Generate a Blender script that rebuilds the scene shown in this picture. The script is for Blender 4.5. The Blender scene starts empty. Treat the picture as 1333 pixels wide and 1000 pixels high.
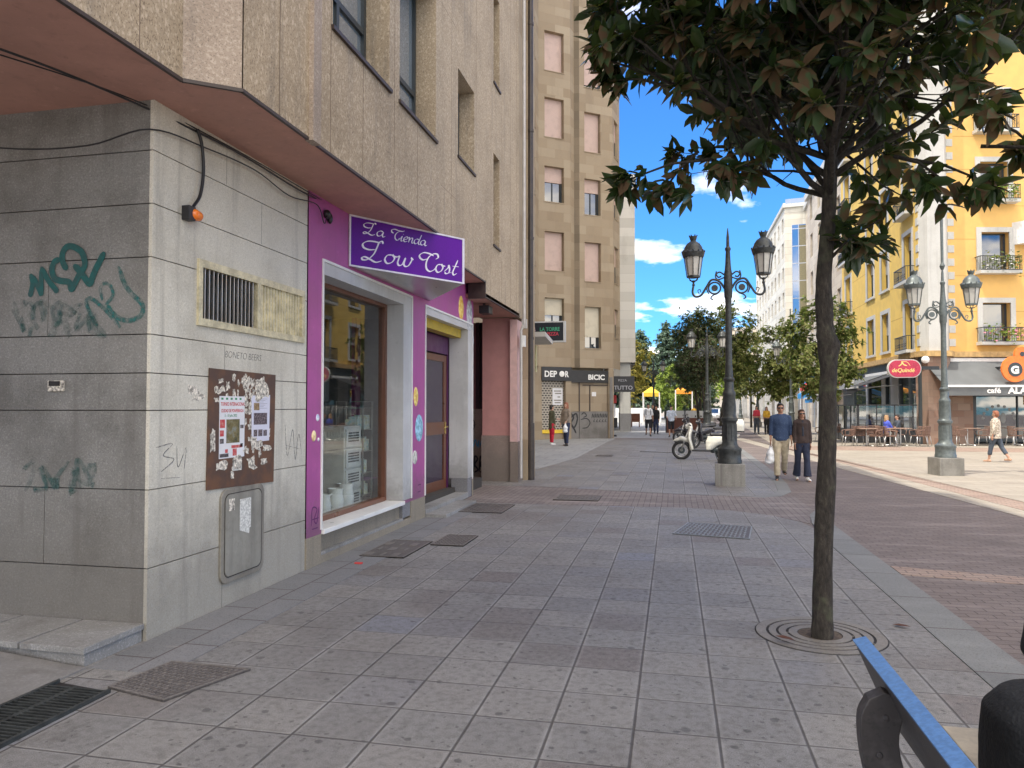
import bpy, bmesh, math, random
from mathutils import Vector, Matrix, noise
R = math.radians
random.seed(11)
SC = bpy.context.scene
COL = bpy.data.collections.new('street')   # linked to the scene once everything is built
ORG = {}

# ------------------------------------------------------------------ helpers
def fr(ox, oy, ang, oz=0.0):
    """facade frame: local (u along the wall, d outward, z up)"""
    a = R(ang)
    return Matrix(((math.cos(a), math.sin(a), 0, ox), (math.sin(a), -math.cos(a), 0, oy), (0, 0, 1, oz), (0, 0, 0, 1)))

class MB:
    def __init__(s, T=None):
        s.v = []; s.f = []; s.m = []; s.T = T or Matrix(); s.mi = 0
    def add(s, vs, fs):
        o = len(s.v)
        s.v += [tuple(s.T @ Vector(p)) for p in vs]
        s.f += [tuple(i + o for i in f) for f in fs]
        s.m += [s.mi] * len(fs)
    def box(s, x0, y0, z0, x1, y1, z1):
        s.add([(x0,y0,z0),(x1,y0,z0),(x1,y1,z0),(x0,y1,z0),(x0,y0,z1),(x1,y0,z1),(x1,y1,z1),(x0,y1,z1)],
              [(0,3,2,1),(4,5,6,7),(0,1,5,4),(1,2,6,5),(2,3,7,6),(3,0,4,7)])
        return s
    def prism(s, poly, z0, z1):
        n = len(poly)
        s.add([(p[0],p[1],z0) for p in poly]+[(p[0],p[1],z1) for p in poly],
              [tuple(range(n))[::-1], tuple(range(n,2*n))]+[(i,(i+1)%n,n+(i+1)%n,n+i) for i in range(n)])
        return s
    def prof(s, poly, y0, y1):
        """profile in x,z extruded along y"""
        n = len(poly)
        s.add([(p[0],y0,p[1]) for p in poly]+[(p[0],y1,p[1]) for p in poly],
              [tuple(range(n)), tuple(range(n,2*n))[::-1]]+[(i,n+i,n+(i+1)%n,(i+1)%n) for i in range(n)])
        return s
    def profx(s, poly, x0, x1):
        """profile in y,z extruded along x"""
        n = len(poly)
        s.add([(x0,p[0],p[1]) for p in poly]+[(x1,p[0],p[1]) for p in poly],
              [tuple(range(n))[::-1], tuple(range(n,2*n))]+[(i,(i+1)%n,n+(i+1)%n,n+i) for i in range(n)])
        return s
    def quad(s, *p):
        s.add(p, [tuple(range(len(p)))]); return s
    def lathe(s, pr, n=24, c=(0,0,0)):
        vs = []; fs = []
        for r, z in pr:
            for k in range(n):
                a = 2*math.pi*k/n
                vs.append((c[0]+r*math.cos(a), c[1]+r*math.sin(a), c[2]+z))
        m = len(pr)
        for i in range(m-1):
            for k in range(n):
                fs.append((i*n+k, i*n+(k+1)%n, (i+1)*n+(k+1)%n, (i+1)*n+k))
        fs.append(tuple(range(n))[::-1]); fs.append(tuple((m-1)*n+k for k in range(n)))
        s.add(vs, fs); return s
    def tube(s, pts, r, n=8, sx=1.0, closed=False):
        pts = [Vector(p) for p in pts]; m = len(pts)
        rs = r if isinstance(r, (list, tuple)) else [r]*m
        vs = []; fs = []; prev = None
        for i in range(m):
            if closed: t = pts[(i+1)%m]-pts[i-1]
            else: t = pts[min(i+1,m-1)]-pts[max(i-1,0)]
            if t.length < 1e-9: t = Vector((0,0,1))
            t.normalize()
            if prev is None:
                up = Vector((0,0,1)) if abs(t.z) < .9 else Vector((1,0,0))
                a = up.cross(t).normalized()
            else:
                a = (prev - t*prev.dot(t))
                a = a.normalized() if a.length > 1e-6 else t.orthogonal().normalized()
            prev = a; b = t.cross(a)
            for k in range(n):
                q = 2*math.pi*k/n
                vs.append(tuple(pts[i] + a*(rs[i]*math.cos(q)*sx) + b*(rs[i]*math.sin(q))))
        for i in range(m if closed else m-1):
            j = (i+1) % m
            for k in range(n):
                fs.append((i*n+k, i*n+(k+1)%n, j*n+(k+1)%n, j*n+k))
        if not closed:
            fs.append(tuple(range(n))[::-1]); fs.append(tuple((m-1)*n+k for k in range(n)))
        s.add(vs, fs); return s
    def cap(s, p0, p1, r0, r1, n=12, sx=1.0):
        """tapered capsule"""
        p0 = Vector(p0); p1 = Vector(p1); d = (p1-p0); L = d.length or 1e-6; d /= L
        P = []; Q = []
        for a in (-85,-55,-25): P.append(p0+d*(r0*math.sin(R(a)))); Q.append(r0*math.cos(R(a)))
        P.append(p0); Q.append(r0); P.append((p0+p1)/2); Q.append((r0+r1)/2); P.append(p1); Q.append(r1)
        for a in (25,55,85): P.append(p1+d*(r1*math.sin(R(a)))); Q.append(r1*math.cos(R(a)))
        s.tube(P, Q, n, sx); return s
    def ell(s, c, rx, ry, rz, n=16, m=10, rot=None):
        vs = []; fs = []
        for i in range(m+1):
            t = math.pi*i/m; 
            t = min(max(t, .03), math.pi-.03)
            for k in range(n):
                a = 2*math.pi*k/n
                p = Vector((rx*math.sin(t)*math.cos(a), ry*math.sin(t)*math.sin(a), -rz*math.cos(t)))
                if rot: p = rot @ p
                vs.append((c[0]+p.x, c[1]+p.y, c[2]+p.z))
        for i in range(m):
            for k in range(n):
                fs.append((i*n+k, i*n+(k+1)%n, (i+1)*n+(k+1)%n, (i+1)*n+k))
        fs.append(tuple(range(n))[::-1]); fs.append(tuple(m*n+k for k in range(n)))
        s.add(vs, fs); return s
    def loft(s, secs, n=20):
        """secs: (cx,cy,cz,rx,ry[,sq]) horizontal elliptical sections"""
        vs = []; fs = []
        for q in secs:
            cx,cy,cz,rx,ry = q[:5]; e = q[5] if len(q) > 5 else 1.0
            for k in range(n):
                a = 2*math.pi*k/n; c_, s_ = math.cos(a), math.sin(a)
                vs.append((cx+rx*math.copysign(abs(c_)**e,c_), cy+ry*math.copysign(abs(s_)**e,s_), cz))
        m = len(secs)
        for i in range(m-1):
            for k in range(n):
                fs.append((i*n+k, i*n+(k+1)%n, (i+1)*n+(k+1)%n, (i+1)*n+k))
        fs.append(tuple(range(n))[::-1]); fs.append(tuple((m-1)*n+k for k in range(n)))
        s.add(vs, fs); return s
    def wall(s, u0, u1, z0, z1, holes=(), d=0.0, rev=.2):
        us = sorted({u0,u1}|{h[0] for h in holes}|{h[1] for h in holes})
        zs = sorted({z0,z1}|{h[2] for h in holes}|{h[3] for h in holes})
        us = [u for u in us if u0 <= u <= u1]; zs = [z for z in zs if z0 <= z <= z1]
        for i in range(len(us)-1):
            for j in range(len(zs)-1):
                cu = (us[i]+us[i+1])/2; cz = (zs[j]+zs[j+1])/2
                if any(h[0] < cu < h[1] and h[2] < cz < h[3] for h in holes): continue
                s.quad((us[i],d,zs[j]),(us[i+1],d,zs[j]),(us[i+1],d,zs[j+1]),(us[i],d,zs[j+1]))
        for a,b,c,e in [h[:4] for h in holes]:
            k = d-rev
            s.quad((a,d,c),(a,k,c),(a,k,e),(a,d,e)); s.quad((b,d,c),(b,d,e),(b,k,e),(b,k,c))
            s.quad((a,d,e),(a,k,e),(b,k,e),(b,d,e)); s.quad((a,d,c),(b,d,c),(b,k,c),(a,k,c))
        return s
    def mesh(s, name, org=(0,0,0), recalc=True):
        me = bpy.data.meshes.new(name)
        o = Vector(org)
        me.from_pydata([tuple(Vector(p)-o) for p in s.v], [], s.f)
        me.polygons.foreach_set('material_index', s.m)
        if recalc:
            bm = bmesh.new(); bm.from_mesh(me)
            bmesh.ops.remove_doubles(bm, verts=bm.verts, dist=1e-5)
            bmesh.ops.recalc_face_normals(bm, faces=bm.faces)
            bm.to_mesh(me); bm.free()
        me.update(); return me
    def build(s, name, mats, parent=None, smooth=False, bevel=0, recalc=True, org=None, kind=None, label=None):
        g = org if org is not None else (ORG.get(parent.name, (0,0,0)) if parent else (0,0,0))
        me = s.mesh(name, g, recalc)
        return link(name, me, mats, parent, smooth, bevel, g, kind, label)

def link(name, me, mats, parent=None, smooth=False, bevel=0, g=(0,0,0), kind=None, label=None):
    ob = bpy.data.objects.new(name, me); COL.objects.link(ob)
    for m in (mats if isinstance(mats, (list, tuple)) else [mats]): me.materials.append(m)
    if smooth is True:
        me.polygons.foreach_set('use_smooth', [True]*len(me.polygons))
    elif smooth:
        me.polygons.foreach_set('use_smooth', [True]*len(me.polygons)); me.set_sharp_from_angle(angle=R(smooth))
    if bevel:
        b = ob.modifiers.new('Bevel', 'BEVEL'); b.width = bevel; b.segments = 2; b.limit_method = 'ANGLE'; b.angle_limit = R(40)
    if parent: ob.parent = parent
    else: ob.location = g
    ORG[ob.name] = tuple(g)
    if kind: ob['kind'] = kind
    if label: ob['label'] = label
    return ob

def remesh(name, mb, mats, parent, vox, sm=4, disp=0.0):
    """fuse the pieces of one organic part into one continuous skin"""
    g = ORG.get(parent.name, (0,0,0)) if parent else (0,0,0)
    me = mb.mesh(name, g, False)
    t = bpy.data.objects.new('tmp', me); SC.collection.objects.link(t)
    r = t.modifiers.new('r', 'REMESH'); r.mode = 'VOXEL'; r.voxel_size = vox
    q = t.modifiers.new('s', 'SMOOTH'); q.iterations = sm; q.factor = .5
    dg = bpy.context.evaluated_depsgraph_get(); dg.update()
    nm = bpy.data.meshes.new_from_object(t.evaluated_get(dg))
    bpy.data.objects.remove(t); nm.name = name; nm.materials.clear()
    if disp:
        for v in nm.vertices:
            v.co += v.normal*disp*noise.noise(v.co*9)
    return link(name, nm, mats, parent, True, 0, g)

def thing(name, loc, label, cat, group=None, rz=0):
    o = bpy.data.objects.new(name, None); COL.objects.link(o)
    o.location = loc; o.rotation_euler = (0,0,rz); o.empty_display_size = .2
    o['label'] = label; o['category'] = cat
    if group: o['group'] = group
    ORG[o.name] = tuple(loc) if rz == 0 else (0,0,0)
    return o
def tag(o, label, cat, group=None, kind=None):
    o['label'] = label; o['category'] = cat
    if group: o['group'] = group
    if kind: o['kind'] = kind
    return o
def dup(root, loc, rz=0, label=None, sc=None, group=None):
    def cp(o, par):
        c = o.copy(); COL.objects.link(c)
        if par: c.parent = par
        for ch in list(o.children): cp(ch, c)
        return c
    c = cp(root, None); c.location = loc; c.rotation_euler = (0,0,rz)
    if label: c['label'] = label
    if sc: c.scale = (sc,)*3 if isinstance(sc, (int,float)) else sc
    if group: c['group'] = group
    return c

def text_mesh(txt, size, bold=0.0, ext=0.004, shear=0.0, space=1.0, align='LEFT'):
    cu = bpy.data.curves.new('t', 'FONT'); cu.body = txt; cu.size = size; cu.offset = bold; cu.extrude = ext
    cu.shear = shear; cu.space_character = space; cu.align_x = align; cu.resolution_u = 4
    ob = bpy.data.objects.new('t', cu); SC.collection.objects.link(ob)
    dg = bpy.context.evaluated_depsgraph_get(); dg.update()
    me = bpy.data.meshes.new_from_object(ob.evaluated_get(dg))
    vs = [tuple(v.co) for v in me.vertices]; fs = [tuple(p.vertices) for p in me.polygons]
    bpy.data.objects.remove(ob); bpy.data.meshes.remove(me)
    return vs, fs
def put_text(mb, txt, u, d, z, size, bold=0.0, sx=1.0, **k):
    """text on a facade frame, reading along +u"""
    vs, fs = text_mesh(txt, size, bold, **k)
    mb.add([(u+v[0]*sx, d+v[2], z+v[1]) for v in vs], fs)

def catmull(P, n=8):
    P = [Vector(p) for p in P]
    if len(P) < 3: return P
    Q = [2*P[0]-P[1]]+P+[2*P[-1]-P[-2]]; out = []
    for i in range(1, len(Q)-2):
        a,b,c,d = Q[i-1],Q[i],Q[i+1],Q[i+2]
        for k in range(n):
            t = k/n
            out.append(.5*((2*b)+(c-a)*t+(2*a-5*b+4*c-d)*t*t+(3*b-a-3*c+d)*t**3))
    out.append(P[-1]); return out
def stroke(mb, pts, w, d=0.003, n=8, calli=0.0, taper=True, depth=.001):
    """flat painted line in the (u,z) plane of the frame"""
    P = catmull([(p[0],p[1],0) for p in pts], n)
    m = len(P)
    vs = []
    for i,p in enumerate(P):
        t = P[min(i+1,m-1)]-P[max(i-1,0)]
        if t.length < 1e-9: t = Vector((1,0,0))
        t.normalize(); nn = Vector((-t.y, t.x, 0))
        ww = w
        if calli: ww = w*(1-calli + calli*abs(t.x*.5-t.y*.87)**1.2*1.6)
        if taper: ww *= min(1, .45+min(i, m-1-i)*.25)
        a = p+nn*ww/2; b = p-nn*ww/2
        dd = d+i*1.2e-5
        vs += [(a.x, dd, a.y), (b.x, dd, b.y), (a.x, dd+depth, a.y), (b.x, dd+depth, b.y)]
    fs = []
    for i in range(m-1):
        k = 4*i
        fs += [(k+2,k+6,k+7,k+3),(k,k+2,k+6,k+4),(k+1,k+5,k+7,k+3)]
    mb.add(vs, fs)

# ------------------------------------------------------------------ materials
class NT:
    def __init__(s, name):
        s.m = bpy.data.materials.new(name); s.m.use_nodes = True
        s.nt = s.m.node_tree; s.nt.nodes.clear()
        s.out = s.n('ShaderNodeOutputMaterial'); s.b = s.n('ShaderNodeBsdfPrincipled')
        s.l(s.b.outputs[0], s.out.inputs[0])
        s.pos = None
    def n(s, t, **k):
        x = s.nt.nodes.new(t)
        for a, v in k.items(): setattr(x, a, v)
        return x
    def l(s, a, b): s.nt.links.new(a, b)
    def inp(s, node, i, v):
        if hasattr(v, 'is_linked') or isinstance(v, bpy.types.NodeSocket): s.l(v, node.inputs[i])
        else: node.inputs[i].default_value = v
    def P(s):
        if s.pos is None: s.pos = s.n('ShaderNodeNewGeometry').outputs['Position']
        return s.pos
    def O(s):
        return s.n('ShaderNodeTexCoord').outputs['Object']
    def math(s, op, a, b=0.0, c=0.0):
        x = s.n('ShaderNodeMath', operation=op); s.inp(x,0,a); s.inp(x,1,b)
        if op in ('MULTIPLY_ADD','SMOOTH_MIN','COMPARE'): s.inp(x,2,c)
        return x.outputs[0]
    def vm(s, op, a, b=(0,0,0)):
        x = s.n('ShaderNodeVectorMath', operation=op); s.inp(x,0,a); s.inp(x,1,b)
        return x.outputs['Value'] if op in ('DOT_PRODUCT','LENGTH') else x.outputs[0]
    def noise(s, vec, scale, det=3, rough=.55, out=0):
        x = s.n('ShaderNodeTexNoise'); s.l(vec, x.inputs['Vector']); x.inputs['Scale'].default_value = scale
        x.inputs['Detail'].default_value = det; x.inputs['Roughness'].default_value = rough
        return x.outputs[out]
    def vor(s, vec, scale, out='Distance', feat='F1'):
        x = s.n('ShaderNodeTexVoronoi', feature=feat); s.l(vec, x.inputs['Vector']); x.inputs['Scale'].default_value = scale
        return x.outputs[out]
    def wn(s, vec, out='Value'):
        x = s.n('ShaderNodeTexWhiteNoise'); s.l(vec, x.inputs['Vector']); return x.outputs[out]
    def ramp(s, f, stops, interp='LINEAR'):
        x = s.n('ShaderNodeValToRGB'); s.l(f, x.inputs[0]); e = x.color_ramp; e.interpolation = interp
        while len(e.elements) < len(stops): e.elements.new(.5)
        for i,(p,c) in enumerate(stops):
            e.elements[i].position = p
            e.elements[i].color = (c,c,c,1) if isinstance(c,(int,float)) else (*c,1)
        return x.outputs[0]
    def mix(s, f, a, b, mode='MIX'):
        x = s.n('ShaderNodeMix', data_type='RGBA', blend_type=mode)
        s.inp(x,0,f)
        for i,v in ((6,a),(7,b)):
            if isinstance(v, bpy.types.NodeSocket): s.l(v, x.inputs[i])
            else: x.inputs[i].default_value = (v,v,v,1) if isinstance(v,(int,float)) else (*v[:3],1)
        return x.outputs[2]
    def comb(s, x, y, z=0.0):
        c = s.n('ShaderNodeCombineXYZ'); s.inp(c,0,x); s.inp(c,1,y); s.inp(c,2,z); return c.outputs[0]
    def sep(s, v):
        x = s.n('ShaderNodeSeparateXYZ'); s.l(v, x.inputs[0]); return x.outputs
    def smooth(s, v, a, b):
        x = s.n('ShaderNodeMapRange', interpolation_type='SMOOTHSTEP'); s.l(v, x.inputs[0])
        x.inputs[1].default_value = a; x.inputs[2].default_value = b; return x.outputs[0]
    def done(s, col, rough=.6, metal=0, bump=None, bd=.01, bs=.5, spec=None, coat=0):
        b = s.b
        if isinstance(col, bpy.types.NodeSocket): s.l(col, b.inputs['Base Color'])
        else: b.inputs['Base Color'].default_value = (*col, 1)
        if isinstance(rough, bpy.types.NodeSocket): s.l(rough, b.inputs['Roughness'])
        else: b.inputs['Roughness'].default_value = rough
        b.inputs['Metallic'].default_value = metal
        if spec is not None: b.inputs['Specular IOR Level'].default_value = spec
        if coat: b.inputs['Coat Weight'].default_value = coat
        if bump is not None:
            x = s.n('ShaderNodeBump'); s.l(bump, x.inputs['Height']); x.inputs['Distance'].default_value = bd
            x.inputs['Strength'].default_value = bs; s.l(x.outputs[0], b.inputs['Normal'])
        return s.m

def m_plain(name, c, rough=.5, metal=0, var=.12, scale=6, bump=.3, fine=60, coat=0, spec=None):
    t = NT(name); o = t.P()
    a = t.noise(o, scale, 4); f = t.noise(o, fine, 3)
    k = t.math('ADD', t.math('MULTIPLY', a, 1.4), t.math('MULTIPLY', f, .6))
    col = t.mix(t.smooth(k, .7, 1.3), tuple(x*(1-var) for x in c), tuple(min(1, x*(1+var)) for x in c))
    return t.done(col, t.ramp(a, [(.3, max(.03,rough-.08)), (.7, min(1,rough+.1))]), metal, f, .002, bump, spec, coat)

def m_paint(name, c, rough=.5, grime=.5, spec=None):
    """painted render or panel with rain streaks, scuffs and a grimy foot"""
    t = NT(name); o = t.P(); z = t.sep(o)[2]
    a = t.noise(o, 2.2, 5, .6); f = t.noise(o, 70, 3); s_ = t.noise(t.vm('MULTIPLY', o, (7,7,.5)), 1.6, 5, .65); k = t.noise(o, 13, 5, .75)
    col = t.mix(t.smooth(a,.35,.7), tuple(x*.9 for x in c), tuple(min(1,x*1.06) for x in c))
    col = t.mix(t.math('MULTIPLY', t.smooth(s_,.5,.75), .3*grime), col, tuple(x*.35+.03 for x in c))
    col = t.mix(t.math('MULTIPLY', t.ramp(k,[(.6,0),(.66,1)]), .25*grime), col, tuple(min(1,x*1.4+.05) for x in c))
    col = t.mix(t.math('MULTIPLY', t.ramp(k,[(.33,1),(.38,0)]), .35*grime), col, tuple(x*.4 for x in c))
    e = t.math('ADD', z, t.math('MULTIPLY', k, -.8))
    col = t.mix(t.math('MULTIPLY', t.ramp(e, [(-.1,1),(.35,0)]), .7*grime), col, (.1,.09,.08))
    return t.done(col, t.ramp(a, [(.3,max(.03,rough-.1)),(.7,min(1,rough+.12))]), 0, t.math('ADD', f, a), .003, .35, spec)

def m_granite(name, c, dark=(.1,.09,.08), light=(.8,.78,.74), amt=.5, stain=.25, sc=110, streak=0, tone=None, rough=.75, dirt=None):
    t = NT(name); o = t.P()
    v = o
    if streak: v = t.vm('MULTIPLY', o, (1,1,.6))
    f1 = t.noise(v, sc, 2, .7); f2 = t.noise(v, sc*.45, 2, .6)
    sp = t.ramp(f1, [(.36, 1), (.46, 0)]); sl = t.ramp(f2, [(.52, 0), (.66, 1)])
    col = t.mix(t.math('MULTIPLY', sp, amt), c, dark)
    col = t.mix(t.math('MULTIPLY', sl, amt*.75), col, light)
    big = t.noise(o, 1.1, 5, .62)
    col = t.mix(t.smooth(big, .42, .72), col, t.mix(stain, col, (.3,.28,.25) if tone is None else tone, 'MULTIPLY'))
    drip = t.noise(t.vm('MULTIPLY', o, (5,5,.35)), 1.2, 4, .6)
    col = t.mix(t.math('MULTIPLY', t.smooth(drip, .5, .75), stain*1.2), col, (.13,.12,.11))
    if dirt:      # grime splashed up by the street, ragged upper edge
        z = t.sep(o)[2]
        e = t.math('ADD', z, t.math('MULTIPLY', t.noise(o, 3.5, 5, .7), -.9))
        col = t.mix(t.math('MULTIPLY', t.ramp(e, [(0, 1), (.75, 0)]), dirt), col, (.12,.11,.095))
    return t.done(col, rough, 0, f1, .003, .4)

def jointed(name, c, dirv, bw, bh, off=.5, mort=.006, jc=(.2,.17,.14), var=.16, amt=.3, sc=70, tint=None, stain=.2, rough=.8, halo=0):
    """coursed stone: blocks bw x bh in the plane (dirv, z)"""
    t = NT(name); o = t.P()
    u = t.vm('DOT_PRODUCT', o, dirv); z = t.sep(o)[2]
    b = t.n('ShaderNodeTexBrick'); t.l(t.comb(u, z), b.inputs['Vector'])
    b.offset = off; b.inputs['Scale'].default_value = 1; b.inputs['Mortar Size'].default_value = mort
    b.inputs['Mortar Smooth'].default_value = .3; b.inputs['Brick Width'].default_value = bw; b.inputs['Row Height'].default_value = bh
    t2 = tint or tuple(min(1,x*(1+var)) for x in c)
    b.inputs['Color1'].default_value = (*[x*(1-var) for x in c],1); b.inputs['Color2'].default_value = (*t2,1)
    b.inputs['Mortar'].default_value = (*jc,1)
    f1 = t.noise(o, sc, 3, .65)
    col = t.mix(t.math('MULTIPLY', t.ramp(f1, [(.35,1),(.5,0)]), amt), b.outputs[0], tuple(x*.45 for x in c))
    big = t.noise(t.vm('MULTIPLY', o, (1.5,1.5,.5)), 1.0, 5, .65)
    col = t.mix(t.math('MULTIPLY', t.smooth(big, .48, .75), stain), col, (.16,.13,.1))
    return t.done(col, rough, 0, t.math('SUBTRACT', f1, t.math('MULTIPLY', b.outputs[1], 3)), .004, .5)

def m_glass(name, tint=(.9,.95,.95), ior=1.7, rough=.0):
    """window glass: clear pane with real mirror reflection at an angle"""
    t = NT(name); t.nt.nodes.remove(t.b)
    tr = t.n('ShaderNodeBsdfTransparent'); tr.inputs[0].default_value = (*tint,1)
    gl = t.n('ShaderNodeBsdfGlossy'); gl.inputs['Roughness'].default_value = rough
    fz = t.n('ShaderNodeFresnel'); fz.inputs[0].default_value = ior
    gm = t.n('ShaderNodeNewGeometry'); mx = t.n('ShaderNodeMixShader'); t.l(t.math('MULTIPLY', fz.outputs[0], t.math('SUBTRACT', 1, gm.outputs['Backfacing'])), mx.inputs[0]); t.l(tr.outputs[0], mx.inputs[1]); t.l(gl.outputs[0], mx.inputs[2])
    t.l(mx.outputs[0], t.out.inputs[0]); return t.m
def m_darkglass(name, c=(.03,.04,.05), rough=.03, spec=1.0):
    t = NT(name); w = t.noise(t.P(), .8, 2)
    t.b.inputs['IOR'].default_value = 1.9
    return t.done(c, rough, 0, w, .02, .12, spec)

def m_shutter(name, c, pitch=.055):
    t = NT(name); z = t.sep(t.P())[2]
    w = t.math('FRACT', t.math('DIVIDE', z, pitch))
    col = t.mix(t.ramp(w, [(.0,1),(.12,0),(.9,0),(1,.7)]), c, tuple(x*.5 for x in c))
    g = t.noise(t.P(), 3, 3)
    col = t.mix(t.smooth(g,.45,.8), col, tuple(x*.8 for x in c))
    return t.done(col, .55, 0, w, .01, .5)

M = {}
M['clad_pink'] = m_granite('granite_cladding', (.42,.335,.23), (.13,.09,.055), (.68,.57,.43), .8, .3, 95, streak=1, rough=.8)
M['clad_rose'] = m_granite('rose_granite_reveal', (.385,.31,.245), (.13,.1,.08), (.62,.53,.44), .65, .35, 95, rough=.7)
M['gran_light'] = m_granite('light_granite_wall', (.64,.61,.52), (.3,.28,.24), (.84,.81,.74), .5, .3, 150, dirt=.55)
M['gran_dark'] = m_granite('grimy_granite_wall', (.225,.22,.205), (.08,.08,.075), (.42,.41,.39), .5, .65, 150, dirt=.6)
M['gran_step'] = m_granite('granite_step', (.27,.27,.265), (.1,.1,.1), (.5,.5,.5), .55, .45, 140)
M['gran_warm'] = m_granite('warm_granite_plinth', (.43,.37,.27), (.16,.13,.1), (.7,.62,.5), .5, .3, 110, dirt=.5)
M['gran_grey'] = m_granite('grey_granite_block', (.2,.2,.21), (.08,.08,.08), (.4,.4,.4), .5, .15, 130)
M['gran_brown'] = m_granite('brown_granite_plinth', (.3,.23,.2), (.08,.06,.05), (.5,.42,.38), .6, .3, 130, dirt=.6)
M['stone_plinth'] = m_granite('lamp_plinth_stone', (.27,.26,.235), (.1,.1,.09), (.42,.41,.38), .5, .7, 120)
M['joint'] = m_plain('joint_shadow_gap', (.05,.045,.04), .9)
M['soffit'] = m_paint('pink_painted_soffit', (.52,.285,.225), .75, .8)
M['purple'] = m_paint('lilac_painted_panel', (.41,.09,.3), .45, .8)
M['reveal'] = m_paint('pale_grey_reveal', (.56,.565,.565), .42, .6)
M['white'] = m_plain('white_enamel', (.8,.8,.78), .35, var=.05)
M['brown_metal'] = m_plain('dark_edge_trim', (.05,.035,.03), .5)
M['wood'] = m_plain('brown_varnished_wood', (.15,.055,.028), .35, var=.1, scale=3, bump=.1, coat=.2)
M['signviolet'] = m_plain('violet_sign_face', (.12,.012,.3), .5, var=.12, scale=1.3, spec=.2)
M['alu'] = m_plain('brushed_aluminium', (.55,.55,.54), .35, .9, var=.08)
M['brass'] = m_plain('weathered_brass_frame', (.62,.56,.38), .45, .25, var=.25, scale=9)
M['dark'] = m_plain('dark_interior', (.02,.018,.018), .8)
M['black'] = m_plain('black_paint', (.018,.018,.02), .4, var=.3)
M['pipe_black'] = m_plain('black_downpipe', (.045,.035,.03), .4, var=.3)
M['pipe_white'] = m_plain('whitish_downpipe', (.5,.48,.46), .5, var=.1)
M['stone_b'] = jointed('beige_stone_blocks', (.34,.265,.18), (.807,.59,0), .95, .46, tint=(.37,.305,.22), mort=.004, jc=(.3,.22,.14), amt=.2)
M['stone_bd'] = jointed('weathered_shaded_stone', (.2,.16,.11), (.1,1,0), .95, .46, tint=(.25,.2,.14), mort=.004, jc=(.12,.09,.06), amt=.35, stain=.6)  # stained stone, with the recess face's shade also put into the colour
M['stone_b2'] = jointed('beige_stone_blocks_street_side', (.34,.265,.18), (.1,1,0), .95, .46, tint=(.37,.305,.22), mort=.004, jc=(.3,.22,.14), amt=.2)
M['stone_c'] = jointed('grey_stone_panels', (.5,.48,.44), (.3,1,0), 1.3, .62, off=0, tint=(.56,.54,.5), mort=.006, jc=(.28,.26,.24), amt=.12)
M['shutter_pink'] = m_shutter('pinkish_roller_slats', (.56,.42,.37))
M['shutter_cream'] = m_shutter('cream_roller_slats', (.62,.57,.45))
M['shutter_grey'] = m_shutter('grey_roller_slats', (.36,.37,.37))
M['glass'] = m_glass('shop_window_glass', (.92,.95,.94), 2.1)
M['glass_sky'] = m_darkglass('window_glass', (.02,.03,.04), .02)
M['glass_pale'] = m_darkglass('curtain_and_sky_glass', (.17,.22,.26), .02); M['glass_pale'].node_tree.nodes['Principled BSDF'].inputs['IOR'].default_value = 2.6  # light curtain and the sky's reflection both put into the pane colour
M['frame_dark'] = m_plain('dark_window_frame', (.035,.045,.05), .4)
M['curtain'] = m_plain('pale_curtain', (.5,.52,.48), .9, var=.1)
M['yellow'] = m_plain('yellow_stucco', (.72,.5,.13), .85, var=.06, scale=2.5, bump=.5)
M['yellow2'] = m_plain('orange_lit_stucco', (.74,.46,.15), .85, var=.05, scale=2.5, bump=.5)  # same yellow stucco, this face's oranger light put into the colour
M['trim'] = m_granite('pale_stone_trim', (.55,.55,.52), (.3,.3,.28), (.7,.7,.68), .3, .15, 60)
M['iron'] = m_plain('wrought_iron', (.03,.035,.04), .45, .2)
M['castiron'] = m_plain('dark_cast_iron', (.045,.05,.05), .42, .25, var=.35, scale=14, bump=.6)
M['castgrey'] = m_plain('grey_green_cast_iron', (.12,.14,.138), .42, .3, var=.2, scale=14, bump=.6)
M['lampglass'] = m_plain('frosted_lamp_glass', (.5,.49,.45), .25, var=.06)
M['awning'] = m_plain('grey_awning_canvas', (.13,.14,.145), .85, var=.12, scale=1.5)
M['awning_dk'] = m_plain('dark_awning_canvas', (.05,.052,.055), .85, var=.2)
M['brickpil'] = jointed('rusty_tile_pillar', (.3,.17,.12), (.977,.213,0), .55, .3, tint=(.36,.26,.2), mort=.004, amt=.2, stain=.5)
M['red'] = m_plain('crimson_sign', (.42,.02,.06), .3)
M['redcloth'] = m_plain('red_canvas', (.5,.06,.06), .8)
M['gold'] = m_plain('pale_gold_letters', (.85,.62,.2), .4)
M['orange'] = m_plain('orange_sign', (.85,.2,.03), .35)
M['blue'] = m_plain('bright_blue_canvas', (.05,.28,.65), .7)
M['yellowcloth'] = m_plain('yellow_canvas', (.8,.55,.05), .7)
M['orangecloth'] = m_plain('orange_canvas', (.85,.35,.04), .7)
M['wicker'] = m_plain('brown_wicker', (.2,.12,.09), .7, var=.35, scale=60)
M['beige_far'] = jointed('far_beige_stone', (.58,.49,.38), (0,1,0), 1.5, .5, tint=(.62,.55,.44), mort=.01, jc=(.4,.34,.27))
M['cream_far'] = jointed('far_cream_stone', (.7,.66,.56), (1,.5,0), 2.2, .8, off=0, tint=(.72,.69,.6), mort=.03, jc=(.5,.46,.38))
M['blueglass'] = m_darkglass('blue_curtain_glass', (.03,.12,.3), .05)
M['bark'] = None
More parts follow.
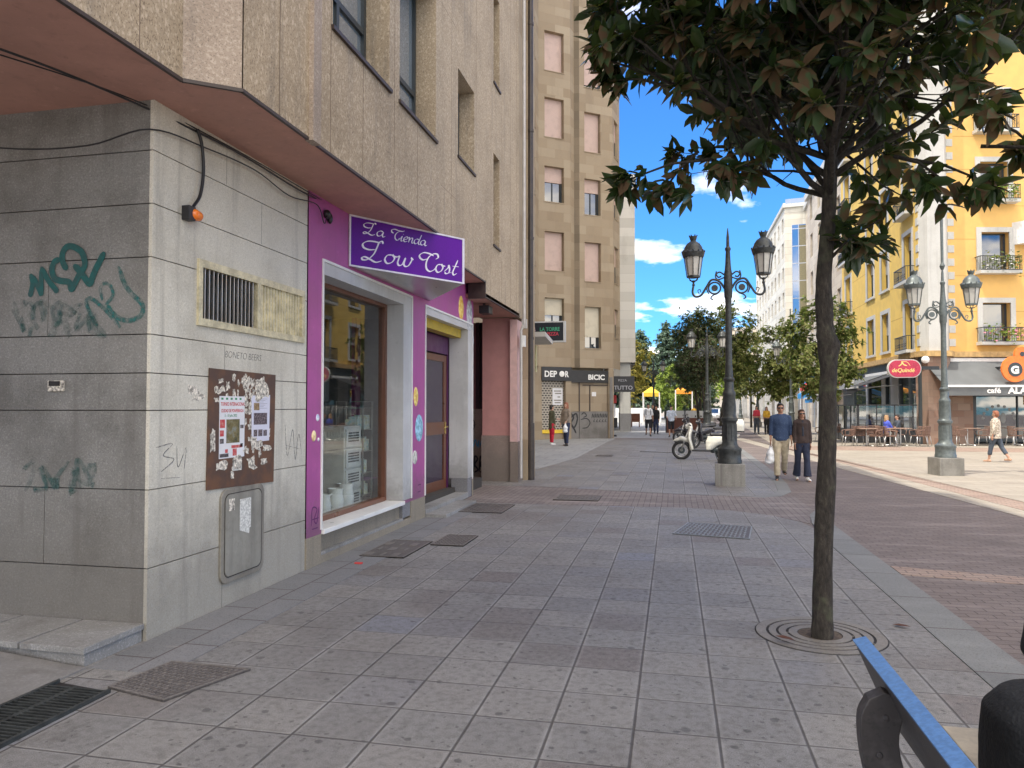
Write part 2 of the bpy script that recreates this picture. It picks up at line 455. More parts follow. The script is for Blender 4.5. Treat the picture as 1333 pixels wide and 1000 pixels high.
def m_bark():
    t = NT('rough_dark_bark'); o = t.P()
    v = t.vm('MULTIPLY', o, (1,1,.35)); a = t.noise(v, 45, 5, .7); b = t.noise(o, 7, 3)
    col = t.ramp(a, [(.3,(.012,.01,.008)),(.55,(.04,.033,.026)),(.75,(.085,.072,.057))])
    col = t.mix(t.math('MULTIPLY', t.smooth(b,.5,.75), .45), col, (.11,.12,.07))
    return t.done(col, .95, 0, a, .02, .9)
M['bark'] = m_bark()
def m_leaf(name, top, top2, under, rough=.3, trans=.12):
    t = NT(name); g = t.n('ShaderNodeNewGeometry')
    oi = t.noise(t.P(), 3.5, 2); w = t.noise(t.P(), 14, 2)
    c = t.mix(t.smooth(oi,.35,.65), top, top2)
    c = t.mix(t.smooth(w,.62,.72), c, tuple(min(1,x*1.7) for x in top2))
    u = t.mix(t.smooth(w,.45,.62), under, tuple(x*1.1 for x in top2))
    col = t.mix(g.outputs['Backfacing'], c, u)
    t.b.inputs['Transmission Weight'].default_value = 0
    m = t.done(col, t.mix(g.outputs['Backfacing'], rough, .85), 0)
    if trans:
        tl = t.n('ShaderNodeBsdfTranslucent'); t.l(t.mix(.5, col, (.25,.3,.04)), tl.inputs[0])
        mx = t.n('ShaderNodeMixShader'); mx.inputs[0].default_value = trans
        t.l(t.b.outputs[0], mx.inputs[1]); t.l(tl.outputs[0], mx.inputs[2]); t.l(mx.outputs[0], t.out.inputs[0])
    return m
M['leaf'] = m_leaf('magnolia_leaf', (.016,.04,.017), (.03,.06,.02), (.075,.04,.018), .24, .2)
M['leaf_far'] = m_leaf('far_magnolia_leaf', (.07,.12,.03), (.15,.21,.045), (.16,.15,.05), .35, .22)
M['leaf_shade'] = m_leaf('shaded_magnolia_leaf', (.04,.075,.035), (.07,.12,.045), (.07,.05,.035), .35, .18)  # far magnolia leaf with the left row's shade put into the colour
M['conifer'] = m_leaf('cedar_needles', (.1,.17,.14), (.17,.25,.18), (.1,.16,.12), .7, .2)
M['shrub'] = m_leaf('bright_green_leaf', (.11,.2,.03), (.25,.33,.05), (.2,.28,.05), .5, .2)
M['yellowleaf'] = m_leaf('yellowing_leaf', (.16,.19,.05), (.36,.3,.05), (.3,.25,.06), .5, .2)
def skin_m(n, c): return m_plain(n, c, .5, var=.08, scale=12)
M['skin'] = skin_m('skin', (.46,.26,.18)); M['skin2'] = skin_m('tanned_skin', (.38,.2,.13))
EXPO=1.05; CLOUD_OFF=(0,0,0)
# ------------------------------------------------------------------ ground
def m_paving():
    t = NT('concrete_paving_slabs'); o = t.P(); S_ = .425
    x, y, z = t.sep(o)
    wob = t.noise(o, 1.3, 2)
    gx = t.math('DIVIDE', t.math('ADD', x, 10*S_+.21), S_); gy = t.math('DIVIDE', t.math('SUBTRACT', y, 4.36-40*S_), S_)
    gy = t.math('ADD', gy, t.math('MULTIPLY', t.math('SUBTRACT', t.wn(t.comb(t.math('FLOOR', gx), 3.3)), .5), .06))
    ix = t.math('FLOOR', gx); iy = t.math('FLOOR', gy)
    fx = t.math('FRACT', gx); fy = t.math('FRACT', gy)
    ex = t.math('MINIMUM', fx, t.math('SUBTRACT', 1, fx)); ey = t.math('MINIMUM', fy, t.math('SUBTRACT', 1, fy))
    ey2 = t.math('MULTIPLY', ey, 1.5)
    e = t.math('MINIMUM', ex, ey2)
    e = t.math('ADD', e, t.math('MULTIPLY', t.math('SUBTRACT', t.noise(o, 40, 2), .5), .012))
    idv = t.comb(ix, iy)
    w = t.wn(idv); w2 = t.wn(t.vm('ADD', idv, (17.3,5.1,0)))
    base = t.ramp(w, [(0,(.222,.216,.208)),(.3,(.262,.252,.238)),(.55,(.24,.235,.226)),(.8,(.275,.265,.25)),(.92,(.19,.168,.157)),(.972,(.215,.224,.255)),(.988,(.255,.225,.205))], 'CONSTANT')
    # darker replacement slabs gather in runs
    reg = t.noise(t.vm('ADD', o, (3.1,7.7,0)), .42, 2)
    base = t.mix(t.math('MULTIPLY', t.math('MULTIPLY', t.smooth(reg,.52,.6), t.math('GREATER_THAN', w2, .6)), .7), base, (.175,.155,.145))
    base = t.mix(t.math('MULTIPLY', t.math('GREATER_THAN', w2, .93), .6), base, (.215,.214,.225))
    fine = t.noise(o, 210, 2, .7); mid = t.noise(o, 22, 4, .65)
    base = t.mix(t.ramp(fine, [(.36,.75),(.5,0)]), base, (.07,.07,.07))
    base = t.mix(t.ramp(fine, [(.55,0),(.7,.6)]), base, (.42,.42,.42))
    base = t.mix(t.math('MULTIPLY', t.smooth(mid,.42,.68), .4), base, (.1,.095,.09))
    big = t.noise(o, .5, 5, .6)
    base = t.mix(t.math('MULTIPLY', t.smooth(big,.48,.7), .45), base, (.115,.1,.09))
    wet = t.noise(t.vm('MULTIPLY', o, (1.6,.8,1)), 1.7, 6, .72)
    base = t.mix(t.math('MULTIPLY', t.ramp(wet, [(.6,0),(.68,1)]), .35), base, (.08,.072,.066))
    # chewing gum and spots
    for sc, r, off in ((4.2,.085,(0,0,0)),(2.3,.06,(9,4,0)),(8,.09,(1,8,0)),(14,.1,(5,2,0))):
        v = t.n('ShaderNodeTexVoronoi', voronoi_dimensions='2D'); t.l(t.vm('ADD', t.vm('ADD', o, off), t.vm('MULTIPLY', t.noise(o, 30, 2, .5, 1), (.03,.03,0))), v.inputs['Vector']); v.inputs['Scale'].default_value = sc
        k = t.math('MULTIPLY', t.ramp(v.outputs['Distance'], [(r*.8,1),(r*1.15,0)]), t.math('GREATER_THAN', t.wn(v.outputs['Position']), .74))
        base = t.mix(t.math('MULTIPLY', k, .62), base, (.05,.048,.048))
    # pale leached edge beside every joint, dark joint
    halo = t.ramp(e, [(.0,1),(.075,.0)])
    base = t.mix(t.math('MULTIPLY', halo, t.ramp(t.noise(o,2.2,4), [(.35,0),(.65,.85)])), base, (.36,.355,.345))
    jx = t.ramp(ex, [(.011,1),(.021,0)]); jy = t.ramp(ey, [(.010,.95),(.02,0)])
    j = t.math('MAXIMUM', jx, jy)
    base = t.mix(t.math('MULTIPLY', j, .85), base, (.05,.045,.042))
    h = t.math('SUBTRACT', t.math('MULTIPLY', fine, .25), t.math('MULTIPLY', j, 1.5))
    h = t.math('ADD', h, t.math('MULTIPLY', w, .12))
    return t.done(base, t.ramp(mid, [(.3,.5),(.7,.72)]), 0, h, .005, .6)
def m_setts(name, c1, c2, w=.2, h=.1, rot=False, mort=.006, jc=(.08,.06,.055), patch=.5):
    t = NT(name); o = t.P()
    x, y, z = t.sep(o)
    b = t.n('ShaderNodeTexBrick'); t.l(t.comb(y, x) if rot else t.comb(x, y), b.inputs['Vector'])
    b.inputs['Scale'].default_value = 1; b.inputs['Mortar Size'].default_value = mort; b.inputs['Mortar Smooth'].default_value = .2
    b.inputs['Brick Width'].default_value = w; b.inputs['Row Height'].default_value = h
    b.inputs['Color1'].default_value = (*c1,1); b.inputs['Color2'].default_value = (*c2,1); b.inputs['Mortar'].default_value = (*jc,1)
    f = t.noise(o, 90, 3, .7); g = t.noise(t.vm('MULTIPLY', o, (.4,2.2,1)), 1.1, 5, .7)
    col = t.mix(t.ramp(f, [(.35,.55),(.5,0)]), b.outputs[0], tuple(k*.35 for k in c1))
    col = t.mix(t.math('MULTIPLY', t.smooth(g,.5,.68), patch), col, tuple(min(1,k*1.7) for k in c2))
    g2 = t.noise(t.vm('MULTIPLY', o, (.8,3.5,1)), 2.1, 6, .75)
    col = t.mix(t.math('MULTIPLY', t.ramp(g2, [(.62,0),(.68,1)]), .5), col, (.34,.31,.29))
    g3 = t.noise(o, .7, 4, .6)
    col = t.mix(t.math('MULTIPLY', t.smooth(g3,.5,.7), .4), col, tuple(k*.5 for k in c1))
    return t.done(col, .7, 0, t.math('SUBTRACT', t.math('MULTIPLY', f, .3), b.outputs[1]), .004, .6)
M['paving'] = m_paving()
M['setts'] = m_setts('red_brown_setts', (.165,.133,.12), (.21,.175,.158))
M['setts_x'] = m_setts('red_brown_crossing_setts', (.18,.152,.142), (.225,.195,.18), rot=True)
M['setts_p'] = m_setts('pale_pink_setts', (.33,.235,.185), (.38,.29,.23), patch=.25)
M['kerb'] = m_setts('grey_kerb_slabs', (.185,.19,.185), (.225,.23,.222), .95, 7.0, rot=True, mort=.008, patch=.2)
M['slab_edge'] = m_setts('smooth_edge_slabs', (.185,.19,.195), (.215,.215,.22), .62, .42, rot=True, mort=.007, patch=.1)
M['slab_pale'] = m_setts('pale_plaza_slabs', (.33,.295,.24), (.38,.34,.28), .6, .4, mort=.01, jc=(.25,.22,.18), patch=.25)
M['slab_light'] = m_setts('light_forecourt_slabs', (.3,.31,.315), (.34,.345,.35), .8, .8, mort=.008, patch=.1)
M['concrete'] = m_granite('rough_concrete_ramp', (.22,.215,.21), (.12,.12,.12), (.36,.36,.36), .3, .5, 90)

def sheet(name, poly, z, mat):
    mb = MB(); mb.prism(poly, z-.3, z)
    return mb.build(name, mat, kind='structure')
mb = MB(); mb.prism([(-400,-60),(400,-60),(400,900),(-400,900)], -1.0, 0.0)
mb.build('ground', M['setts'], kind='structure')
near_in = [(1.84,-8),(1.84,9.6),(1.9,10.6),(1.8,11.4),(1.45,12.0),(.9,12.4),(.2,12.6),(-1.7,12.5),(-9,12.45)]
sheet('near_pavement', [(-9,-8)]+near_in, .010, M['paving'])
sheet('kerb_strip', [(1.845,-8),(2.18,-8),(2.2,10.8),(2.22,12.7),(2.05,12.2),(1.93,11.3),(1.9,10.6),(1.845,9.6)], .014, M['kerb'])
sheet('crossing_setts', [(-9,12.46),(-1.7,12.51),(.2,12.61),(.9,12.41),(1.45,12.01),(1.9,11.3),(2.2,12.9),(2.2,14.6),(1.4,14.35),(.7,14.42),(-1.1,14.8),(-2.8,15.25),(-9,15.3)], .008, M['setts_x'])
sheet('far_pavement', [(-9,15.31),(-2.8,15.26),(-1.1,14.81),(.7,14.43),(1.3,14.4),(1.75,14.7),(2.0,15.4),(2.15,17),(2.25,20),(2.5,37.6),(2.5,37.6),(-9,37.6)], .011, M['paving'])
sheet('kerb_strip_far', [(1.3,14.39),(1.6,14.3),(1.95,14.6),(2.25,15.4),(2.4,17),(2.5,20),(2.75,37.6),(2.505,37.6),(2.255,20),(2.155,17),(2.005,15.4),(1.755,14.7)], .012, M['kerb'])
sheet('pavement_beyond_crossing', [(-9,39.6),(2.5,39.6),(4.0,75),(6,140),(-12,140)], .010, M['slab_light'])
sheet('second_crossing', [(-9,37.61),(2.75,37.61),(2.75,39.59),(-9,39.59)], .009, M['setts_x'])
sheet('light_forecourt', [(-7.4,17.3),(-3.95,17.3),(-3.45,20.2),(-3.05,24),(-3.0,36),(-2.9,38.6),(-7.4,38.6)], .016, M['slab_light'])
sheet('wall_side_slabs', [(-3.66,4.1),(-3.1,4.1),(-3.1,12.42),(-3.66,12.42)], .015, M['slab_edge'])
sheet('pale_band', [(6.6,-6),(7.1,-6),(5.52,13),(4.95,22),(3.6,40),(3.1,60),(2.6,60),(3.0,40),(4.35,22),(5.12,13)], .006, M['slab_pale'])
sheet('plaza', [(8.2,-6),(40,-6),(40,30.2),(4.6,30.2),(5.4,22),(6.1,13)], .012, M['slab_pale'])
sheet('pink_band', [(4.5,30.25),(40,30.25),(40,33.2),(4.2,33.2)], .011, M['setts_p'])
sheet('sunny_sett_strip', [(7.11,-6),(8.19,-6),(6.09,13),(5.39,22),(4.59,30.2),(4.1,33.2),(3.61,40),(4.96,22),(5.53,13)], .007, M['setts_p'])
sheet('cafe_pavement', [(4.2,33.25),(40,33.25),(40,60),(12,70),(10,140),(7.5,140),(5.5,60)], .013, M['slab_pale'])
sheet('pale_cross_band', [(2.22,8.1),(5.6,7.4),(5.6,7.7),(2.22,8.5)], .005, M['setts_p'])

# ------------------------------------------------------------------ metalwork in the paving
M['cover_iron'] = m_granite('worn_cover_iron', (.1,.09,.085), (.04,.04,.04), (.2,.18,.17), .5, .4, 60, rough=.55)
M['cover_pale'] = m_granite('pale_galvanised_cover', (.25,.27,.285), (.12,.13,.14), (.4,.42,.43), .5, .3, 60, rough=.5)
M['cover_top'] = m_granite('worn_cover_tread', (.16,.145,.135), (.07,.06,.06), (.26,.24,.22), .5, .4, 60, rough=.5)
def cover(name, poly, label, nx, ny, mat='cover_top', cat='manhole cover', ribs='grid', group=None):
    """poly: four ground corners; raised chequer/bars on a recessed dark plate"""
    cx = sum(p[0] for p in poly)/4; cy = sum(p[1] for p in poly)/4
    t = thing(name, (cx,cy,.014), label, cat, group)
    a,b,c,d = [Vector((p[0],p[1],0)) for p in poly]
    def q(u,v): return a*(1-u)*(1-v)+b*u*(1-v)+c*u*v+d*(1-u)*v
    mb = MB(); mb.prism([tuple(p.xy) for p in (a,b,c,d)], .0, .021); mb.build('plate', M['cover_iron'], t)
    mb = MB()
    for e in ((a,b),(b,c),(c,d),(d,a)):
        dd = (e[1]-e[0]).normalized(); nn = Vector((-dd.y,dd.x,0))*.018
        mb.prism([tuple(e[0].xy),tuple(e[1].xy),tuple((e[1]+nn-dd*.018).xy),tuple((e[0]+nn+dd*.018).xy)], .0, .026)
    mb.build('rim', M[mat], t)
    mb = MB()
    for i in range(nx):
        for j in range(ny):
            u0 = .04+.92*i/nx; u1 = .04+.92*(i+.55)/nx; v0 = .04+.92*j/ny; v1 = .04+.92*(j+.55)/ny
            if ribs == 'bars': v0 = .04; v1 = .96
            if ribs == 'grid' and (i+j)%2: u0 += .2/nx; u1 -= .1/nx
            mb.prism([tuple(q(u0,v0).xy),tuple(q(u1,v0).xy),tuple(q(u1,v1).xy),tuple(q(u0,v1).xy)], .015, .0265)
            if ribs == 'bars': break
    mb.build('tread', M[mat], t)
    return t
cover('manhole_cover', [(-3.28,3.83),(-2.82,3.72),(-2.62,4.28),(-3.2,4.3)], 'dark chequered cover in the paving just outside the granite corner', 14, 12)
cover('manhole_cover', [(-.02,9.95),(.93,9.75),(1.06,10.75),(.2,10.95)], 'pale grey ribbed cover sunk in the slabs between doorway and tree', 16, 12, 'cover_pale', group=None)
cover('drain_grate', [(-3.32,11.3),(-2.62,11.3),(-2.62,12.3),(-3.32,12.3)], 'dark square slotted grating in front of the shop door', 9, 8)
cover('manhole_cover', [(-3.42,7.75),(-2.9,7.75),(-2.9,8.75),(-3.42,8.75)], 'plain dark cover under the display window', 3, 3)
cover('manhole_cover', [(-2.86,8.55),(-2.45,8.55),(-2.45,9.25),(-2.86,9.25)], 'smaller rectangular cover touching the plain dark one', 8, 8)
cover('drain_grate', [(-2.1,13.1),(-1.3,13.1),(-1.3,13.8),(-2.1,13.8)], 'long shallow grating in the brown sett crossing', 10, 5)
cover('drain_grate', [(-2.55,24.9),(-2.0,24.9),(-2.0,25.5),(-2.55,25.5)], 'small dark grating by the light forecourt', 5, 5)
cover('drain_grate', [(-1.2,27.6),(.1,27.2),(.12,27.45),(-1.18,27.85)], 'narrow black slot drain across the far pavement', 14, 1, ribs='bars')
# long entrance grate + ramp + raised step by the near corner
t = thing('floor_grate', (-3.45,3,.0), 'long black barred grating at the foot of the passage ramp', 'grate')
mb = MB(); mb.prism([(-3.68,-1.5),(-3.22,-1.5),(-3.22,3.78),(-3.62,3.84)], -.02, .016); mb.build('pit', M['dark'], t)
mb = MB()
y = -1.45
while y < 3.76:
    mb.box(-3.64, y, .010, -3.24, y+.011, .030); y += .034
mb.box(-3.47,-1.5,.008,-3.44,3.78,.0285)
mb.build('bars', M['castiron'], t)
mb = MB(); mb.box(-3.235,-1.5,.0,-3.215,3.78,.032); mb.prism([(-3.68,-1.5),(-3.655,-1.5),(-3.62,3.84),(-3.645,3.86)],0,.032); mb.build('frame', M['castiron'], t)
mb = MB(); mb.add([(-3.66,-3,.02),(-3.66,4.08,.02),(-7.5,4.08,.35),(-7.5,-3,.35),(-3.66,-3,-.2),(-3.66,4.08,-.2),(-7.5,4.08,-.2),(-7.5,-3,-.2)],[(0,1,2,3),(4,5,6,7),(0,1,5,4),(1,2,6,5),(2,3,7,6),(3,0,4,7)])
mb.build('passage_ramp', M['concrete'], kind='structure')

# ------------------------------------------------------------------ building A: granite block with the violet shop
A = thing('apartment_building', (-3.67,4.65,0), 'near block clad in speckled pink granite over a violet gift shop', 'building')
fA = fr(-3.67, 0, 90)          # u = y, d = x+3.67
fO = fr(-2.95, 0, 90)
def courses(mb, T, a0, a1, zs, w, vj, th=.03, gap=.007):
    """slabs set course by course with open joints"""
    mb.T = T
    for i in range(len(zs)-1):
        cuts = [a0]+[c for c in vj[i%len(vj)] if a0 < c < a1]+[a1]
        for k in range(len(cuts)-1):
            g0 = gap*.35 if k else 0; g1 = gap*.35 if k < len(cuts)-2 else 0
            mb.box(cuts[k]+g0, -th, zs[i]+gap/2, cuts[k+1]-g1, 0, zs[i+1]-gap/2)
zs = [0,.52,1.08,1.65,1.92,2.2,2.76,3.15,3.54,3.925]
# light street-side wall with the vent opening
Zw = zs
mb = MB(fA)
VJ = [[5.55],[6.1]]
for i in range(len(zs)-1):
    for (a,b,c,e) in [(4.65,5.18,zs[i],zs[i+1]),(5.18,6.88,zs[i],zs[i+1]),(6.88,6.97,zs[i],zs[i+1])]:
        z0,z1 = c,e
        if a == 5.18:
            # cut round the vent 2.35..2.82
            segs = []
            if z1 <= 2.33 or z0 >= 2.84: segs = [(z0,z1)]
            else:
                if z0 < 2.33: segs.append((z0,2.33))
                if z1 > 2.84: segs.append((2.84,z1))
        else: segs = [(z0,z1)]
        for (p,q) in segs:
            mb.box(a, -.03, p+(.0035 if p==z0 else 0), b, 0, q-(.0035 if q==z1 else 0))
mb.build('wall', M['gran_light'], A, bevel=.0015)
mb = MB(fA)
for zz, k in zip(zs, range(9)):
    for u in VJ[k%2]:
        if not (5.18 < u < 6.88 and zz+.3 > 2.3 and zz < 2.8): mb.box(u-.0012, -.001, zz+.01, u+.0012, .0008, zs[k+1]-.01)
mb.build('joint', M['joint'], A)
# dark passage-side wall, faces the camera
fD = fr(-9.0, 4.65, 0)
mb = MB(); courses(mb, fD, 0, 5.2985, zs, .9, [[2.0],[4.45],[1.2],[3.1]])
mb.build('wall', M['gran_dark'], A, bevel=.0015)
mb = MB(); mb.prism([(-9,4.68),(-3.70,4.68),(-3.70,6.97),(-3.9,6.97),(-3.9,15),(-9,15)], 0, .2)
mb.prism([(-9,4.68),(-3.70,4.68),(-3.70,5.17),(-9,5.17)], .2, 3.92)
mb.prism([(-9,5.17),(-3.70,5.17),(-3.70,6.97),(-9,6.97)], .2, 2.32); mb.prism([(-9,5.17),(-3.70,5.17),(-3.70,6.97),(-9,6.97)], 2.85, 3.92)
mb.prism([(-9,6.88),(-3.70,6.88),(-3.70,6.97),(-9,6.97)], 2.3, 2.9)
mb.build('backing', M['joint'], A)
# raised entrance step
t = thing('entrance_step', (-4,4.4,0), 'low granite step with grooved slabs at the passage corner', 'step')
mb = MB()
for k in range(9):
    x1 = -3.685-k*.52
    mb.prism([(x1-.5,4.10+.02*k),(x1,4.10+.02*(k-1) if k else 4.09),(x1,4.645),(x1-.5,4.645)], .095, .135)
mb.build('tread', M['gran_step'], t, bevel=.003)
mb = MB(); mb.prism([(-8.3,4.3),(-3.70,4.115),(-3.70,4.64),(-8.3,4.64)], -.1, .094); mb.build('riser', M['gran_step'], t)

# vent window
W = MB(fA)
for (a,b,c,e) in [(5.17,6.89,2.79,2.85),(5.17,6.89,2.32,2.38),(5.17,5.22,2.38,2.79),(6.84,6.89,2.38,2.79),(6.02,6.07,2.38,2.79)]:
    W.box(a,-.04,c,b,.022,e)
v = W.build('window', M['brass'], A, bevel=.003)
mb = MB(fA)
for k in range(13):
    u = 5.27+k*.058; mb.box(u,-.02,2.38,u+.012,.0,2.79)
mb.build('bars', M['alu'], v)
mb = MB(fA); mb.box(6.07,-.03,2.38,6.84,-.005,2.79)
for k in range(14): mb.box(6.1+k*.052,-.005,2.38,6.125+k*.052,.004,2.79)
mb.build('panel', M['brass'], v)
mb = MB(fA); mb.box(5.2,-.3,2.34,6.05,-.28,2.83); mb.build('recess', M['dark'], v)

# notice board
t = thing('notice_board', (-3.66,5.8,1.4), 'rusty brown board plastered with posters and torn paper scraps', 'notice board')
def m_board():
    n = NT('rusty_board'); o = n.P(); a = n.noise(o, 5, 4); b = n.noise(o, 60, 3)
    c = n.mix(n.smooth(a,.4,.65), (.09,.05,.035), (.15,.07,.035)); return n.done(c, .6, 0, b, .002, .4)
mb = MB(fA); mb.add([(5.31,.004,1.005),(6.33,.004,.975),(6.35,.004,1.975),(5.33,.004,1.99),(5.31,.012,1.005),(6.33,.012,.975),(6.35,.012,1.975),(5.33,.012,1.99)],[(0,1,2,3),(4,5,6,7),(0,1,5,4),(1,2,6,5),(2,3,7,6),(3,0,4,7)])
mb.build('panel', m_board(), t)
# torn paper scraps
mb = MB(fA); rr = random.Random(5)
M['paper_old'] = m_plain('yellowed_paper', (.55,.51,.44), .9, var=.7, scale=35)
M['paper'] = m_plain('white_paper', (.74,.74,.76), .8, var=.05)
def scrap(mb, u, z, w, h, d, rr, n=11):
    P = []
    for k in range(n):
        a = 2*math.pi*k/n; q = .45+.75*rr.random(); a += rr.gauss(0,.12)
        P.append((u+math.copysign(abs(math.cos(a))**.6,math.cos(a))*w*.5*q, z+math.copysign(abs(math.sin(a))**.6,math.sin(a))*h*.5*q))
    mb.add([(p[0],d,p[1]) for p in P]+[(p[0],d+.0006,p[1]) for p in P], [tuple(range(n)),tuple(range(n,2*n))]+[(i,(i+1)%n,n+(i+1)%n,n+i) for i in range(n)])
SD = [0]
for k in range(85):
    u = 5.42+rr.random()*.86; z = 1.72+rr.random()*.22 if k < 34 else 1.15+rr.random()*.75
    if k > 62: u = 5.83+rr.random()*.1; z = 1.15+rr.random()*.8
    scrap(mb, u, z, .025+rr.random()*.06, .02+rr.random()*.08, .0125+k*.00002, rr)
mb.mi = 0
for (u,z,w,h) in [(5.5,1.19,.16,.09),(5.74,1.2,.14,.14),(5.95,1.17,.17,.13),(6.15,1.17,.14,.07),(6.1,1.83,.26,.22),(5.66,1.1,.07,.06),(5.38,1.4,.07,.2),(5.98,1.36,.1,.15),(6.05,1.34,.18,.1),(6.2,1.29,.18,.07)]: SD[0] += .00004; scrap(mb,u,z,w,h,.0146+SD[0],rr)
mb.build('paper_scraps', M['paper_old'], t)
# poster one
mb = MB(fA); mb.box(5.465,.0137,1.245,5.835,.0147,1.765)
p1 = mb.build('poster', M['paper'], t, label='white tournament poster with red heading')
mb = MB(fA)
put_text(mb, 'TORNEO INTERNACIONAL', 5.485, .0149, 1.685, .042, .001, .68, ext=.0002)
put_text(mb, 'CIUDAD DE PONFERRADA', 5.49, .0149, 1.63, .038, .001, .72, ext=.0002)
mb.build('lettering', M['redcloth'], p1)
mb = MB(fA); put_text(mb, '5 - 10 julio 2022', 5.54, .0149, 1.592, .03, .0005, .9, ext=.0002)
for k in range(5): mb.box(5.49+k*.066,.0148,1.735,5.52+k*.066,.0152,1.752)
mb.build('lettering', m_plain('green_print', (.05,.25,.12), .7), p1)
def m_photo(n_, a, b, c, sc):
    n = NT(n_); v = n.noise(n.P(), sc, 4, .7); return n.done(n.ramp(v, [(.3,a),(.5,b),(.7,c)]), .6)
mb = MB(fA); mb.box(5.565,.0148,1.37,5.76,.0151,1.57); mb.build('picture', m_photo('landscape_print',(.04,.05,.03),(.2,.16,.06),(.25,.3,.3),16), p1)
mb = MB(fA)
for q in [(5.475,5.545,1.5,1.57),(5.475,5.53,1.43,1.48),(5.66,5.72,1.26,1.32),(5.64,5.8,1.325,1.35),(5.55,5.59,1.29,1.32)]: mb.box(q[0],.0148,q[2],q[1],.0151,q[3])
mb.build('picture', m_photo('red_print',(.5,.03,.05),(.55,.08,.08),(.6,.3,.25),30), p1)
mb = MB(fA)
for q in [(5.475,5.53,1.37,1.41),(5.475,5.6,1.255,1.285),(5.77,5.82,1.49,1.52),(5.77,5.81,1.33,1.36)]: mb.box(q[0],.0148,q[2],q[1],.0151,q[3])
mb.build('picture', m_photo('dark_print',(.02,.02,.03),(.08,.07,.07),(.3,.25,.25),40), p1)
mb = MB(fA); mb.add([(5.95,.0137,1.36),(6.24,.0137,1.365),(6.25,.0137,1.785),(5.94,.0137,1.775),(5.95,.0147,1.36),(6.24,.0147,1.365),(6.25,.0147,1.785),(5.94,.0147,1.775)],[(0,1,2,3),(4,5,6,7),(0,1,5,4),(1,2,6,5),(2,3,7,6),(3,0,4,7)])
p2 = mb.build('poster', m_plain('lilac_white_paper', (.66,.66,.76), .8, var=.04), t, label='pale sheet with small photographs')
mb = MB(fA)
for q in [(5.98,6.07,1.645,1.71)]: mb.box(q[0],.0148,q[2],q[1],.0151,q[3])
mb.build('picture', m_photo('brown_print',(.1,.06,.03),(.3,.2,.1),(.4,.35,.2),40), p2)
mb = MB(fA)
for q in [(5.98,6.2,1.515,1.62),(5.98,6.04,1.41,1.47),(6.055,6.125,1.41,1.47),(6.14,6.2,1.41,1.465)]: mb.box(q[0],.0148,q[2],q[1],.0151,q[3])
mb.build('picture', m_photo('group_print',(.015,.015,.02),(.1,.07,.08),(.4,.35,.35),55), p2)
mb = MB(fA)
for k in range(7): mb.box(5.98+(.1 if 2<k<6 else .02),.0148,1.745-k*.014,6.2-(k%3)*.03,.015,1.748-k*.014)
mb.build('lettering', m_plain('grey_print', (.25,.25,.32), .8), p2)
mb = MB(fA); mb.box(5.665,.0137,1.13,5.8,.0146,1.235); mb.build('note', m_plain('grey_note_paper', (.5,.5,.47), .8, var=.25, scale=40), t)
mb = MB(fA); scrap(mb,5.2,1.76,.17,.12,.0006,rr); scrap(mb,5.14,1.8,.14,.1,.0003,rr); tag(mb.build('torn_sticker', M['paper_old'], org=(-3.66,5.2,1.75)), 'torn white sticker left of the notice board', 'sticker')

# hatch cover with rounded corners
t = thing('hatch_cover', (-3.66,5.88,.6), 'grey metal hatch with rounded corners below the notice board', 'hatch')
def rrect(a,b,c,e,r,n=5):
    P=[]
    for (cx,cz,s) in ((b-r,e-r,0),(a+r,e-r,90),(a+r,c+r,180),(b-r,c+r,270)):
        for k in range(n+1):
            q=R(s+90*k/n); P.append((cx+r*math.cos(q),cz+r*math.sin(q)))
    return P
M['hatch'] = m_granite('worn_grey_metal', (.27,.25,.21), (.15,.13,.1), (.4,.38,.34), .3, .5, 40, rough=.45)
mb = MB(fA); mb.prof(rrect(5.5,6.16,.2,.985,.085), .001, .02); mb.build('frame', M['hatch'], t, bevel=.004)
mb = MB(fA); mb.prof(rrect(5.555,6.105,.255,.935,.06), .0205, .026); mb.build('door', m_granite('hatch_door_metal', (.3,.29,.25), (.2,.18,.14), (.42,.4,.36), .25, .4, 30, rough=.4), t, bevel=.002)
mb = MB(fA); P=rrect(5.548,6.112,.248,.942,.065); mb.tube([(p[0],.021,p[1]) for p in P], .004, 5, closed=True); mb.build('seal', M['joint'], t)
mb = MB(fA); rr=random.Random(9); mb.box(5.76,.0265,.62,5.93,.0275,.88); scrap(mb,5.84,.63,.17,.12,.0266,rr); mb.build('sticker', m_plain('faded_label_paper',(.62,.62,.58),.8,var=.3,scale=50), t)
mb = MB(fA); mb.box(5.6,.0265,.8,5.68,.0275,.9); mb.build('sticker', M['paper_old'], t)

# orange warning lamp with its cable
t = thing('warning_lamp', (-3.62,5.07,3.17), 'orange warning lamp on a hanging black cable', 'lamp')
mb = MB(fA); mb.box(4.97,0,3.11,5.05,.07,3.22); mb.build('base', M['black'], t, bevel=.005)
mb = MB(fA); mb.cap((5.05,.05,3.165),(5.10,.05,3.165),.048,.042,14); 
orm = m_plain('orange_lens', (.85,.2,.02), .15, coat=.5); mb.build('lens', orm, t, smooth=True)
mb = MB(fA); mb.tube(catmull([(5.11,.03,3.86),(5.16,.035,3.75),(5.185,.035,3.55),(5.15,.035,3.35),(5.07,.035,3.24),(5.04,.035,3.2)],6), .013, 8); mb.build('cable', M['black'], t, smooth=True)

# small alarm socket on the dark wall
t = thing('wall_socket_box', (-4.42,4.64,1.82), 'small beige box recessed in the dark passage wall', 'socket')
mb = MB(); mb.box(-4.52,4.625,1.79,-4.39,4.65,1.87); mb.build('box', M['paper_old'], t, bevel=.004)
mb = MB(); mb.box(-4.50,4.615,1.83,-4.41,4.63,1.865); mb.build('slot', M['dark'], t)

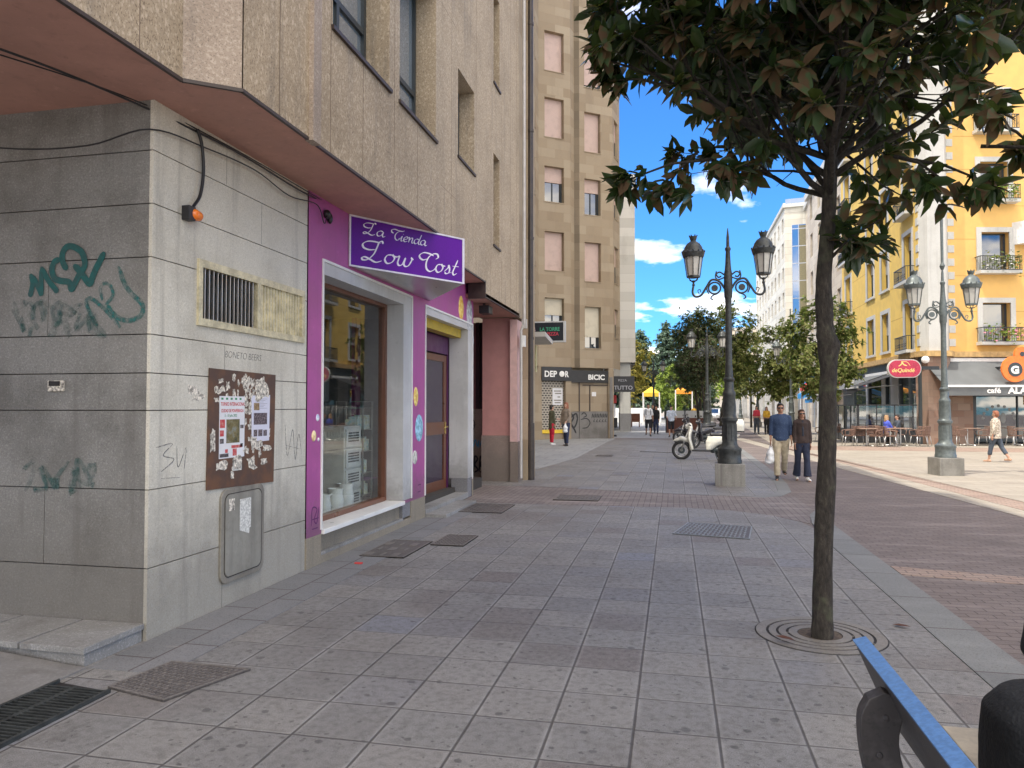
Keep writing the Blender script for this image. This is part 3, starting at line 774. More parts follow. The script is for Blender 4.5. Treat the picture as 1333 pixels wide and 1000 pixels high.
# soffit and overhang
Z0 = 3.92
mb = MB()
ov = [(-9,-4),(-3.27,-4),(-3.27,4.42),(-2.97,4.66),(-2.95,9.2),(-3.28,9.62),(-3.28,12.9),(-9,12.9)]
mb.prism(ov, Z0-.012, Z0+.0015); mb.build('soffit', M['soffit'], A)
mb = MB(); mb.prism([(-9,12.9),(-3.29,12.9),(-3.29,15.9),(-9,15.9)], 3.65, 3.72); mb.build('soffit', M['soffit'], A)
# cladding shell, with the windows
def seg(p, q): 
    a = math.degrees(math.atan2(q[1]-p[1], q[0]-p[0])); return fr(p[0], p[1], a), math.hypot(q[0]-p[0], q[1]-p[1])
TOP = 20.9
def shell(p, q, holes, z0, z1, mat, rev=.32):
    T, L = seg(p, q); mb = MB(T); mb.wall(0, L, z0, z1, holes, 0, rev); return mb, T, L
floors = [5.08, 8.1, 11.1, 14.0]
# near part (x=-3.27) from behind the camera to the facet
mb, T, L = shell((-3.27,-4),(-3.27,4.42),[], Z0+.002, TOP, None); mb.build('cladding', M['clad_pink'], A)
mb, T, L = shell((-3.27,4.42),(-2.97,4.66),[], Z0+.002, TOP, None); mb.build('cladding', M['clad_rose'], A)
# bay x=-2.95
TOP = 20.9
H1 = []
for k,z in enumerate(floors):
    H1 += [(6.05,7.40,z,z+1.75),(7.70,8.98,z,z+1.9)]
mb, T, L = shell((-2.96,4.66),(-2.95,9.2),[(a-4.66,b-4.66,c,e) for a,b,c,e in H1], Z0+.002, TOP, None)
mb.build('cladding', M['clad_pink'], A); TB = T
mb, T, L = shell((-2.95,9.2),(-3.28,9.62),[], Z0+.002, TOP, None); mb.build('cladding', M['clad_rose'], A)
H2 = [(11.1-9.62,12.08-9.62,5.62,7.02),(11.1-9.62,12.08-9.62,8.9,10.3),(11.1-9.62,12.08-9.62,12.1,13.5)]
mb, T, L = shell((-3.28,9.62),(-3.28,12.88),H2, Z0+.002, TOP, None)
mb.build('cladding', M['clad_pink'], A); T2 = T
H3 = [(13.5-12.88,14.0-12.88,4.73,6.48),(13.5-12.88,14.0-12.88,7.84,9.6),(13.5-12.88,14.0-12.88,10.9,12.6)]
mb, T, L = shell((-3.29,12.88),(-3.29,15.9),H3, 3.652, TOP, None)
mb.quad((L,0,3.652),(L,0,TOP),(L,-4,TOP),(L,-4,3.652))
mb.build('cladding', M['clad_pink'], A); T3 = T
# rough strips between the cladding panels
mb = MB(fA)
for u,x in [(4.95,-2.956),(5.42,-2.955),(6.9,-2.953),(7.55,-2.953)]: 
    pass
J = MB()
for y,x,z0 in [(5.15,-2.957,Z0),(5.7,-2.956,Z0),(6.02,-2.956,Z0),(6.72,-2.955,Z0),(7.55,-2.953,Z0),(8.3,-2.952,Z0),(10.2,-3.28,Z0),(10.75,-3.28,Z0),(12.2,-3.28,Z0),(13.3,-3.29,3.66),(14.2,-3.29,3.66),(15.0,-3.29,3.66),(15.6,-3.29,3.66),(3.2,-3.27,Z0),(2.2,-3.27,Z0),(4.0,-3.27,Z0)]:
    zt = TOP
    if y in (6.72,8.3): zt = 5.05
    J.box(x-.01, y-.004, z0+.01, x+.0015, y+.004, zt)
for z in [4.9,7.6,10.6,13.6]:
    for (a,b,x) in [(2,4.4,-3.27),(9.7,11.0,-3.28)]: J.box(x-.01,a,z-.003,x+.0012,b,z+.003)
J.build('joint', m_plain('panel_joint', (.2,.15,.11), .9), A)
J = MB()
J.box(-2.99,5.62,Z0-.02,-2.915,5.76,TOP); 
J.build('pilaster', M['clad_rose'], A)
# black drip trim on the lower edge
J = MB()
E_ = [(-3.27,-4),(-3.27,4.42),(-2.96,4.66),(-2.95,9.2),(-3.28,9.62),(-3.28,12.88)]
for i in range(len(E_)-1):
    p,q = E_[i],E_[i+1]; T,L = seg(p,q); b = MB(T); b.box(-.004,-.02,Z0-.018,L+.004,.006,Z0+.006); J.v += b.v[:] if False else []; J.add(b.v, b.f)
J.box(-3.31,12.87,3.635,-3.28,15.92,3.656); J.box(-3.6,12.86,3.62,-3.28,12.9,3.95)
J.build('trim', M['brown_metal'], A)
# solid body and roof behind the shell, plus unseen blocks added for shade
J = MB(); J.prism([(-9,-4),(-3.75,-4),(-3.75,15.88),(-4.22,15.88),(-4.22,17.38),(-9,17.38)], Z0+.06, TOP-.02); J.prism([(-12,17.40),(-7.3,17.40),(-7.3,21.5),(-12,21.5)], 3.6, TOP)
J.prism([(-9.3,-4.2),(-3.2,-4.2),(-3.2,4.3),(-2.85,4.6),(-2.85,9.2),(-3.2,9.65),(-3.2,16.0),(-9.3,16.0)], TOP, TOP+.35)
J.build('core', M['clad_pink'], A)
def win(par, T, a, b, c, e, rev, mull=1, transom=None, shut=0.0, smat='shutter_pink', fm='frame_dark', gm='glass_sky', curtain=False, fw=.05, sill=True, sm=None, label=None):
    """window set in a reveal: frame, pane(s), roller blind, sill"""
    k = -rev
    mb = MB(T)
    mb.box(a,k-.05,c,a+fw,k+.03,e); mb.box(b-fw,k-.05,c,b,k+.03,e); mb.box(a+fw,k-.05,e-fw,b-fw,k+.03,e); mb.box(a+fw,k-.05,c,b-fw,k+.03,c+fw)
    for i in range(mull):
        u = a+(b-a)*(i+1)/(mull+1); mb.box(u-.03,k-.045,c+fw,u+.03,k+.025,e-fw)
    if transom:
        mb.box(a+fw,k-.046,transom-.03,b-fw,k+.026,transom+.03)
    w = mb.build('window', M[fm], par, label=label)
    mb = MB(T); mb.box(a+fw*.5,k-.02,c+fw*.5,b-fw*.5,k-.008,e-fw*.5); mb.build('pane', M[gm], w)
    if curtain:
        mb = MB(T); n = 14
        for i in range(n): 
            u=a+fw+(b-a-2*fw)*i/n; mb.box(u,k-.12-(i%2)*.02,c+.02,u+(b-a-2*fw)/n,k-.1,e-.02)
        mb.build('curtain', M['curtain'], w)
    if shut > 0:
        z = e-(e-c)*shut
        mb = MB(T); mb.box(a+.015,k+.032,z,b-.015,k+.05,e-.002); mb.build('blind', M[smat], w)
    if sill:
        mb = MB(T); mb.box(a-.03,-rev+.01,c-.035,b+.03,.03,c+.004); mb.build('sill', M[sm or 'brown_metal'], w)
    return w
for k,z in enumerate(floors[:2]):
    win(A, TB, 6.05-4.66, 7.40-4.66, z, z+1.75, .3, mull=1, transom=z+.62, gm='glass_pale', fw=.06)
    win(A, TB, 7.70-4.66, 8.98-4.66, z, z+1.9, .3, mull=1, transom=z+.6, gm='glass_pale')
for (a,b,c,e) in H2: win(A, T2, a, b, c, e, .3, mull=0, gm='glass_pale')
for (a,b,c,e) in H3: win(A, T3, a, b, c, e, .3, mull=0)

# shop front --------------------------------------------------------
mb = MB(fA)
HW = (7.30,10.06,.37,3.24); HD = (10.67,13.35,.02,3.2)
mb.wall(6.97, 13.42, .33, Z0-.0, [HW,(10.67,13.35,.02,3.2)], .012, .30)
mb.quad((13.42,.012,.33),(13.42,-.35,.33),(13.42,-.35,3.65),(13.42,.012,3.65))
sf = mb.build('shop_front', M['purple'], A)
for q in ((6.97,-.25,0,7.30,.016,.329),(10.06,-.25,0,10.67,.016,.329),(13.35,-.25,0,13.42,.016,.329),(7.301,-.25,0,10.059,.012,.10),(7.301,-.25,.101,10.05,-.045,.32)):
    mb = MB(fA); mb.box(*q); mb.build('plinth', M['gran_warm'], sf, bevel=.003)
mb = MB(fA); mb.box(7.305,-.28,.322,9.74,.045,.372); mb.build('sill', M['white'], sf, bevel=.004)
mb = MB(fA); mb.box(7.3,-.045,.101,9.75,.014,.13); mb.build('ledge', M['gran_step'], sf)
for q in ((9.745,-.3,.131,10.055,.004,.37),(13.06,-.3,.02,13.345,.004,.37)):
    mb = MB(fA); mb.box(*q); mb.build('jamb_base', M['gran_grey'], sf)
# pale linings of both openings with a white bead round the edge
mb = MB(fA)
mb.box(7.302,-.32,.373,7.325,.011,3.24); mb.box(7.325,-.32,3.1,9.74,.010,3.238); mb.box(9.74,-.345,.373,10.058,.010,3.238)
mb.box(10.672,-.32,.37,10.69,.011,3.198); mb.box(10.69,-.32,3.08,13.06,.010,3.197); mb.box(13.06,-.345,.371,13.348,.010,3.197)
mb.build('reveal', M['reveal'], sf)
mb = MB(fA)
for (a,b,c,e) in ((7.30,10.06,.373,3.24),(10.67,13.35,.34,3.2)):
    mb.box(a-.025,.0125,c,a+.005,.026,e+.02); mb.box(b-.005,.0125,c,b+.022,.026,e+.02); mb.box(a+.005,.0125,e-.006,b-.005,.026,e+.022)
mb.build('bead', M['white'], sf)
# display window
k = -.28
mb = MB(fA)
for (a,b,c,e) in ((7.326,7.37,.374,3.1),(9.68,9.738,.374,3.1),(7.37,9.68,.374,.43),(7.37,9.68,3.05,3.1)): mb.box(a,k-.06,c,b,k+.05,e)
w = mb.build('display_window', M['wood'], sf, bevel=.004)
mb = MB(fA); mb.box(7.36,k-.01,.42,9.69,k,3.06); mb.build('pane', M['glass'], w)
# room behind
mb = MB(fA)
RM = (7.0,13.2,-3.2,-.47,.3,3.4)
mb.quad((7.0,-3.2,.3),(13.6,-3.2,.3),(13.6,-3.2,3.4),(7.0,-3.2,3.4)); mb.quad((7.0,-3.2,.3),(7.0,-.36,.3),(7.0,-.36,3.4),(7.0,-3.2,3.4))
mb.quad((13.6,-3.2,.3),(13.6,-.36,.3),(13.6,-.36,3.4),(13.6,-3.2,3.4)); mb.quad((7,-3.2,3.4),(13.6,-3.2,3.4),(13.6,-.36,3.4),(7,-.36,3.4))
mb.build('room', m_plain('dim_shop_wall', (.3,.29,.28), .8), sf)
mb = MB(fA); mb.quad((7,-3.2,.3),(10.6,-3.2,.3),(10.6,-.34,.3),(7,-.34,.3)); mb.quad((10.6,-3.2,.12),(13.6,-3.2,.12),(13.6,-.34,.12),(10.6,-.34,.12)); mb.quad((10.6,-3.2,.12),(10.6,-.34,.12),(10.6,-.34,.3),(10.6,-3.2,.3))
mb.build('floor', m_plain('shop_floor', (.3,.27,.25), .5), sf)
# doorway
mb = MB(fA); mb.box(10.69,-.44,.02,13.06,.02,.115); mb.box(10.67,.02,0,12.4,.35,.06); mb.build('doorstep', M['gran_step'], sf, bevel=.005)
mb = MB(fA); mb.box(10.7,-.3,2.93,13.05,-.12,3.08); mb.build('roller_box', m_plain('mustard_roller_box', (.5,.36,.04), .5, var=.15), sf)
mb = MB(fA); mb.box(13.0,-.42,.12,13.05,-.36,2.93); mb.box(10.7,-.42,2.62,13.0,-.36,2.93); mb.box(10.7,-.44,.12,10.76,-.35,2.62); mb.build('door_panel', m_plain('deep_violet_panel', (.09,.015,.09), .35), sf)
DT = fA @ Matrix.Translation((12.99,-.4,0)) @ Matrix.Rotation(R(2),4,'Z')
mb = MB(DT)
for (a,b,c,e) in ((-1.2,-1.08,.13,2.6),(-.13,0,.13,2.6),(-1.08,-.13,.13,.36),(-1.08,-.13,2.48,2.6),(-1.08,-.13,1.18,1.4)): mb.box(a,-.025,c,b,.025,e)
dr = mb.build('door', M['wood'], sf, bevel=.004)
mb = MB(DT); mb.box(-1.09,-.006,.35,-.12,.006,1.19); mb.box(-1.09,-.006,1.39,-.12,.006,2.49); mb.build('pane', M['glass'], dr)
mb = MB(DT); mb.box(-1.09,-.012,.35,-.12,-.009,2.49); mb.build('lining', m_plain('violet_curtain', (.045,.01,.05), .7), dr)
mb = MB(DT); mb.box(-.11,.026,1.18,-.04,.036,1.4); mb.tube([(-.08,.03,1.31),(-.08,.09,1.31),(-.22,.09,1.31),(-.27,.08,1.28)], .012, 8); mb.build('handle', m_plain('brass', (.7,.5,.16), .25, .9), dr)

# painted bubbles on the violet panels
def bubble(name, u, z, a, b, c, label=None):
    t = NT('bubble_'+name); 
    o = t.P(); lay = t.n('ShaderNodeLayerWeight'); n_ = t.noise(o, 14, 2)
    t.done(t.mix(t.smooth(n_,.35,.65), c, tuple(min(1,x*1.5+.1) for x in c)), .25)
    mb = MB(fA); mb.ell((u,.012,z), a, .012, b, 24, 8)
    mb.build('painted_bubble', t.m, sf, smooth=True, label=label)
bubble('a', 7.2, 1.56, .035,.038, (.5,.55,.75)); bubble('b', 7.12, 1.37, .05,.058, (.75,.5,.25)); bubble('c', 7.22, 1.33, .018,.02, (.6,.6,.7))
bubble('d', 10.25, 1.82, .1,.14, (.8,.5,.12), 'orange painted bubble'); bubble('e', 10.4, 1.36, .17,.2, (.2,.42,.55), 'large blue painted bubble'); bubble('f', 10.22, .94, .1,.1, (.45,.45,.4))
bubble('g', 12.6, 3.42, .16,.22, (.85,.45,.08), 'orange painted bubble above the door'); bubble('h', 13.15, 3.36, .2,.3, (.4,.42,.45)); bubble('i', 13.385, 2.92, .03,.16, (.3,.5,.62))
mb = MB(fA)
for u,z in ((7.1,.4),(10.35,.42)):
    mb.box(u,.0121,z,u+.12,.0135,z+.012); mb.box(u,.0121,z+.1,u+.14,.0135,z+.112)
stroke(mb,[(7.08,.44),(7.1,.62),(7.2,.6),(7.14,.5),(7.2,.46),(7.24,.62)],.014,d=.0125)
mb.build('scribble', m_plain('dark_marker', (.12,.03,.12), .7), sf)
# shop sign, a projecting wedge
t = thing('shop_sign', (-3.6,9,3.6), 'violet wedge-shaped lightbox sign with white script lettering', 'sign')
pA, pB, pC = (-3.655,7.93), (-2.71,9.43), (-3.655,10.85)
mb = MB(); mb.prism([pA,pB,pC], 3.30, 3.90); mb.build('box', M['alu'], t)
T, L = seg(pA, pB); TS = T
mb = MB(T); mb.box(.02,-.01,3.318,L-.022,.006,3.888); fce = mb.build('face', M['signviolet'], t)
mb = MB(T)
for (a,b,c,e) in ((0,.022,3.30,3.905),(L-.025,L+.01,3.30,3.905),(.022,L-.025,3.30,3.32),(.022,L-.025,3.885,3.905)): mb.box(a,-.01,c,b,.014,e)
mb.build('frame', m_plain('lilac_white_edge', (.72,.68,.76), .3), t)
T3b, L3 = seg(pB, pC); mb = MB(T3b); mb.box(.03,-.01,3.335,L3-.03,.006,3.87); mb.build('face', M['signviolet'], t)
# calligraphic strokes: glyph boxes in letter units
GL = {
 'L':[[(.3,.6),(.08,.54),(-.14,.6),(-.2,.78),(-.05,.95),(.2,1.0),(.45,.98)],[(.56,.96),(.5,1.08),(.4,1.0),(.36,.75),(.28,.35),(.1,.04),(-.08,-.02),(-.13,.08),(-.02,.14),(.18,.06),(.42,-.04),(.64,.08)]],
 'T':[[(.08,.6),(-.08,.68),(-.1,.88),(.12,.99),(.45,.93),(.75,.93),(.92,1.04)],[(.6,.93),(.38,.75),(.24,.45),(.27,.15),(.42,.0),(.58,.08),(.6,.24)]],
 'C':[[(.22,.66),(.02,.56),(-.16,.64),(-.2,.8),(-.02,.97),(.25,.98),(.52,.9)],[(.66,.72),(.78,.85),(.7,1.02),(.5,1.0),(.3,.8),(.2,.45),(.26,.1),(.46,-.03),(.66,.1),(.76,.28)]],
 'a':[[(.42,.42),(.25,.5),(.06,.35),(.04,.12),(.15,.0),(.32,.12),(.43,.42),(.4,.12),(.48,.0),(.6,.1)]],
 'i':[[(.05,.15),(.18,.45),(.14,.12),(.2,.0),(.34,.1)],[(.24,.66),(.26,.7)]],
 'e':[[(.05,.18),(.3,.3),(.36,.44),(.24,.5),(.08,.35),(.06,.12),(.18,.0),(.38,.1)]],
 'n':[[(.02,.4),(.12,.48),(.1,.0)],[(.1,.15),(.25,.45),(.38,.45),(.36,.12),(.42,.0),(.55,.1)]],
 'd':[[(.42,.42),(.25,.5),(.06,.35),(.04,.12),(.15,.0),(.32,.12),(.45,.5),(.55,.95),(.45,.45),(.4,.12),(.48,.0),(.6,.1)]],
 'o':[[(.3,.48),(.1,.42),(.03,.18),(.15,.0),(.33,.1),(.4,.33),(.3,.48),(.38,.42),(.52,.42)]],
 'w':[[(.0,.4),(.1,.48),(.08,.15),(.15,.0),(.28,.08),(.36,.45),(.34,.12),(.42,.0),(.55,.08),(.64,.42),(.58,.5),(.7,.42)]],
 's':[[(.02,.1),(.2,.35),(.22,.5),(.3,.28),(.28,.08),(.15,.0),(.05,.06)],[(.28,.05),(.42,.12)]],
 't':[[(.3,.9),(.2,.5),(.12,.15),(.2,.0),(.36,.12)],[(.05,.5),(.4,.52)]],
}
ADV = {'L':.72,'T':.62,'C':.72,'a':.52,'i':.3,'e':.38,'n':.52,'d':.55,'o':.48,'w':.68,'s':.38,'t':.36,' ':.35}
def script(mb, txt, u, z, s, sx, w, d=.0065):
    for ch in txt:
        for st in GL.get(ch, []):
            stroke(mb, [(u+(p[0]+p[1]*.15)*s*sx, z+p[1]*s) for p in st], w, d, 6, .6, True, .002)
        u += ADV[ch]*s*sx
mb = MB(TS); script(mb, 'La', .22, 3.715, .135, 1.6, .013); script(mb, 'Tienda', .6, 3.71, .13, 1.42, .013); script(mb, 'Low', .22, 3.405, .235, 1.55, .021); script(mb, 'Cost', 1.06, 3.40, .225, 1.35, .021)
mb.build('lettering', m_plain('pale_lilac_letters', (.82,.76,.86), .35), fce)

# goods in the window
def goods(name, label, cat, loc, fn, group=None):
    t = thing(name, loc, label, cat, group); fn(t); return t
def tower(t):
    mb = MB(fA); mb.box(9.0,-.95,.3,9.5,-.52,1.42); mb.build('carcass', m_plain('pale_grey_plastic', (.55,.55,.52), .4), t, bevel=.01)
    for i in range(4):
        mb = MB(fA); z=.33+i*.27; mb.box(9.02,-.52,z,9.48,-.5,z+.24)
        f = mb.build('drawer', m_plain('drawer_plastic', (.6,.6,.57), .4), t, bevel=.004)
        mb = MB(fA)
        for a in range(9):
            for b in range(4): mb.box(9.08+a*.038,-.499,z+.07+b*.035,9.105+a*.038,-.497,z+.09+b*.035)
        mb.build('perforation', M['dark'], f)
goods('drawer_tower', 'grey perforated plastic drawer tower inside the display window', 'drawers', (-4.4,8.98,.3), tower)
def cabinet(t):
    mb = MB(fA)
    for u in (9.54,9.86): 
        for d in (-.9,-.5): mb.box(u-.01,d-.01,.3,u+.01,d+.01,1.75)
    for z in (.45,.75,1.05,1.35,1.65,1.74): mb.box(9.54,-.9,z,9.86,-.5,z+.012)
    mb.build('frame', M['alu'], t)
    mb = MB(fA); rr = random.Random(3)
    for z in (.46,.76,1.06,1.36):
        for k in range(7):
            u=9.56+k*.042; h=.06+rr.random()*.14; mb.box(u,-.8+rr.random()*.1,z,u+.03,-.6+rr.random()*.07,z+h)
    mb.build('trinkets', m_photo('trinket_colours',(.6,.6,.2),(.7,.75,.75),(.3,.6,.65),14), t)
goods('glass_cabinet', 'narrow glazed cabinet of trinkets beside the drawer tower', 'cabinet', (-4.4,9.45,.3), cabinet)
def jug(loc, s, label):
    t = thing('ceramic_jug', loc, label, 'jug', 'jugs and cups in the shop window')
    mb = MB(); mb.T = Matrix.Translation(loc); mb.lathe([(0,0),(.07*s,0),(.085*s,.03*s),(.09*s,.12*s),(.075*s,.2*s),(.085*s,.25*s),(.078*s,.25*s),(.068*s,.2*s),(.06*s,.05*s)], 18); mb.build('body', M['white'], t, smooth=40)
    mb = MB(); mb.T = Matrix.Translation(loc); mb.tube(catmull([(0,-.085*s,.2*s),(0,-.14*s,.18*s),(0,-.13*s,.1*s),(0,-.085*s,.06*s)],5), .009*s, 6); mb.build('handle', M['white'], t, smooth=True)
jug((-4.12,8.28,.37), 1.0, 'white jug at the left end of the row in the shop window')
jug((-4.12,8.6,.37), 1.15, 'white jug in the middle of the row in the shop window')
jug((-4.15,8.95,.37), 1.25, 'tallest white jug, in front of the drawer tower')
mb = MB(fA); mb.box(7.45,-.8,.34,9.3,-.4,.37); tag(mb.build('window_shelf', M['trim'], org=(-4.2,8.3,.35)), 'low pale display shelf inside the shop window', 'shelf')
def bag(t):
    mb = MB(); mb.ell((-4.35,8.0,.85), .16,.22,.42); remesh('shell', mb, M['shrub_solid'], t, .03)
M['shrub_solid'] = m_plain('green_fabric', (.12,.28,.04), .8, var=.3)
goods('green_bag', 'tall green fabric bag standing in the shop window', 'bag', (-4.35,8.0,.4), bag)
def bowlfn(t):
    mb = MB(); mb.T = Matrix.Translation((-4.12,7.8,.37)); mb.lathe([(0,0),(.07,0),(.14,.06),(.17,.12),(.16,.12),(.12,.05),(.05,.02)], 20); mb.build('bowl', m_plain('pale_glaze', (.5,.62,.6), .2), t, smooth=40)
goods('serving_bowl', 'pale green bowl at the near end of the shop window', 'bowl', (-4.12,7.8,.37), bowlfn)
def banner(t):
    mb = MB(fA); mb.box(9.0,-1.4,1.75,10.3,-1.38,2.8); mb.build('panel', m_plain('smoky_backdrop', (.16,.18,.18), .5), t)
goods('backdrop_panel', 'smoky grey backdrop panel hung behind the window display', 'panel', (-5,9,1.7), banner)

# recess past the shop, with pink column
mb = MB(); fR = fr(-9,16.9,0)
mb.T = fR; mb.wall(0,4.85,1.62,3.65,[],0,0); mb.build('recess_wall', m_plain('dusky_pink_panel', (.3,.15,.13), .5), A)
mb = MB(); mb.box(-6,16.83,0,-4.2,16.9,.78); mb.box(-6,16.84,.79,-4.2,16.9,1.5); mb.box(-6,16.8,1.51,-4.2,16.9,1.61); mb.build('recess_plinth', M['gran_warm'], A, bevel=.004)
mb = MB(); mb.box(-4.52,16.82,1.62,-4.44,16.89,3.65); mb.box(-4.44,16.86,1.62,-4.3,16.89,3.65); mb.build('recess_trim', M['brown_metal'], A)
mb = MB(); mb.box(-6,13.42,.0,-4.3,16.83,.03); mb.build('recess_floor', M['gran_warm'], A)
mb = MB(); mb.box(-6.1,13.4,0,-6,16.9,3.65); mb.build('recess_wall', M['purple'], A)
col = MB(); col.box(-4.18,16.12,1.03,-3.52,17.1,3.65); col.build('column', m_plain('salmon_pink_paint', (.5,.25,.23), .6, var=.06), A)
col = MB(); col.box(-4.2,16.1,0,-3.5,17.15,1.028); col.build('column_plinth', M['gran_brown'], A, bevel=.004)
col = MB(); col.box(-3.52,16.0,.9,-3.36,17.2,3.6); col.build('pilaster', m_plain('pale_pink_render', (.6,.4,.38), .7, var=.1), A)
col = MB(); col.box(-3.52,16.02,0,-3.34,17.2,.9); col.build('pilaster', M['gran_brown'], A)
col = MB(); col.box(-4.2,15.9,3.65,-3.33,17.4,TOP); col.box(-3.42,16.55,0,-3.22,17.4,TOP); col.build('pilaster', M['stone_b2'], A)
mb = MB(); 
fg = fr(0,16.82,0)
mb.T = fg
stroke(mb, [(-4.95,1.4),(-4.7,1.45),(-4.55,1.3),(-4.6,1.12),(-4.85,1.1),(-4.95,1.2)],.02,d=.004); stroke(mb,[(-4.8,1.3),(-4.6,1.42)],.015,d=.004); stroke(mb,[(-4.75,1.18),(-4.5,1.25)],.015,d=.004)
for i in range(4):
    u=-4.85+i*.14; stroke(mb,[(u,.15),(u+.03,.5),(u+.1,.45),(u+.03,.32),(u+.11,.2),(u+.02,.14)],.04,d=.022)
mb.build('graffiti', M['black'], A)
mb = MB(fg)
for i in range(4):
    u=-4.9+i*.16; stroke(mb,[(u,.72),(u+.06,.9),(u+.1,.75),(u+.14,.88),(u+.12,.7)],.022,d=.022)
mb.build('graffiti', m_plain('blue_spray', (.05,.3,.5), .7), A)
# pipes
mb = MB(); mb.tube([(-3.2,16.0,3.5),(-3.2,16.0,TOP)], .035, 10); mb.box(-3.25,15.98,3.4,-3.14,16.06,3.6); mb.tube([(-3.2,16.0,3.5),(-3.27,16.0,3.35),(-3.27,16.0,.1)], .03, 10)
tag(mb.build('downpipe', M['pipe_white'], org=(-3.2,16,0)), 'thin whitish pipe running up the edge of the granite block', 'pipe')
mb = MB(); mb.tube([(-3.17,16.62,1.25),(-3.17,16.62,TOP)], .062, 12)
for z in (3.2,5.5,8,10.5,13): mb.lathe([(.0,z),(.075,z),(.075,z+.06),(0,z+.06)], 12, (-3.17,16.62,0))
mb.lathe([(.0,0),(.085,0),(.085,1.3),(.0,1.3)], 14, (-3.17,16.62,0))
tag(mb.build('downpipe', M['pipe_black'], org=(-3.17,16.6,0)), 'thick black drainpipe down the end of the granite block', 'pipe')
mb = MB(); mb.box(-3.3,16.05,3.0,-3.2,16.2,3.25); tag(mb.build('junction_box', M['white'], org=(-3.25,16.1,3.1)), 'small white box clipped by the black drainpipe', 'box')

# graffiti on the two granite faces
mb = MB(fr(0,4.648,0))
def gp(px, py):   # positions read off the wall face, kept in metres on that wall
    return (-3.67-(200-px)*.00585, 1.68+(523-py)*.00565)
GN = [0]
def gst(mb, pts, w):
    GN[0] += 1; stroke(mb, [gp(*p) for p in pts], w*1.2, d=.002+.0004*(GN[0]%7), n=6)
Z=lambda a:[(x/6.665, 290+y/6.665) for x,y in a]
for a,w in [([(150,380),(175,460),(160,540),(145,585)],.036),([(160,390),(215,470),(255,545),(270,580)],.036),([(265,320),(262,450),(270,580)],.034),([(265,330),(330,440),(400,520),(430,555)],.036),
            ([(520,360),(480,300),(470,220),(510,160),(580,160),(660,210),(690,280),(690,340),(640,410),(590,500),(565,530),(540,470),(460,455),(400,430),(370,360),(390,290),(450,260)],.04),
            ([(585,320),(640,370),(690,430),(745,490),(770,440),(800,370),(840,300),(885,220)],.042)]:
    gst(mb, Z(a), w)
mb.build('graffiti', m_plain('dark_teal_spray', (.0,.075,.07), .6, var=.3, scale=20), A)
mb = MB(fr(0,4.6478,0))
for a,w in [([(1020,350),(1080,500),(1150,590),(1230,660),(1260,710),(1240,780),(1140,820),(1040,800),(960,740),(920,680)],.03),([(1050,880),(940,760),(850,680),(760,620),(715,640),(740,720),(830,860)],.026),
            ([(900,680),(970,600),(950,520),(890,490),(850,540),(870,640)],.022)]:
    gst(mb, Z(a), w)
def m_faint(n_, c, cov):
    """thin, worn spray that lets the stone show"""
    t = NT(n_); t.done(c, .7); tr = t.n('ShaderNodeBsdfTransparent'); mx = t.n('ShaderNodeMixShader')
    k = t.ramp(t.noise(t.P(), 26, 4, .75), [(.5-cov*.3,0),(.62,.85)]) if cov > .2 else t.ramp(t.noise(t.P(), 9, 5, .7), [(.38,0),(.62,.42)])
    t.l(k, mx.inputs[0]); t.l(tr.outputs[0], mx.inputs[1]); t.l(t.b.outputs[0], mx.inputs[2]); t.l(mx.outputs[0], t.out.inputs[0]); return t.m
mb.build('graffiti', m_faint('worn_teal_spray', (.01,.14,.13), .5), A)
mb = MB(fr(0,4.6479,0)); rr=random.Random(21)
for i in range(9):
    x=-30+i*95; st=[(x,650+rr.random()*250)]
    for k in range(5): st.append((x+rr.random()*200-30, 620+rr.random()*330))
    gst(mb, Z(st), .03)
for i in range(7):
    x=140+i*110; y=2250+rr.random()*60; st=[(x,y)]
    for k in range(4): st.append((x+rr.random()*170-60, 2020+rr.random()*300))
    gst(mb, Z(st), .03)
mb.build('graffiti', m_faint('nearly_gone_spray', (.03,.11,.1), .0), A)
mb = MB(fA)
put_text(mb, 'BONETO BEERS', 5.55, .0012, 2.09, .085, -.002, .95, ext=.0003, shear=.15)
mb.build('graffiti', m_faint('pencil_scrawl', (.1,.1,.1), .8), A)
mb = MB(fA)
for st in ([(4.72,1.38),(4.9,1.4),(4.8,1.32),(4.92,1.28),(4.78,1.2)],[(4.95,1.38),(4.97,1.22),(5.06,1.36),(5.04,1.2)],[(4.78,1.15),(5.0,1.14)],[(6.55,1.5),(6.6,1.2),(6.7,1.45),(6.75,1.15),(6.82,1.4),(6.88,1.2)],[(6.58,1.3),(6.85,1.25)]):
    stroke(mb, st, .008, d=.0012)
mb.build('graffiti', m_faint('grey_marker', (.15,.15,.16), .6), A)

# slack cables under the soffit
def cable(pts, r, label, name='cable'):
    mb = MB(); mb.tube(catmull(pts, 6), r, 6)
    c = mb.build(name, M['black'], smooth=True, org=pts[0]); tag(c, label, 'cable'); return c
cable([(-4.6,2.6,3.86),(-4.0,3.7,3.86),(-3.72,4.6,3.84),(-3.63,5.6,3.85),(-3.62,6.6,3.83),(-3.62,7.05,3.84)], .008, 'thin black cable running under the soffit above the granite corner')
cable([(-4.75,2.75,3.88),(-4.1,3.75,3.87),(-3.74,4.6,3.87),(-3.64,5.6,3.87),(-3.63,7.2,3.87)], .005, 'thinner of the two cables that run side by side under the soffit')
cable([(-5.2,4.0,3.55),(-4.6,4.3,3.5),(-4.1,4.5,3.55),(-3.68,4.62,3.68),(-3.63,5.2,3.74),(-3.62,5.9,3.78),(-3.62,6.5,3.72),(-3.61,7.05,3.78),(-3.6,7.2,3.62),(-3.62,7.3,3.72)], .006, 'slack twisted cable crossing the dark passage wall')
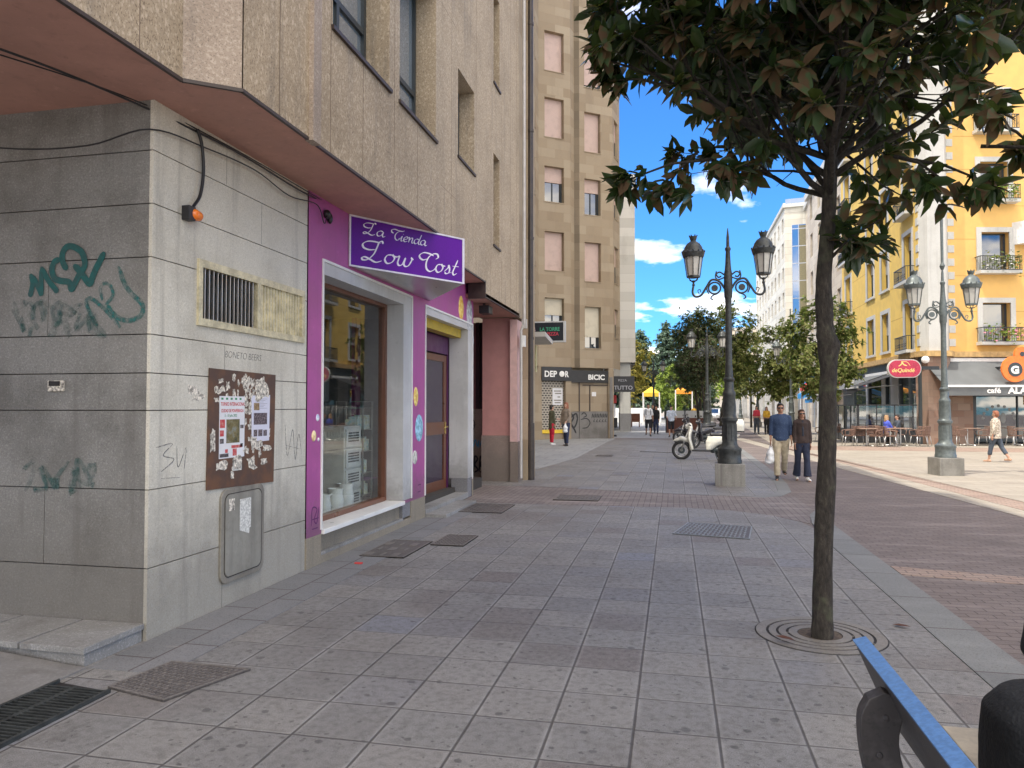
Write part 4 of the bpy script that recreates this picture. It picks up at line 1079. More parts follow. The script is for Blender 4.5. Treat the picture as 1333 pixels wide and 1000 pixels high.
mb = MB(fA); mb.ell((7.33,.04,3.75),.05,.04,.05,10,6); mb.ell((7.4,.04,3.72),.03,.03,.06,10,6); tag(mb.build('cable_clamp', M['black'], smooth=True, org=(-3.63,7.35,3.74)), 'black cable clamp on the violet panel beside the sign', 'clamp')
mb = MB(); mb.box(-3.6,13.6,3.45,-3.4,13.9,3.6); mb.box(-3.55,13.7,3.58,-3.5,13.75,3.7); tag(mb.build('floodlight', M['black'], bevel=.01, org=(-3.5,13.7,3.5)), 'small black floodlight under the eave past the shop door', 'floodlight')
# ------------------------------------------------------------------ pizza shop strip and its sign
t = thing('corner_shop', (-4.5,18.5,0), 'low shopfront strip just past the black drainpipe', 'shop')
mb = MB(); mb.prism([(-7.4,17.35),(-3.95,17.35),(-3.8,20.0),(-7.4,20.0)], 0, 3.4); mb.build('wall', M['stone_b2'], t)
TS2, L_ = seg((-3.95,17.35), (-3.8,20.0))
mb = MB(TS2); mb.box(.25,.0,.5,L_-.1,.05,2.5); w_ = mb.build('display_window', m_photo('shop_window_posters',(.1,.35,.4),(.6,.6,.55),(.7,.35,.15),6), t)
mb = MB(TS2); mb.box(.15,.0,.4,.25,.08,2.6); mb.box(L_-.1,0,.4,L_,.08,2.6); mb.box(.25,0,2.5,L_-.1,.08,2.6); mb.build('frame', M['alu'], w_)
mb = MB(); mb.prism([(-4.6,18.2),(-3.1,18.2),(-3.3,20.6),(-4.6,20.6)], 3.42, 3.54); mb.build('canopy', M['stone_c'], t)
mb = MB(); mb.box(-3.9,19.9,2.62,-3.65,20.05,3.35); mb.build('lamp_panel', m_plain('yellowish_panel',(.6,.55,.3),.5,var=.3), t)
t = thing('hanging_sign', (-3.8,21.9,3.9), 'black bordered pizzeria sign with green and red letters', 'sign')
fT = fr(-4.34, 22.0, 0)
mb = MB(fT); mb.box(.04,-.14,3.65,1.14,0,4.2); mb.build('panel', m_plain('near_black_navy', (.008,.012,.02), .5), t)
mb = MB(fT)
for q in ((0,.04,3.61,4.24),(1.14,1.2,3.61,4.24),(.04,1.14,3.61,3.65),(.04,1.14,4.2,4.24)): mb.box(q[0],-.15,q[2],q[1],.015,q[3])
mb.build('frame', M['reveal'], t)
mb = MB(fT); put_text(mb, 'LA TORRE', .42, .004, 3.95, .155, .004, .86); mb.build('lettering', m_plain('green_letters', (.06,.35,.2), .5), t)
mb = MB(fT); put_text(mb, 'DE PIZZA', .44, .004, 3.81, .145, .004, .9); mb.build('lettering', m_plain('red_letters', (.5,.05,.08), .5), t)
mb = MB(fT)
for k in range(6):
    u=.27-.008*k; mb.box(u-.055+.004*k, 0, 3.75+k*.065, u+.055-.004*k, .008, 3.8+k*.065)
mb.build('tower_emblem', m_plain('dusty_rose', (.5,.3,.34), .6), t)
mb = MB(fT); mb.ell((.12,.004,3.84),.06,.006,.06,12,6); mb.ell((.2,.004,3.7),.12,.006,.02,12,6); mb.ell((.13,.004,3.92),.045,.006,.03,12,6); mb.build('emblem', m_plain('pale_emblem', (.6,.62,.4), .6), t)
mb = MB(); mb.tube([(-4.35,22.05,4.0),(-5.6,22.05,4.0)], .03, 6); mb.tube([(-4.35,22.05,3.75),(-5.6,22.05,3.75)], .03, 6); mb.build('bracket', M['iron'], t)
mb = MB(); mb.box(-6.8,21.6,0,-5.5,22.4,9); 

# ------------------------------------------------------------------ building B: beige stone, saw-tooth bays
B = thing('stone_apartment_block', (-6.4,36.4,0), 'beige stone block with angled bays and roller blinds above the black fascia', 'building')
fB = fr(-6.4, 36.4, 36.17)
def poly_wall(par, P, z0, z1, mat, hl=None, rev=.3, name='wall'):
    """vertical faces round an open plan polyline, holes per segment"""
    hl = hl or {}
    mb = MB(); Ts = []
    for i in range(len(P)-1):
        T,L = seg(P[i],P[i+1]); b = MB(T); b.wall(0,L,z0,z1,hl.get(i,[]),0,rev); mb.add(b.v,b.f); Ts.append((T,L))
    return mb.build(name, mat, par), Ts
def W2(T, u, d=0):
    v = T @ Vector((u,d,0)); return (v.x, v.y)
zb = [5.05,8.2,11.55,14.9,18.3,21.6]
wz = [(5.6,7.14),(8.52,10.5),(12.0,13.82),(15.3,17.33),(18.7,20.75)]
p0 = W2(fB,-.15); p1_ = W2(fB,1.66); q1 = W2(fB,1.95,-.75); q2 = W2(fB,2.3,-.2); q3 = W2(fB,4.3,-.2); 
Ht = 24.5
hol = {0:[],1:[]}
P_ = [(-6.5,32.5),(-6.5,p0[1]-.12),p0,p1_,(p1_[0]+.12,p1_[1]+.55),q2,q3,(q3[0]+.25,q3[1]+1.6)]
L1 = P_[1][1]-32.5
hol[0] = [(k0,k0+1.5,a,b) for (a,b) in wz for k0 in (L1-2.4,)]
oz = .13
hol[2] = [(.19+.15,1.29+.15,a,b) for a,b in wz]
L4 = math.hypot(P_[4][0]-p1_[0],P_[4][1]-p1_[1])
hol[5] = [(.3,1.27,a-.02-(.9 if i==0 else .35),b-.3) for i,(a,b) in enumerate(wz)]
hol[6] = [(.35,1.25,a-.3,b-.3) for a,b in wz]
_, Ta = poly_wall(B, P_[:5], 3.66, Ht, M['stone_b'], hol, .28)
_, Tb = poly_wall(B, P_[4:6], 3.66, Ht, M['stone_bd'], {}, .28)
_, Tc = poly_wall(B, P_[5:], 3.66, Ht, M['stone_b'], {0:hol[5],1:hol[6]}, .28)
Ts = Ta+Tb+Tc
mb = MB(); mb.prism([(-12,32.4),(-6.9,32.5),(-6.9,36.8),W2(fB,1.2,-.8),W2(fB,2.3,-.8),W2(fB,3.9,-.8),(-3.4,40.5),(-12,41)], 3.7, Ht-.1)
mb.prism([(-12,17.45),(-7.42,17.45),(-7.42,32.6),(-12,32.6)], 0, Ht-.6); mb.prism([(-12,32.5),(-7.42,32.5),(-7.1,36.9),W2(fB,-.3,-.7),W2(fB,4.0,-.7),(-12,42)], 0, 3.8)  # tall unseen street-side block, added to keep the left pavement in shade
c_ = mb.build('core', M['stone_b2'], B)
mb = MB(); mb.prism([(-12,32.5)]+[(p[0]+.15,p[1]-.05) for p in P_]+[(-12,41)], Ht, Ht+.3); mb.build('cornice', M['stone_b2'], B)
BL = ['P','P','P','P']; 
sp = {0:(.55,'shutter_cream'),1:(1.0,'shutter_pink'),2:(.42,'shutter_pink'),3:(1.0,'shutter_pink'),4:(1.0,'shutter_pink')}
for i,h in enumerate(hol[2]): win(B, Ts[2][0], *h, .28, 1, None, sp[i][0], sp[i][1], sm='stone_b')
sp = {0:(.72,'shutter_cream'),1:(1.0,'shutter_pink'),2:(.36,'shutter_pink'),3:(1.0,'shutter_pink'),4:(.9,'shutter_pink')}
for i,h in enumerate(hol[5]): win(B, Ts[5][0], *h, .28, 1, None, sp[i][0], sp[i][1], sm='stone_b')
for h in hol[6]: win(B, Ts[6][0], *h, .2, 0, None, .5, 'shutter_pink', sm='stone_b')
for i,h in enumerate(hol[0]): win(B, Ts[0][0], *h, .28, 1, None, .45+.1*(i%4), 'shutter_cream', sm='stone_b')
mb = MB()
for (a,b) in wz:
    v=Ts[4]; bb=MB(v[0]); bb.box(.2,-.0,a,.5,.012,b-.1); mb.add(bb.v,bb.f)
pass
# string courses
# ground floor of B
gP = [(-7.3,36.35),W2(fB,-.5),W2(fB,.02)]
mb = MB(fB)
mb.box(-.62,-.6,0,.02,.0,3.658); mb.box(1.36,-.5,0,1.68,.01,3.0); mb.box(-.62,-.6,0,.03,.02,1.1)
mb.box(1.70,-.55,1.42,4.2,-.30,3.0); mb.box(3.98,-.6,0,4.28,-.15,3.65)
mb.build('ground_floor_wall', M['stone_b'], B)
mb = MB(fB); mb.box(1.70,-.55,0,2.28,-.27,1.4); mb.box(2.29,-.5,0,4.05,-.24,1.41); mb.box(4.03,-.62,0,4.2,-.1,3.2); mb.build('base_panel', m_granite('grimy_metal_panels', (.2,.19,.18), (.1,.1,.1), (.3,.3,.3), .3, .5, 60), B)
mb = MB(fB); mb.box(.04,-.45,.0,1.36,-.25,.3); mb.build('sill', M['stone_b'], B)
mb = MB(fB); mb.box(.04,-.24,.32,1.36,-.2,.5); mb.build('yellow_strip', M['yellowcloth'], B)
def m_grille():
    t = NT('perforated_roller_door'); o = t.P(); u = t.vm('DOT_PRODUCT', o, (.807,.59,0)); z = t.sep(o)[2]
    b = t.n('ShaderNodeTexBrick'); t.l(t.comb(u,z), b.inputs['Vector']); b.inputs['Scale'].default_value=1
    b.inputs['Brick Width'].default_value=.17; b.inputs['Row Height'].default_value=.12; b.inputs['Mortar Size'].default_value=.03; b.inputs['Mortar Smooth'].default_value=0
    b.inputs['Color1'].default_value=(.02,.018,.015,1); b.inputs['Color2'].default_value=(.05,.04,.03,1); b.inputs['Mortar'].default_value=(.4,.36,.3,1)
    return t.done(b.outputs[0], .5, .2)
mb = MB(fB); mb.box(.04,-.26,.5,1.36,-.22,2.95); rs = mb.build('roller_door', m_grille(), B)
mb = MB(fB); mb.box(.72,-.215,1.75,1.3,-.2,2.6); n_ = mb.build('notice', M['paper'], rs)
mb = MB(fB)
for z,a,b in ((2.42,.8,1.2),(2.3,.85,1.22),(2.12,1.0,1.15),(1.95,.8,1.22),(1.83,.84,1.18)): mb.box(a,-.199,z,b,-.197,z+.06)
mb.build('lettering', M['hatch'], n_)
mb = MB(fB); mb.box(3.05,-.298,2.2,3.3,-.28,2.42); mb.build('notice', M['paper'], B)
mb = MB(fB)
for z0 in (0,1): 
    pass
mb.box(2.28,-.29,1.43,2.33,-.26,2.98); mb.box(2.5,-.29,2.75,4.0,-.25,2.8); mb.box(2.9,-.29,1.43,2.95,-.26,2.78); mb.build('door_frame', M['brown_metal'], B)
mb = MB(fB)
for st in ([(1.78,1.35),(1.95,1.1),(1.8,.8),(2.0,.5),(2.1,.3)],[(1.75,.9),(1.95,.6),(2.1,.75),(2.2,1.1)],[(1.8,1.1),(2.1,1.3),(2.2,1.0)]): stroke(mb, st, .09, d=-.262)
for st in ([(2.35,1.0),(2.7,1.05),(2.9,.85),(2.75,.6),(2.45,.55)],[(2.4,1.25),(2.55,1.35),(2.7,1.2),(2.5,1.1)]): stroke(mb, st, .05, d=-.232)
for k in range(6): u=3.0+k*.16; stroke(mb, [(u,1.05),(u+.05,1.3),(u+.09,1.1),(u+.14,1.3)], .03, d=-.232)
for k in range(5): u=3.1+k*.17; stroke(mb, [(u,.85),(u+.08,1.0),(u+.02,.9),(u+.14,.86)], .025, d=-.232)
mb.build('graffiti', M['black'], B)
t = thing('shop_fascia', (-5.6,37,3.3), 'black fascia board reading DEPOR over the perforated roller door', 'sign')
mb = MB(fB); mb.box(.0,-.3,2.96,1.68,.06,3.655); mb.build('board', M['black'], t)
mb = MB(fB); put_text(mb, 'DEP', .13, .062, 3.16, .42, .012, .95); put_text(mb, 'R', 1.29, .062, 3.16, .42, .012, .8); mb.ell((1.12,.065,3.31),.15,.02,.15,16,8); mb.build('lettering', M['white'], t)
t = thing('shop_fascia', (-4,38,3.2), 'black fascia board reading BICIC to the right of the one above the roller door', 'sign')
mb = MB(fB); mb.box(1.7,-.5,2.9,4.3,-.16,3.52); mb.build('board', M['black'], t)
mb = MB(fB); put_text(mb, 'BICIC', 2.75, -.158, 3.06, .36, .012, 1.12); mb.build('lettering', M['white'], t)

# ------------------------------------------------------------------ building C + sign
C_ = thing('grey_stone_block', (-3.2,45,0), 'pale grey panelled block beyond the beige building', 'building')
wC = [(k,k+1.0,z,z+1.7) for k in (1.5,4.5) for z in (4.6,7.5,10.4,13.3)]
main, TC = poly_wall(C_, [(-7,49.0),(-4.3,49.2),(-3.7,49.6),(-2.42,49.9),(-3.3,60),(-8,60)], 4.6, 16.9, M['stone_c'], {3:wC,1:[(.15,.5,z,z+2.6) for z in (5,8.2,11.4)]}, .2)
for h in wC: win(C_, TC[3][0], *h, .2, 0, None, .3, 'shutter_grey')
for h in [(.15,.5,z,z+2.6) for z in (5,8.2,11.4)]: win(C_, TC[1][0], *h, .15, 0)
mb = MB(); mb.prism([(-8,49.3),(-4.4,49.5),(-3.8,49.9),(-2.75,50.2),(-3.55,59.7),(-8,59.7)], 3.4, 16.8); mb.prism([(-8,48.9),(-4.2,49.1),(-3.6,49.45),(-2.3,49.75),(-3.2,60.2),(-8,60.2)], 16.9, 17.2); mb.prism([(-8,51),(-5.0,51.5),(-4.6,59.7),(-8,59.7)], 0, 3.5); mb.build('core', M['stone_c'], C_)
for (x,y) in ((-3.0,50.4),(-3.3,54),(-3.6,57.6)):
    mb = MB(); mb.box(x-.45,y-.4,1.2,x+.2,y+.5,4.58); c = mb.build('column', M['trim'], C_); mb = MB(); mb.box(x-.47,y-.42,0,x+.22,y+.52,1.2); mb.build('column_base', M['gran_grey'], c)
mb = MB(); mb.prism([(-8,41.0),(-4.0,42.6),(-3.9,48.9),(-8,48.9)], 0, 3.2); mb.build('shop_unit', M['frame_dark'], C_)
t = thing('hanging_sign', (-3.2,39.5,3), 'black restaurant sign projecting over the far pavement', 'sign')
fU = fr(-3.3,40.2,10)
mb = MB(fU); mb.box(0,-.12,2.45,1.3,0,3.3); mb.build('panel', M['black'], t)
mb = MB(fU); put_text(mb, 'PIZZA', .42, .003, 3.02, .17, .0, 1.0); put_text(mb, 'TUTTO', .2, .003, 2.58, .3, .005, 1.0); mb.build('lettering', m_plain('dim_grey_letters', (.35,.35,.38), .5), t)
mb = MB(); mb.tube([(-3.3,40.25,3.1),(-4.0,41.2,3.1)], .03, 6); mb.tube([(-3.3,40.25,2.7),(-4.0,41.2,2.7)], .03, 6); mb.build('bracket', M['iron'], t)
t = thing('menu_stand', (-3.0,41.3,0), 'black menu stand with red top below the restaurant sign', 'stand')
mb = MB(); mb.box(-3.35,41.2,.0,-3.05,41.3,.1); mb.box(-3.24,41.23,.1,-3.2,41.27,2.0); mb.box(-3.45,41.2,.5,-3.0,41.3,1.05); mb.build('stand', M['black'], t)
mb = MB(); mb.box(-3.4,41.18,1.85,-3.05,41.3,2.3); mb.build('panel', M['redcloth'], t)
mb = MB(); mb.box(-3.38,41.18,1.1,-3.1,41.22,1.8); mb.build('menu', M['paper'], t)

# ------------------------------------------------------------------ yellow building
Yb = thing('yellow_corner_building', (10.8,36,0), 'yellow stucco corner building with grey quoins, balconies and cafe awnings', 'building')
HY = 21
fL = fr(10.7, 35.6, -90)      # u = 35.6 - y, outward -x
fRt = fr(12.05, 36.35, 12.33)
storey = [4.62, 7.78, 10.94, 14.1, 17.2]
# left facade windows: balcony column near the corner, paired windows, far balcony column
holesL = []
for i,z in enumerate(storey):
    holesL += [(-2.3,-1.1,z-.35,z+1.85),(-6.2,-4.9,z-.15,z+1.8),(-9.1,-7.7,z-.15,z+1.8),(-14.3,-12.9,z-.35,z+1.85)]
mb = MB(fL); mb.wall(-15.4,-.25,4.1,HY,holesL,0,.3); mb.build('wall', M['yellow'], Yb)
holesR = []
for z in (4.55,7.72,10.9,14.05): holesR += [(1.5,2.75,z,z+1.75),(4.6,5.9,z,z+1.75),(8.2,9.4,z,z+1.75)]
mb = MB(fRt); mb.wall(0,14,4.1,HY,holesR,0,.3); mb.build('wall', M['yellow2'], Yb)
mb = MB(); cp = [(10.7,35.85),(10.95,35.45),(11.75,35.65),(12.05,36.35),(12.6,37.2),(11,37)]; mb.prism(cp, 4.1, HY+.4); mb.build('corner_pier', M['trim'], Yb)
for k in range(27):
    mb = MB(fRt); mb.box(.0,-.02,4.35+k*.6,.28,.03,4.35+k*.6+.33); mb.build('quoin', M['trim'], Yb, bevel=.01)
    mb = MB(fL); mb.box(-.55,-.02,4.35+k*.6,-.2,.025,4.35+k*.6+.33); mb.build('quoin', M['trim'], Yb)
mb = MB(fRt)
for z in (5.9,7.5,9.15,10.65,12.3,13.8): mb.box(.3,-.004,z,1.25,.004,z+.02); mb.box(3.0,-.004,z,4.3,.004,z+.02)
T_ = MB(fL)
for z in (5.9,7.5,9.15,10.65,12.3,13.8): T_.box(-4.6,-.004,z,-2.6,.004,z+.02); T_.box(-1.0,-.004,z,-.6,.004,z+.02); T_.box(-12.5,-.004,z,-9.5,.004,z+.02)
mb.add([],[]); mb.v += []; 
mb.build('render_line', m_plain('render_joint', (.45,.28,.08), .9), Yb); T_.build('render_line', M['wood'] if False else bpy.data.materials['render_joint'], Yb)
core = MB(); 
def Wp(T,u,d): v=T@Vector((u,d,0)); return (v.x,v.y)
core.prism([Wp(fL,-15.4,-.35),Wp(fL,-.5,-.35),Wp(fRt,.6,-.5),Wp(fRt,14,-.35),Wp(fRt,14,-14),Wp(fL,-15.4,-14)], 4.0, HY-.05); core.build('core', M['yellow'], Yb)
core = MB(); core.prism([Wp(fL,-15.6,.5),Wp(fL,0,.5),(10.8,35.0),(11.9,35.2),Wp(fRt,.2,.5),Wp(fRt,14,.5),Wp(fRt,14,-13),Wp(fL,-15.6,-13)], HY, HY+.4); core.build('cornice', M['trim'], Yb)
core = MB(); core.prism([Wp(fL,-15.5,.22),Wp(fL,-.2,.22),(10.75,35.2),(11.85,35.4),Wp(fRt,.1,.25),Wp(fRt,14,.25),Wp(fRt,14,-5),Wp(fL,-15.5,-5)], 3.86, 4.1); core.build('string_course', m_plain('ochre_course', (.5,.33,.14), .8, var=.2), Yb)
def surround(T, h, par, w=.22, bot=False):
    a,b,c,e = h; mb = MB(T)
    mb.box(a-w,-.02,c,a,.05,e+w); mb.box(b,-.02,c,b+w,.05,e+w); mb.box(a,-.02,e,b,.05,e+w)
    if bot: mb.box(a-w,-.02,c-.12,b+w,.1,c)
    return mb.build('surround', M['trim'], par)
def balcony(T, h, par, dep=.45, plants=None, seed=1, rail=.95):
    a,b,c,e = h; a -= .3; b += .3
    mb = MB(T); mb.box(a,0,c-.16,b,dep,c-.02); bl = mb.build('balcony', M['trim'], par)
    mb = MB(T); z1 = c+rail*.62
    mb.box(a,dep-.03,z1,b,dep,z1+.035); mb.box(a,.0,z1,a+.03,dep-.03,z1+.035); mb.box(b-.03,0,z1,b,dep-.03,z1+.035)
    mb.box(a,dep-.03,c-.02,b,dep-.005,c+.02)
    n = int((b-a)/.1)
    for i in range(n+1):
        u = a+(b-a-.02)*i/n; mb.box(u,dep-.025,c,u+.015,dep-.01,z1)
        if i%2 and i<n: mb.tube([(u+.06,dep-.018,c+.12),(u+.1,dep-.018,c+.2),(u+.06,dep-.018,c+.28),(u+.02,dep-.018,c+.2)], .007, 4, closed=True)
    for i in range(1,4):
        for u in (a,b-.015): mb.box(u,dep*i/4-.01,c,u+.015,dep*i/4,z1)
    mb.build('railing', M['iron'], bl)
    if plants:
        rr = random.Random(seed); mb = MB(T); fl = MB(T)
        for k in range(plants):
            u = a+.1+(b-a-.2)*rr.random(); z = z1-.15+rr.gauss(0,.16)-(.25 if rr.random()<.3 else 0); d = dep+rr.random()*.22-.05
            q = Matrix.Rotation(rr.random()*6.3,3,'Z')@Matrix.Rotation(rr.random()*3,3,'X'); s = .05+rr.random()*.05
            P = [Vector((u,d,z))+q@Vector(v)*s for v in ((-1,0,0),(0,-.5,.1),(1,0,0),(0,.5,.1))]
            (fl if rr.random()<.16 else mb).add([tuple(p) for p in P],[(0,1,2,3)])
        mb.build('window_box_plants', M['shrub'] if seed%2 else M['leaf_far'], bl, recalc=False)
        fl.build('blossom', m_plain('pink_blossom_%d'%seed, (.75,.3,.4), .7, var=.3, scale=20) if seed<3 else M['white'], bl, recalc=False)
    return bl
for i,h in enumerate(holesR):
    win(Yb, fRt, *h, .28, 0, None, .0, gm='glass_sky'); 
    surround(fRt, h, Yb)
    a,b,c,e = h; mb = MB(fRt); mb.box(a+.05,-.24,c+.05,b-.3,-.2,c+.75); mb.build('blind', M['shutter_grey'], Yb)
    balcony(fRt, h, Yb, .42, 230 if i in (0,3,6) else None, seed=i+1)
for i,h in enumerate(holesL):
    win(Yb, fL, *h, .25, 0, None, .55 if i%2 else .3, 'shutter_grey')
    surround(fL, h, Yb, .2, bot=(i%4 in (1,2)))
    if i%4 in (0,3): balcony(fL, h, Yb, .4)
# white projecting balcony on the far right
mb = MB(fRt); mb.prism([(2.9,0),(4.4,0),(4.9,1.0),(3.6,1.0)], 8.9, 9.15); mb.prism([(2.9,0),(4.4,0),(4.9,1.0),(3.6,1.0)], 9.15, 9.9); mb.build('bay', M['white'], Yb)
mb = MB(fRt); mb.box(3.6,0,4.6,4.3,.35,4.7); mb.box(3.65,0,5.9,4.3,.3,6.0); mb.build('ledge', M['trim'], Yb)
# ground floor
mb = MB(); mb.prism([(10.65,36.3),(10.9,35.5),(11.7,35.6),(12.1,36.3),Wp(fRt,.95,.1),Wp(fRt,.95,-.6),(11,37.6)], 0, 3.86); mb.build('corner_pillar', M['brickpil'], Yb)
mb = MB(fRt); mb.box(.95,-.5,3.3,14,-.1,3.86); mb.box(.96,-.3,0,1.15,-.0,3.3); mb.box(6.5,-.3,0,6.8,0,3.3); mb.build('shop_front', M['frame_dark'], Yb)
mb = MB(fRt); mb.box(1.15,-.12,.1,6.5,-.1,3.3); mb.box(6.8,-.12,.1,14,-.1,3.3); sw = mb.build('shop_window', M['glass_sky'], Yb)
mb = MB(fRt)
for u in (3.0,4.2,5.3): mb.box(u,-.1,.1,u+.06,-.06,3.3)
mb.box(1.15,-.1,.1,6.5,-.06,.25); mb.build('frame', M['frame_dark'], sw)
mb = MB(fRt)
for u in (3.32,4.35): mb.box(u,-.098,1.75,u+.1,-.08,3.0)
mb.build('lit_strip', m_plain('amber_strip', (.55,.35,.1), .5), sw)
mb = MB(fRt)
for k in range(9):
    a = math.pi*k/8; mb.ell((2.2-.7*math.cos(a),-.095,1.15+.55*math.sin(a)),.07,.005,.07,8,5)
mb.ell((2.05,-.095,1.15),.12,.005,.25,8,6); mb.ell((2.4,-.095,1.15),.12,.005,.25,8,6); mb.build('window_decal', m_plain('grey_decal', (.25,.25,.24), .6), sw)
mb = MB(fL); 
for (u0,u1,m_) in [(-3.2,-.4,'d'),(-4.0,-3.6,'w'),(-5.6,-4.9,'d'),(-9.0,-6.4,'d'),(-12.5,-9.6,'d')]: mb.box(u0,-.3,.1,u1,-.05,3.3)
mb.build('shop_window', M['glass_sky'], Yb)
mb = MB(fL)
for (u0,u1) in [(-.5,-.3),(-1.9,-1.75),(-3.4,-3.2),(-5.0,-4.75),(-6.4,-5.6),(-9.6,-9.0),(-15.4,-12.5)]: mb.box(u0,-.4,0,u1,.02,3.4)
mb.box(-15.4,-.4,3.3,-.3,0,3.87); mb.build('shop_front', M['frame_dark'], Yb)
mb = MB(fL)
for (u0,u1) in [(-4.7,-3.45),(-6.35,-5.7),(-9.55,-9.1)]: mb.box(u0,-.3,.0,u1,.05,3.3)
mb.build('pale_pier', M['reveal'], Yb)

# awnings
def awning(name, T, u0, u1, z0, z1, dep, mat, label, val=.38, trim=True):
    t = thing(name, tuple(T@Vector(((u0+u1)/2,.1,z0))), label, 'awning')
    mb = MB(T); n=int((u1-u0)/.5)
    mb.add([(u0,.08,z0),(u1,.08,z0),(u1,dep,z1),(u0,dep,z1),(u0,.08,z0-.03),(u1,.08,z0-.03),(u1,dep,z1-.03),(u0,dep,z1-.03)],[(0,1,2,3),(4,5,6,7),(0,1,5,4),(1,2,6,5),(2,3,7,6),(3,0,4,7)])
    mb.build('canvas', M[mat], t)
    mb = MB(T); mb.box(u0,dep-.01,z1-val,u1,dep+.01,z1-.06); mb.build('valance', M[mat], t)
    mb = MB(T); mb.box(u0,dep-.04,z1-.06,u1,dep+.05,z1+.03); mb.box(u0,.0,z0-.08,u1,.16,z0+.1); mb.build('rail', M['white'], t)
    mb = MB(T)
    for u in (u0+.3,u1-.3): mb.tube([(u,.1,z0-.6),(u,dep-.1,z1-.05)], .02, 6)
    mb.build('arm', M['alu'], t)
    return t
aw = awning('cafe_awning', fRt, -1.25, 9, 3.72, 2.55, 1.75, 'awning', 'wide grey cafe awning lettered in white on the right-hand facade', .42)
mb = MB(fRt); put_text(mb, 'café', .5, 1.775, 2.24, .32, .008, 1.15); put_text(mb, 'ALASKA', 1.4, 1.775, 2.22, .38, .016, 1.12); mb.build('lettering', M['white'], aw)
aw = awning('terrace_awning', fL, -4.6, -2.4, 3.3, 2.6, 2.1, 'awning_dk', 'dark awning nearest the crimson oval sign', .25)
aw = awning('terrace_awning', fL, -9.2, -4.9, 3.35, 2.35, 2.8, 'awning', 'longer grey awning with a white oval badge over the terrace', .3)
T_ = fL@Matrix.Translation((-6.8,1.4,3.0))
mb = MB(T_); mb.ell((0,0,.0),.55,.1,.28,18,8); mb.build('badge', M['white'], aw)
aw = awning('blue_awning', fL, -15, -12.5, 3.0, 2.2, 2.4, 'blue', 'bright blue awning beyond the terrace, low behind the tree trunk', .3)

# oval sign
t = thing('oval_sign', (10.4,34.2,3.55), 'crimson oval cafe sign with gold lettering on the corner', 'sign')
fO2 = fr(9.0, 34.6, 8, -.2)
def oval(mb, cx, cz, a, b, d0, d1, n=28):
    P = []
    for k in range(n):
        q = 2*math.pi*k/n; P.append((cx+(a-b)*(1 if math.cos(q)>0 else -1)+b*math.cos(q), cz+b*math.sin(q)))
    mb.prof(P, d0, d1)
mb = MB(fO2); oval(mb,.75,3.5,.7,.4,-.12,0); mb.build('rim', M['trim'], t)
mb = MB(fO2); oval(mb,.75,3.5,.66,.36,-.0,.02); mb.build('face', M['red'], t)
mb = MB(fO2); put_text(mb, 'deQuindé', .2, .022, 3.35, .235, .003, 1.0, shear=.2); stroke(mb,[(.5,3.6),(.62,3.7),(.64,3.8),(.7,3.68),(.85,3.62)],.045,d=.022); stroke(mb,[(.64,3.8),(.85,3.78),(.98,3.62)],.02,d=.022); mb.build('lettering', M['gold'], t)
mb = MB(fO2); mb.box(1.5,-.08,3.45,2.2,-.03,3.6); mb.build('bracket', M['iron'], t)
mb = MB(fO2); mb.ell((1.62,.0,3.88),.16,.16,.16,14,10); tag(mb.build('globe_lamp', M['white'], smooth=True, org=(10.4,34.8,3.9)), 'white globe lamp beside the crimson oval sign', 'lamp')
# orange trefoil sign
t = thing('orange_sign', (15,35.5,4), 'orange sign of overlapping discs with a white G', 'sign')
fO3 = fr(13.55, 34.85, 12, -.7)
mb = MB(fO3)
for (x,z,r) in ((.55,3.95,.55),(.86,4.58,.31),(1.6,4.4,.62)): mb.prof([(x+r*math.cos(k*math.pi/14),z+r*math.sin(k*math.pi/14)) for k in range(28)], -.1-.003*r, .003*r)
mb.build('disc', M['orange'], t)
mb = MB(fO3); mb.prof([(.55+.3*math.cos(k*math.pi/12),3.93+.3*math.sin(k*math.pi/12)) for k in range(24)], .0, .02); mb.prof([(.86+.1*math.cos(k*math.pi/8),4.58+.1*math.sin(k*math.pi/8)) for k in range(16)], .0, .02); mb.prof([(1.65+.42*math.cos(k*math.pi/12),4.38+.34*math.sin(k*math.pi/12)) for k in range(24)], .0, .02); mb.build('dark_disc', M['frame_dark'], t)
mb = MB(fO3); put_text(mb, 'G', .36, .024, 3.77, .42, .025, 1.1); put_text(mb, 'N', 1.33, .024, 4.28, .3, .02, 1.0); mb.build('lettering', M['white'], t)
mb = MB(fO3); mb.box(.5,-1.4,4.0,.56,-.1,4.1); mb.build('bracket', M['iron'], t)

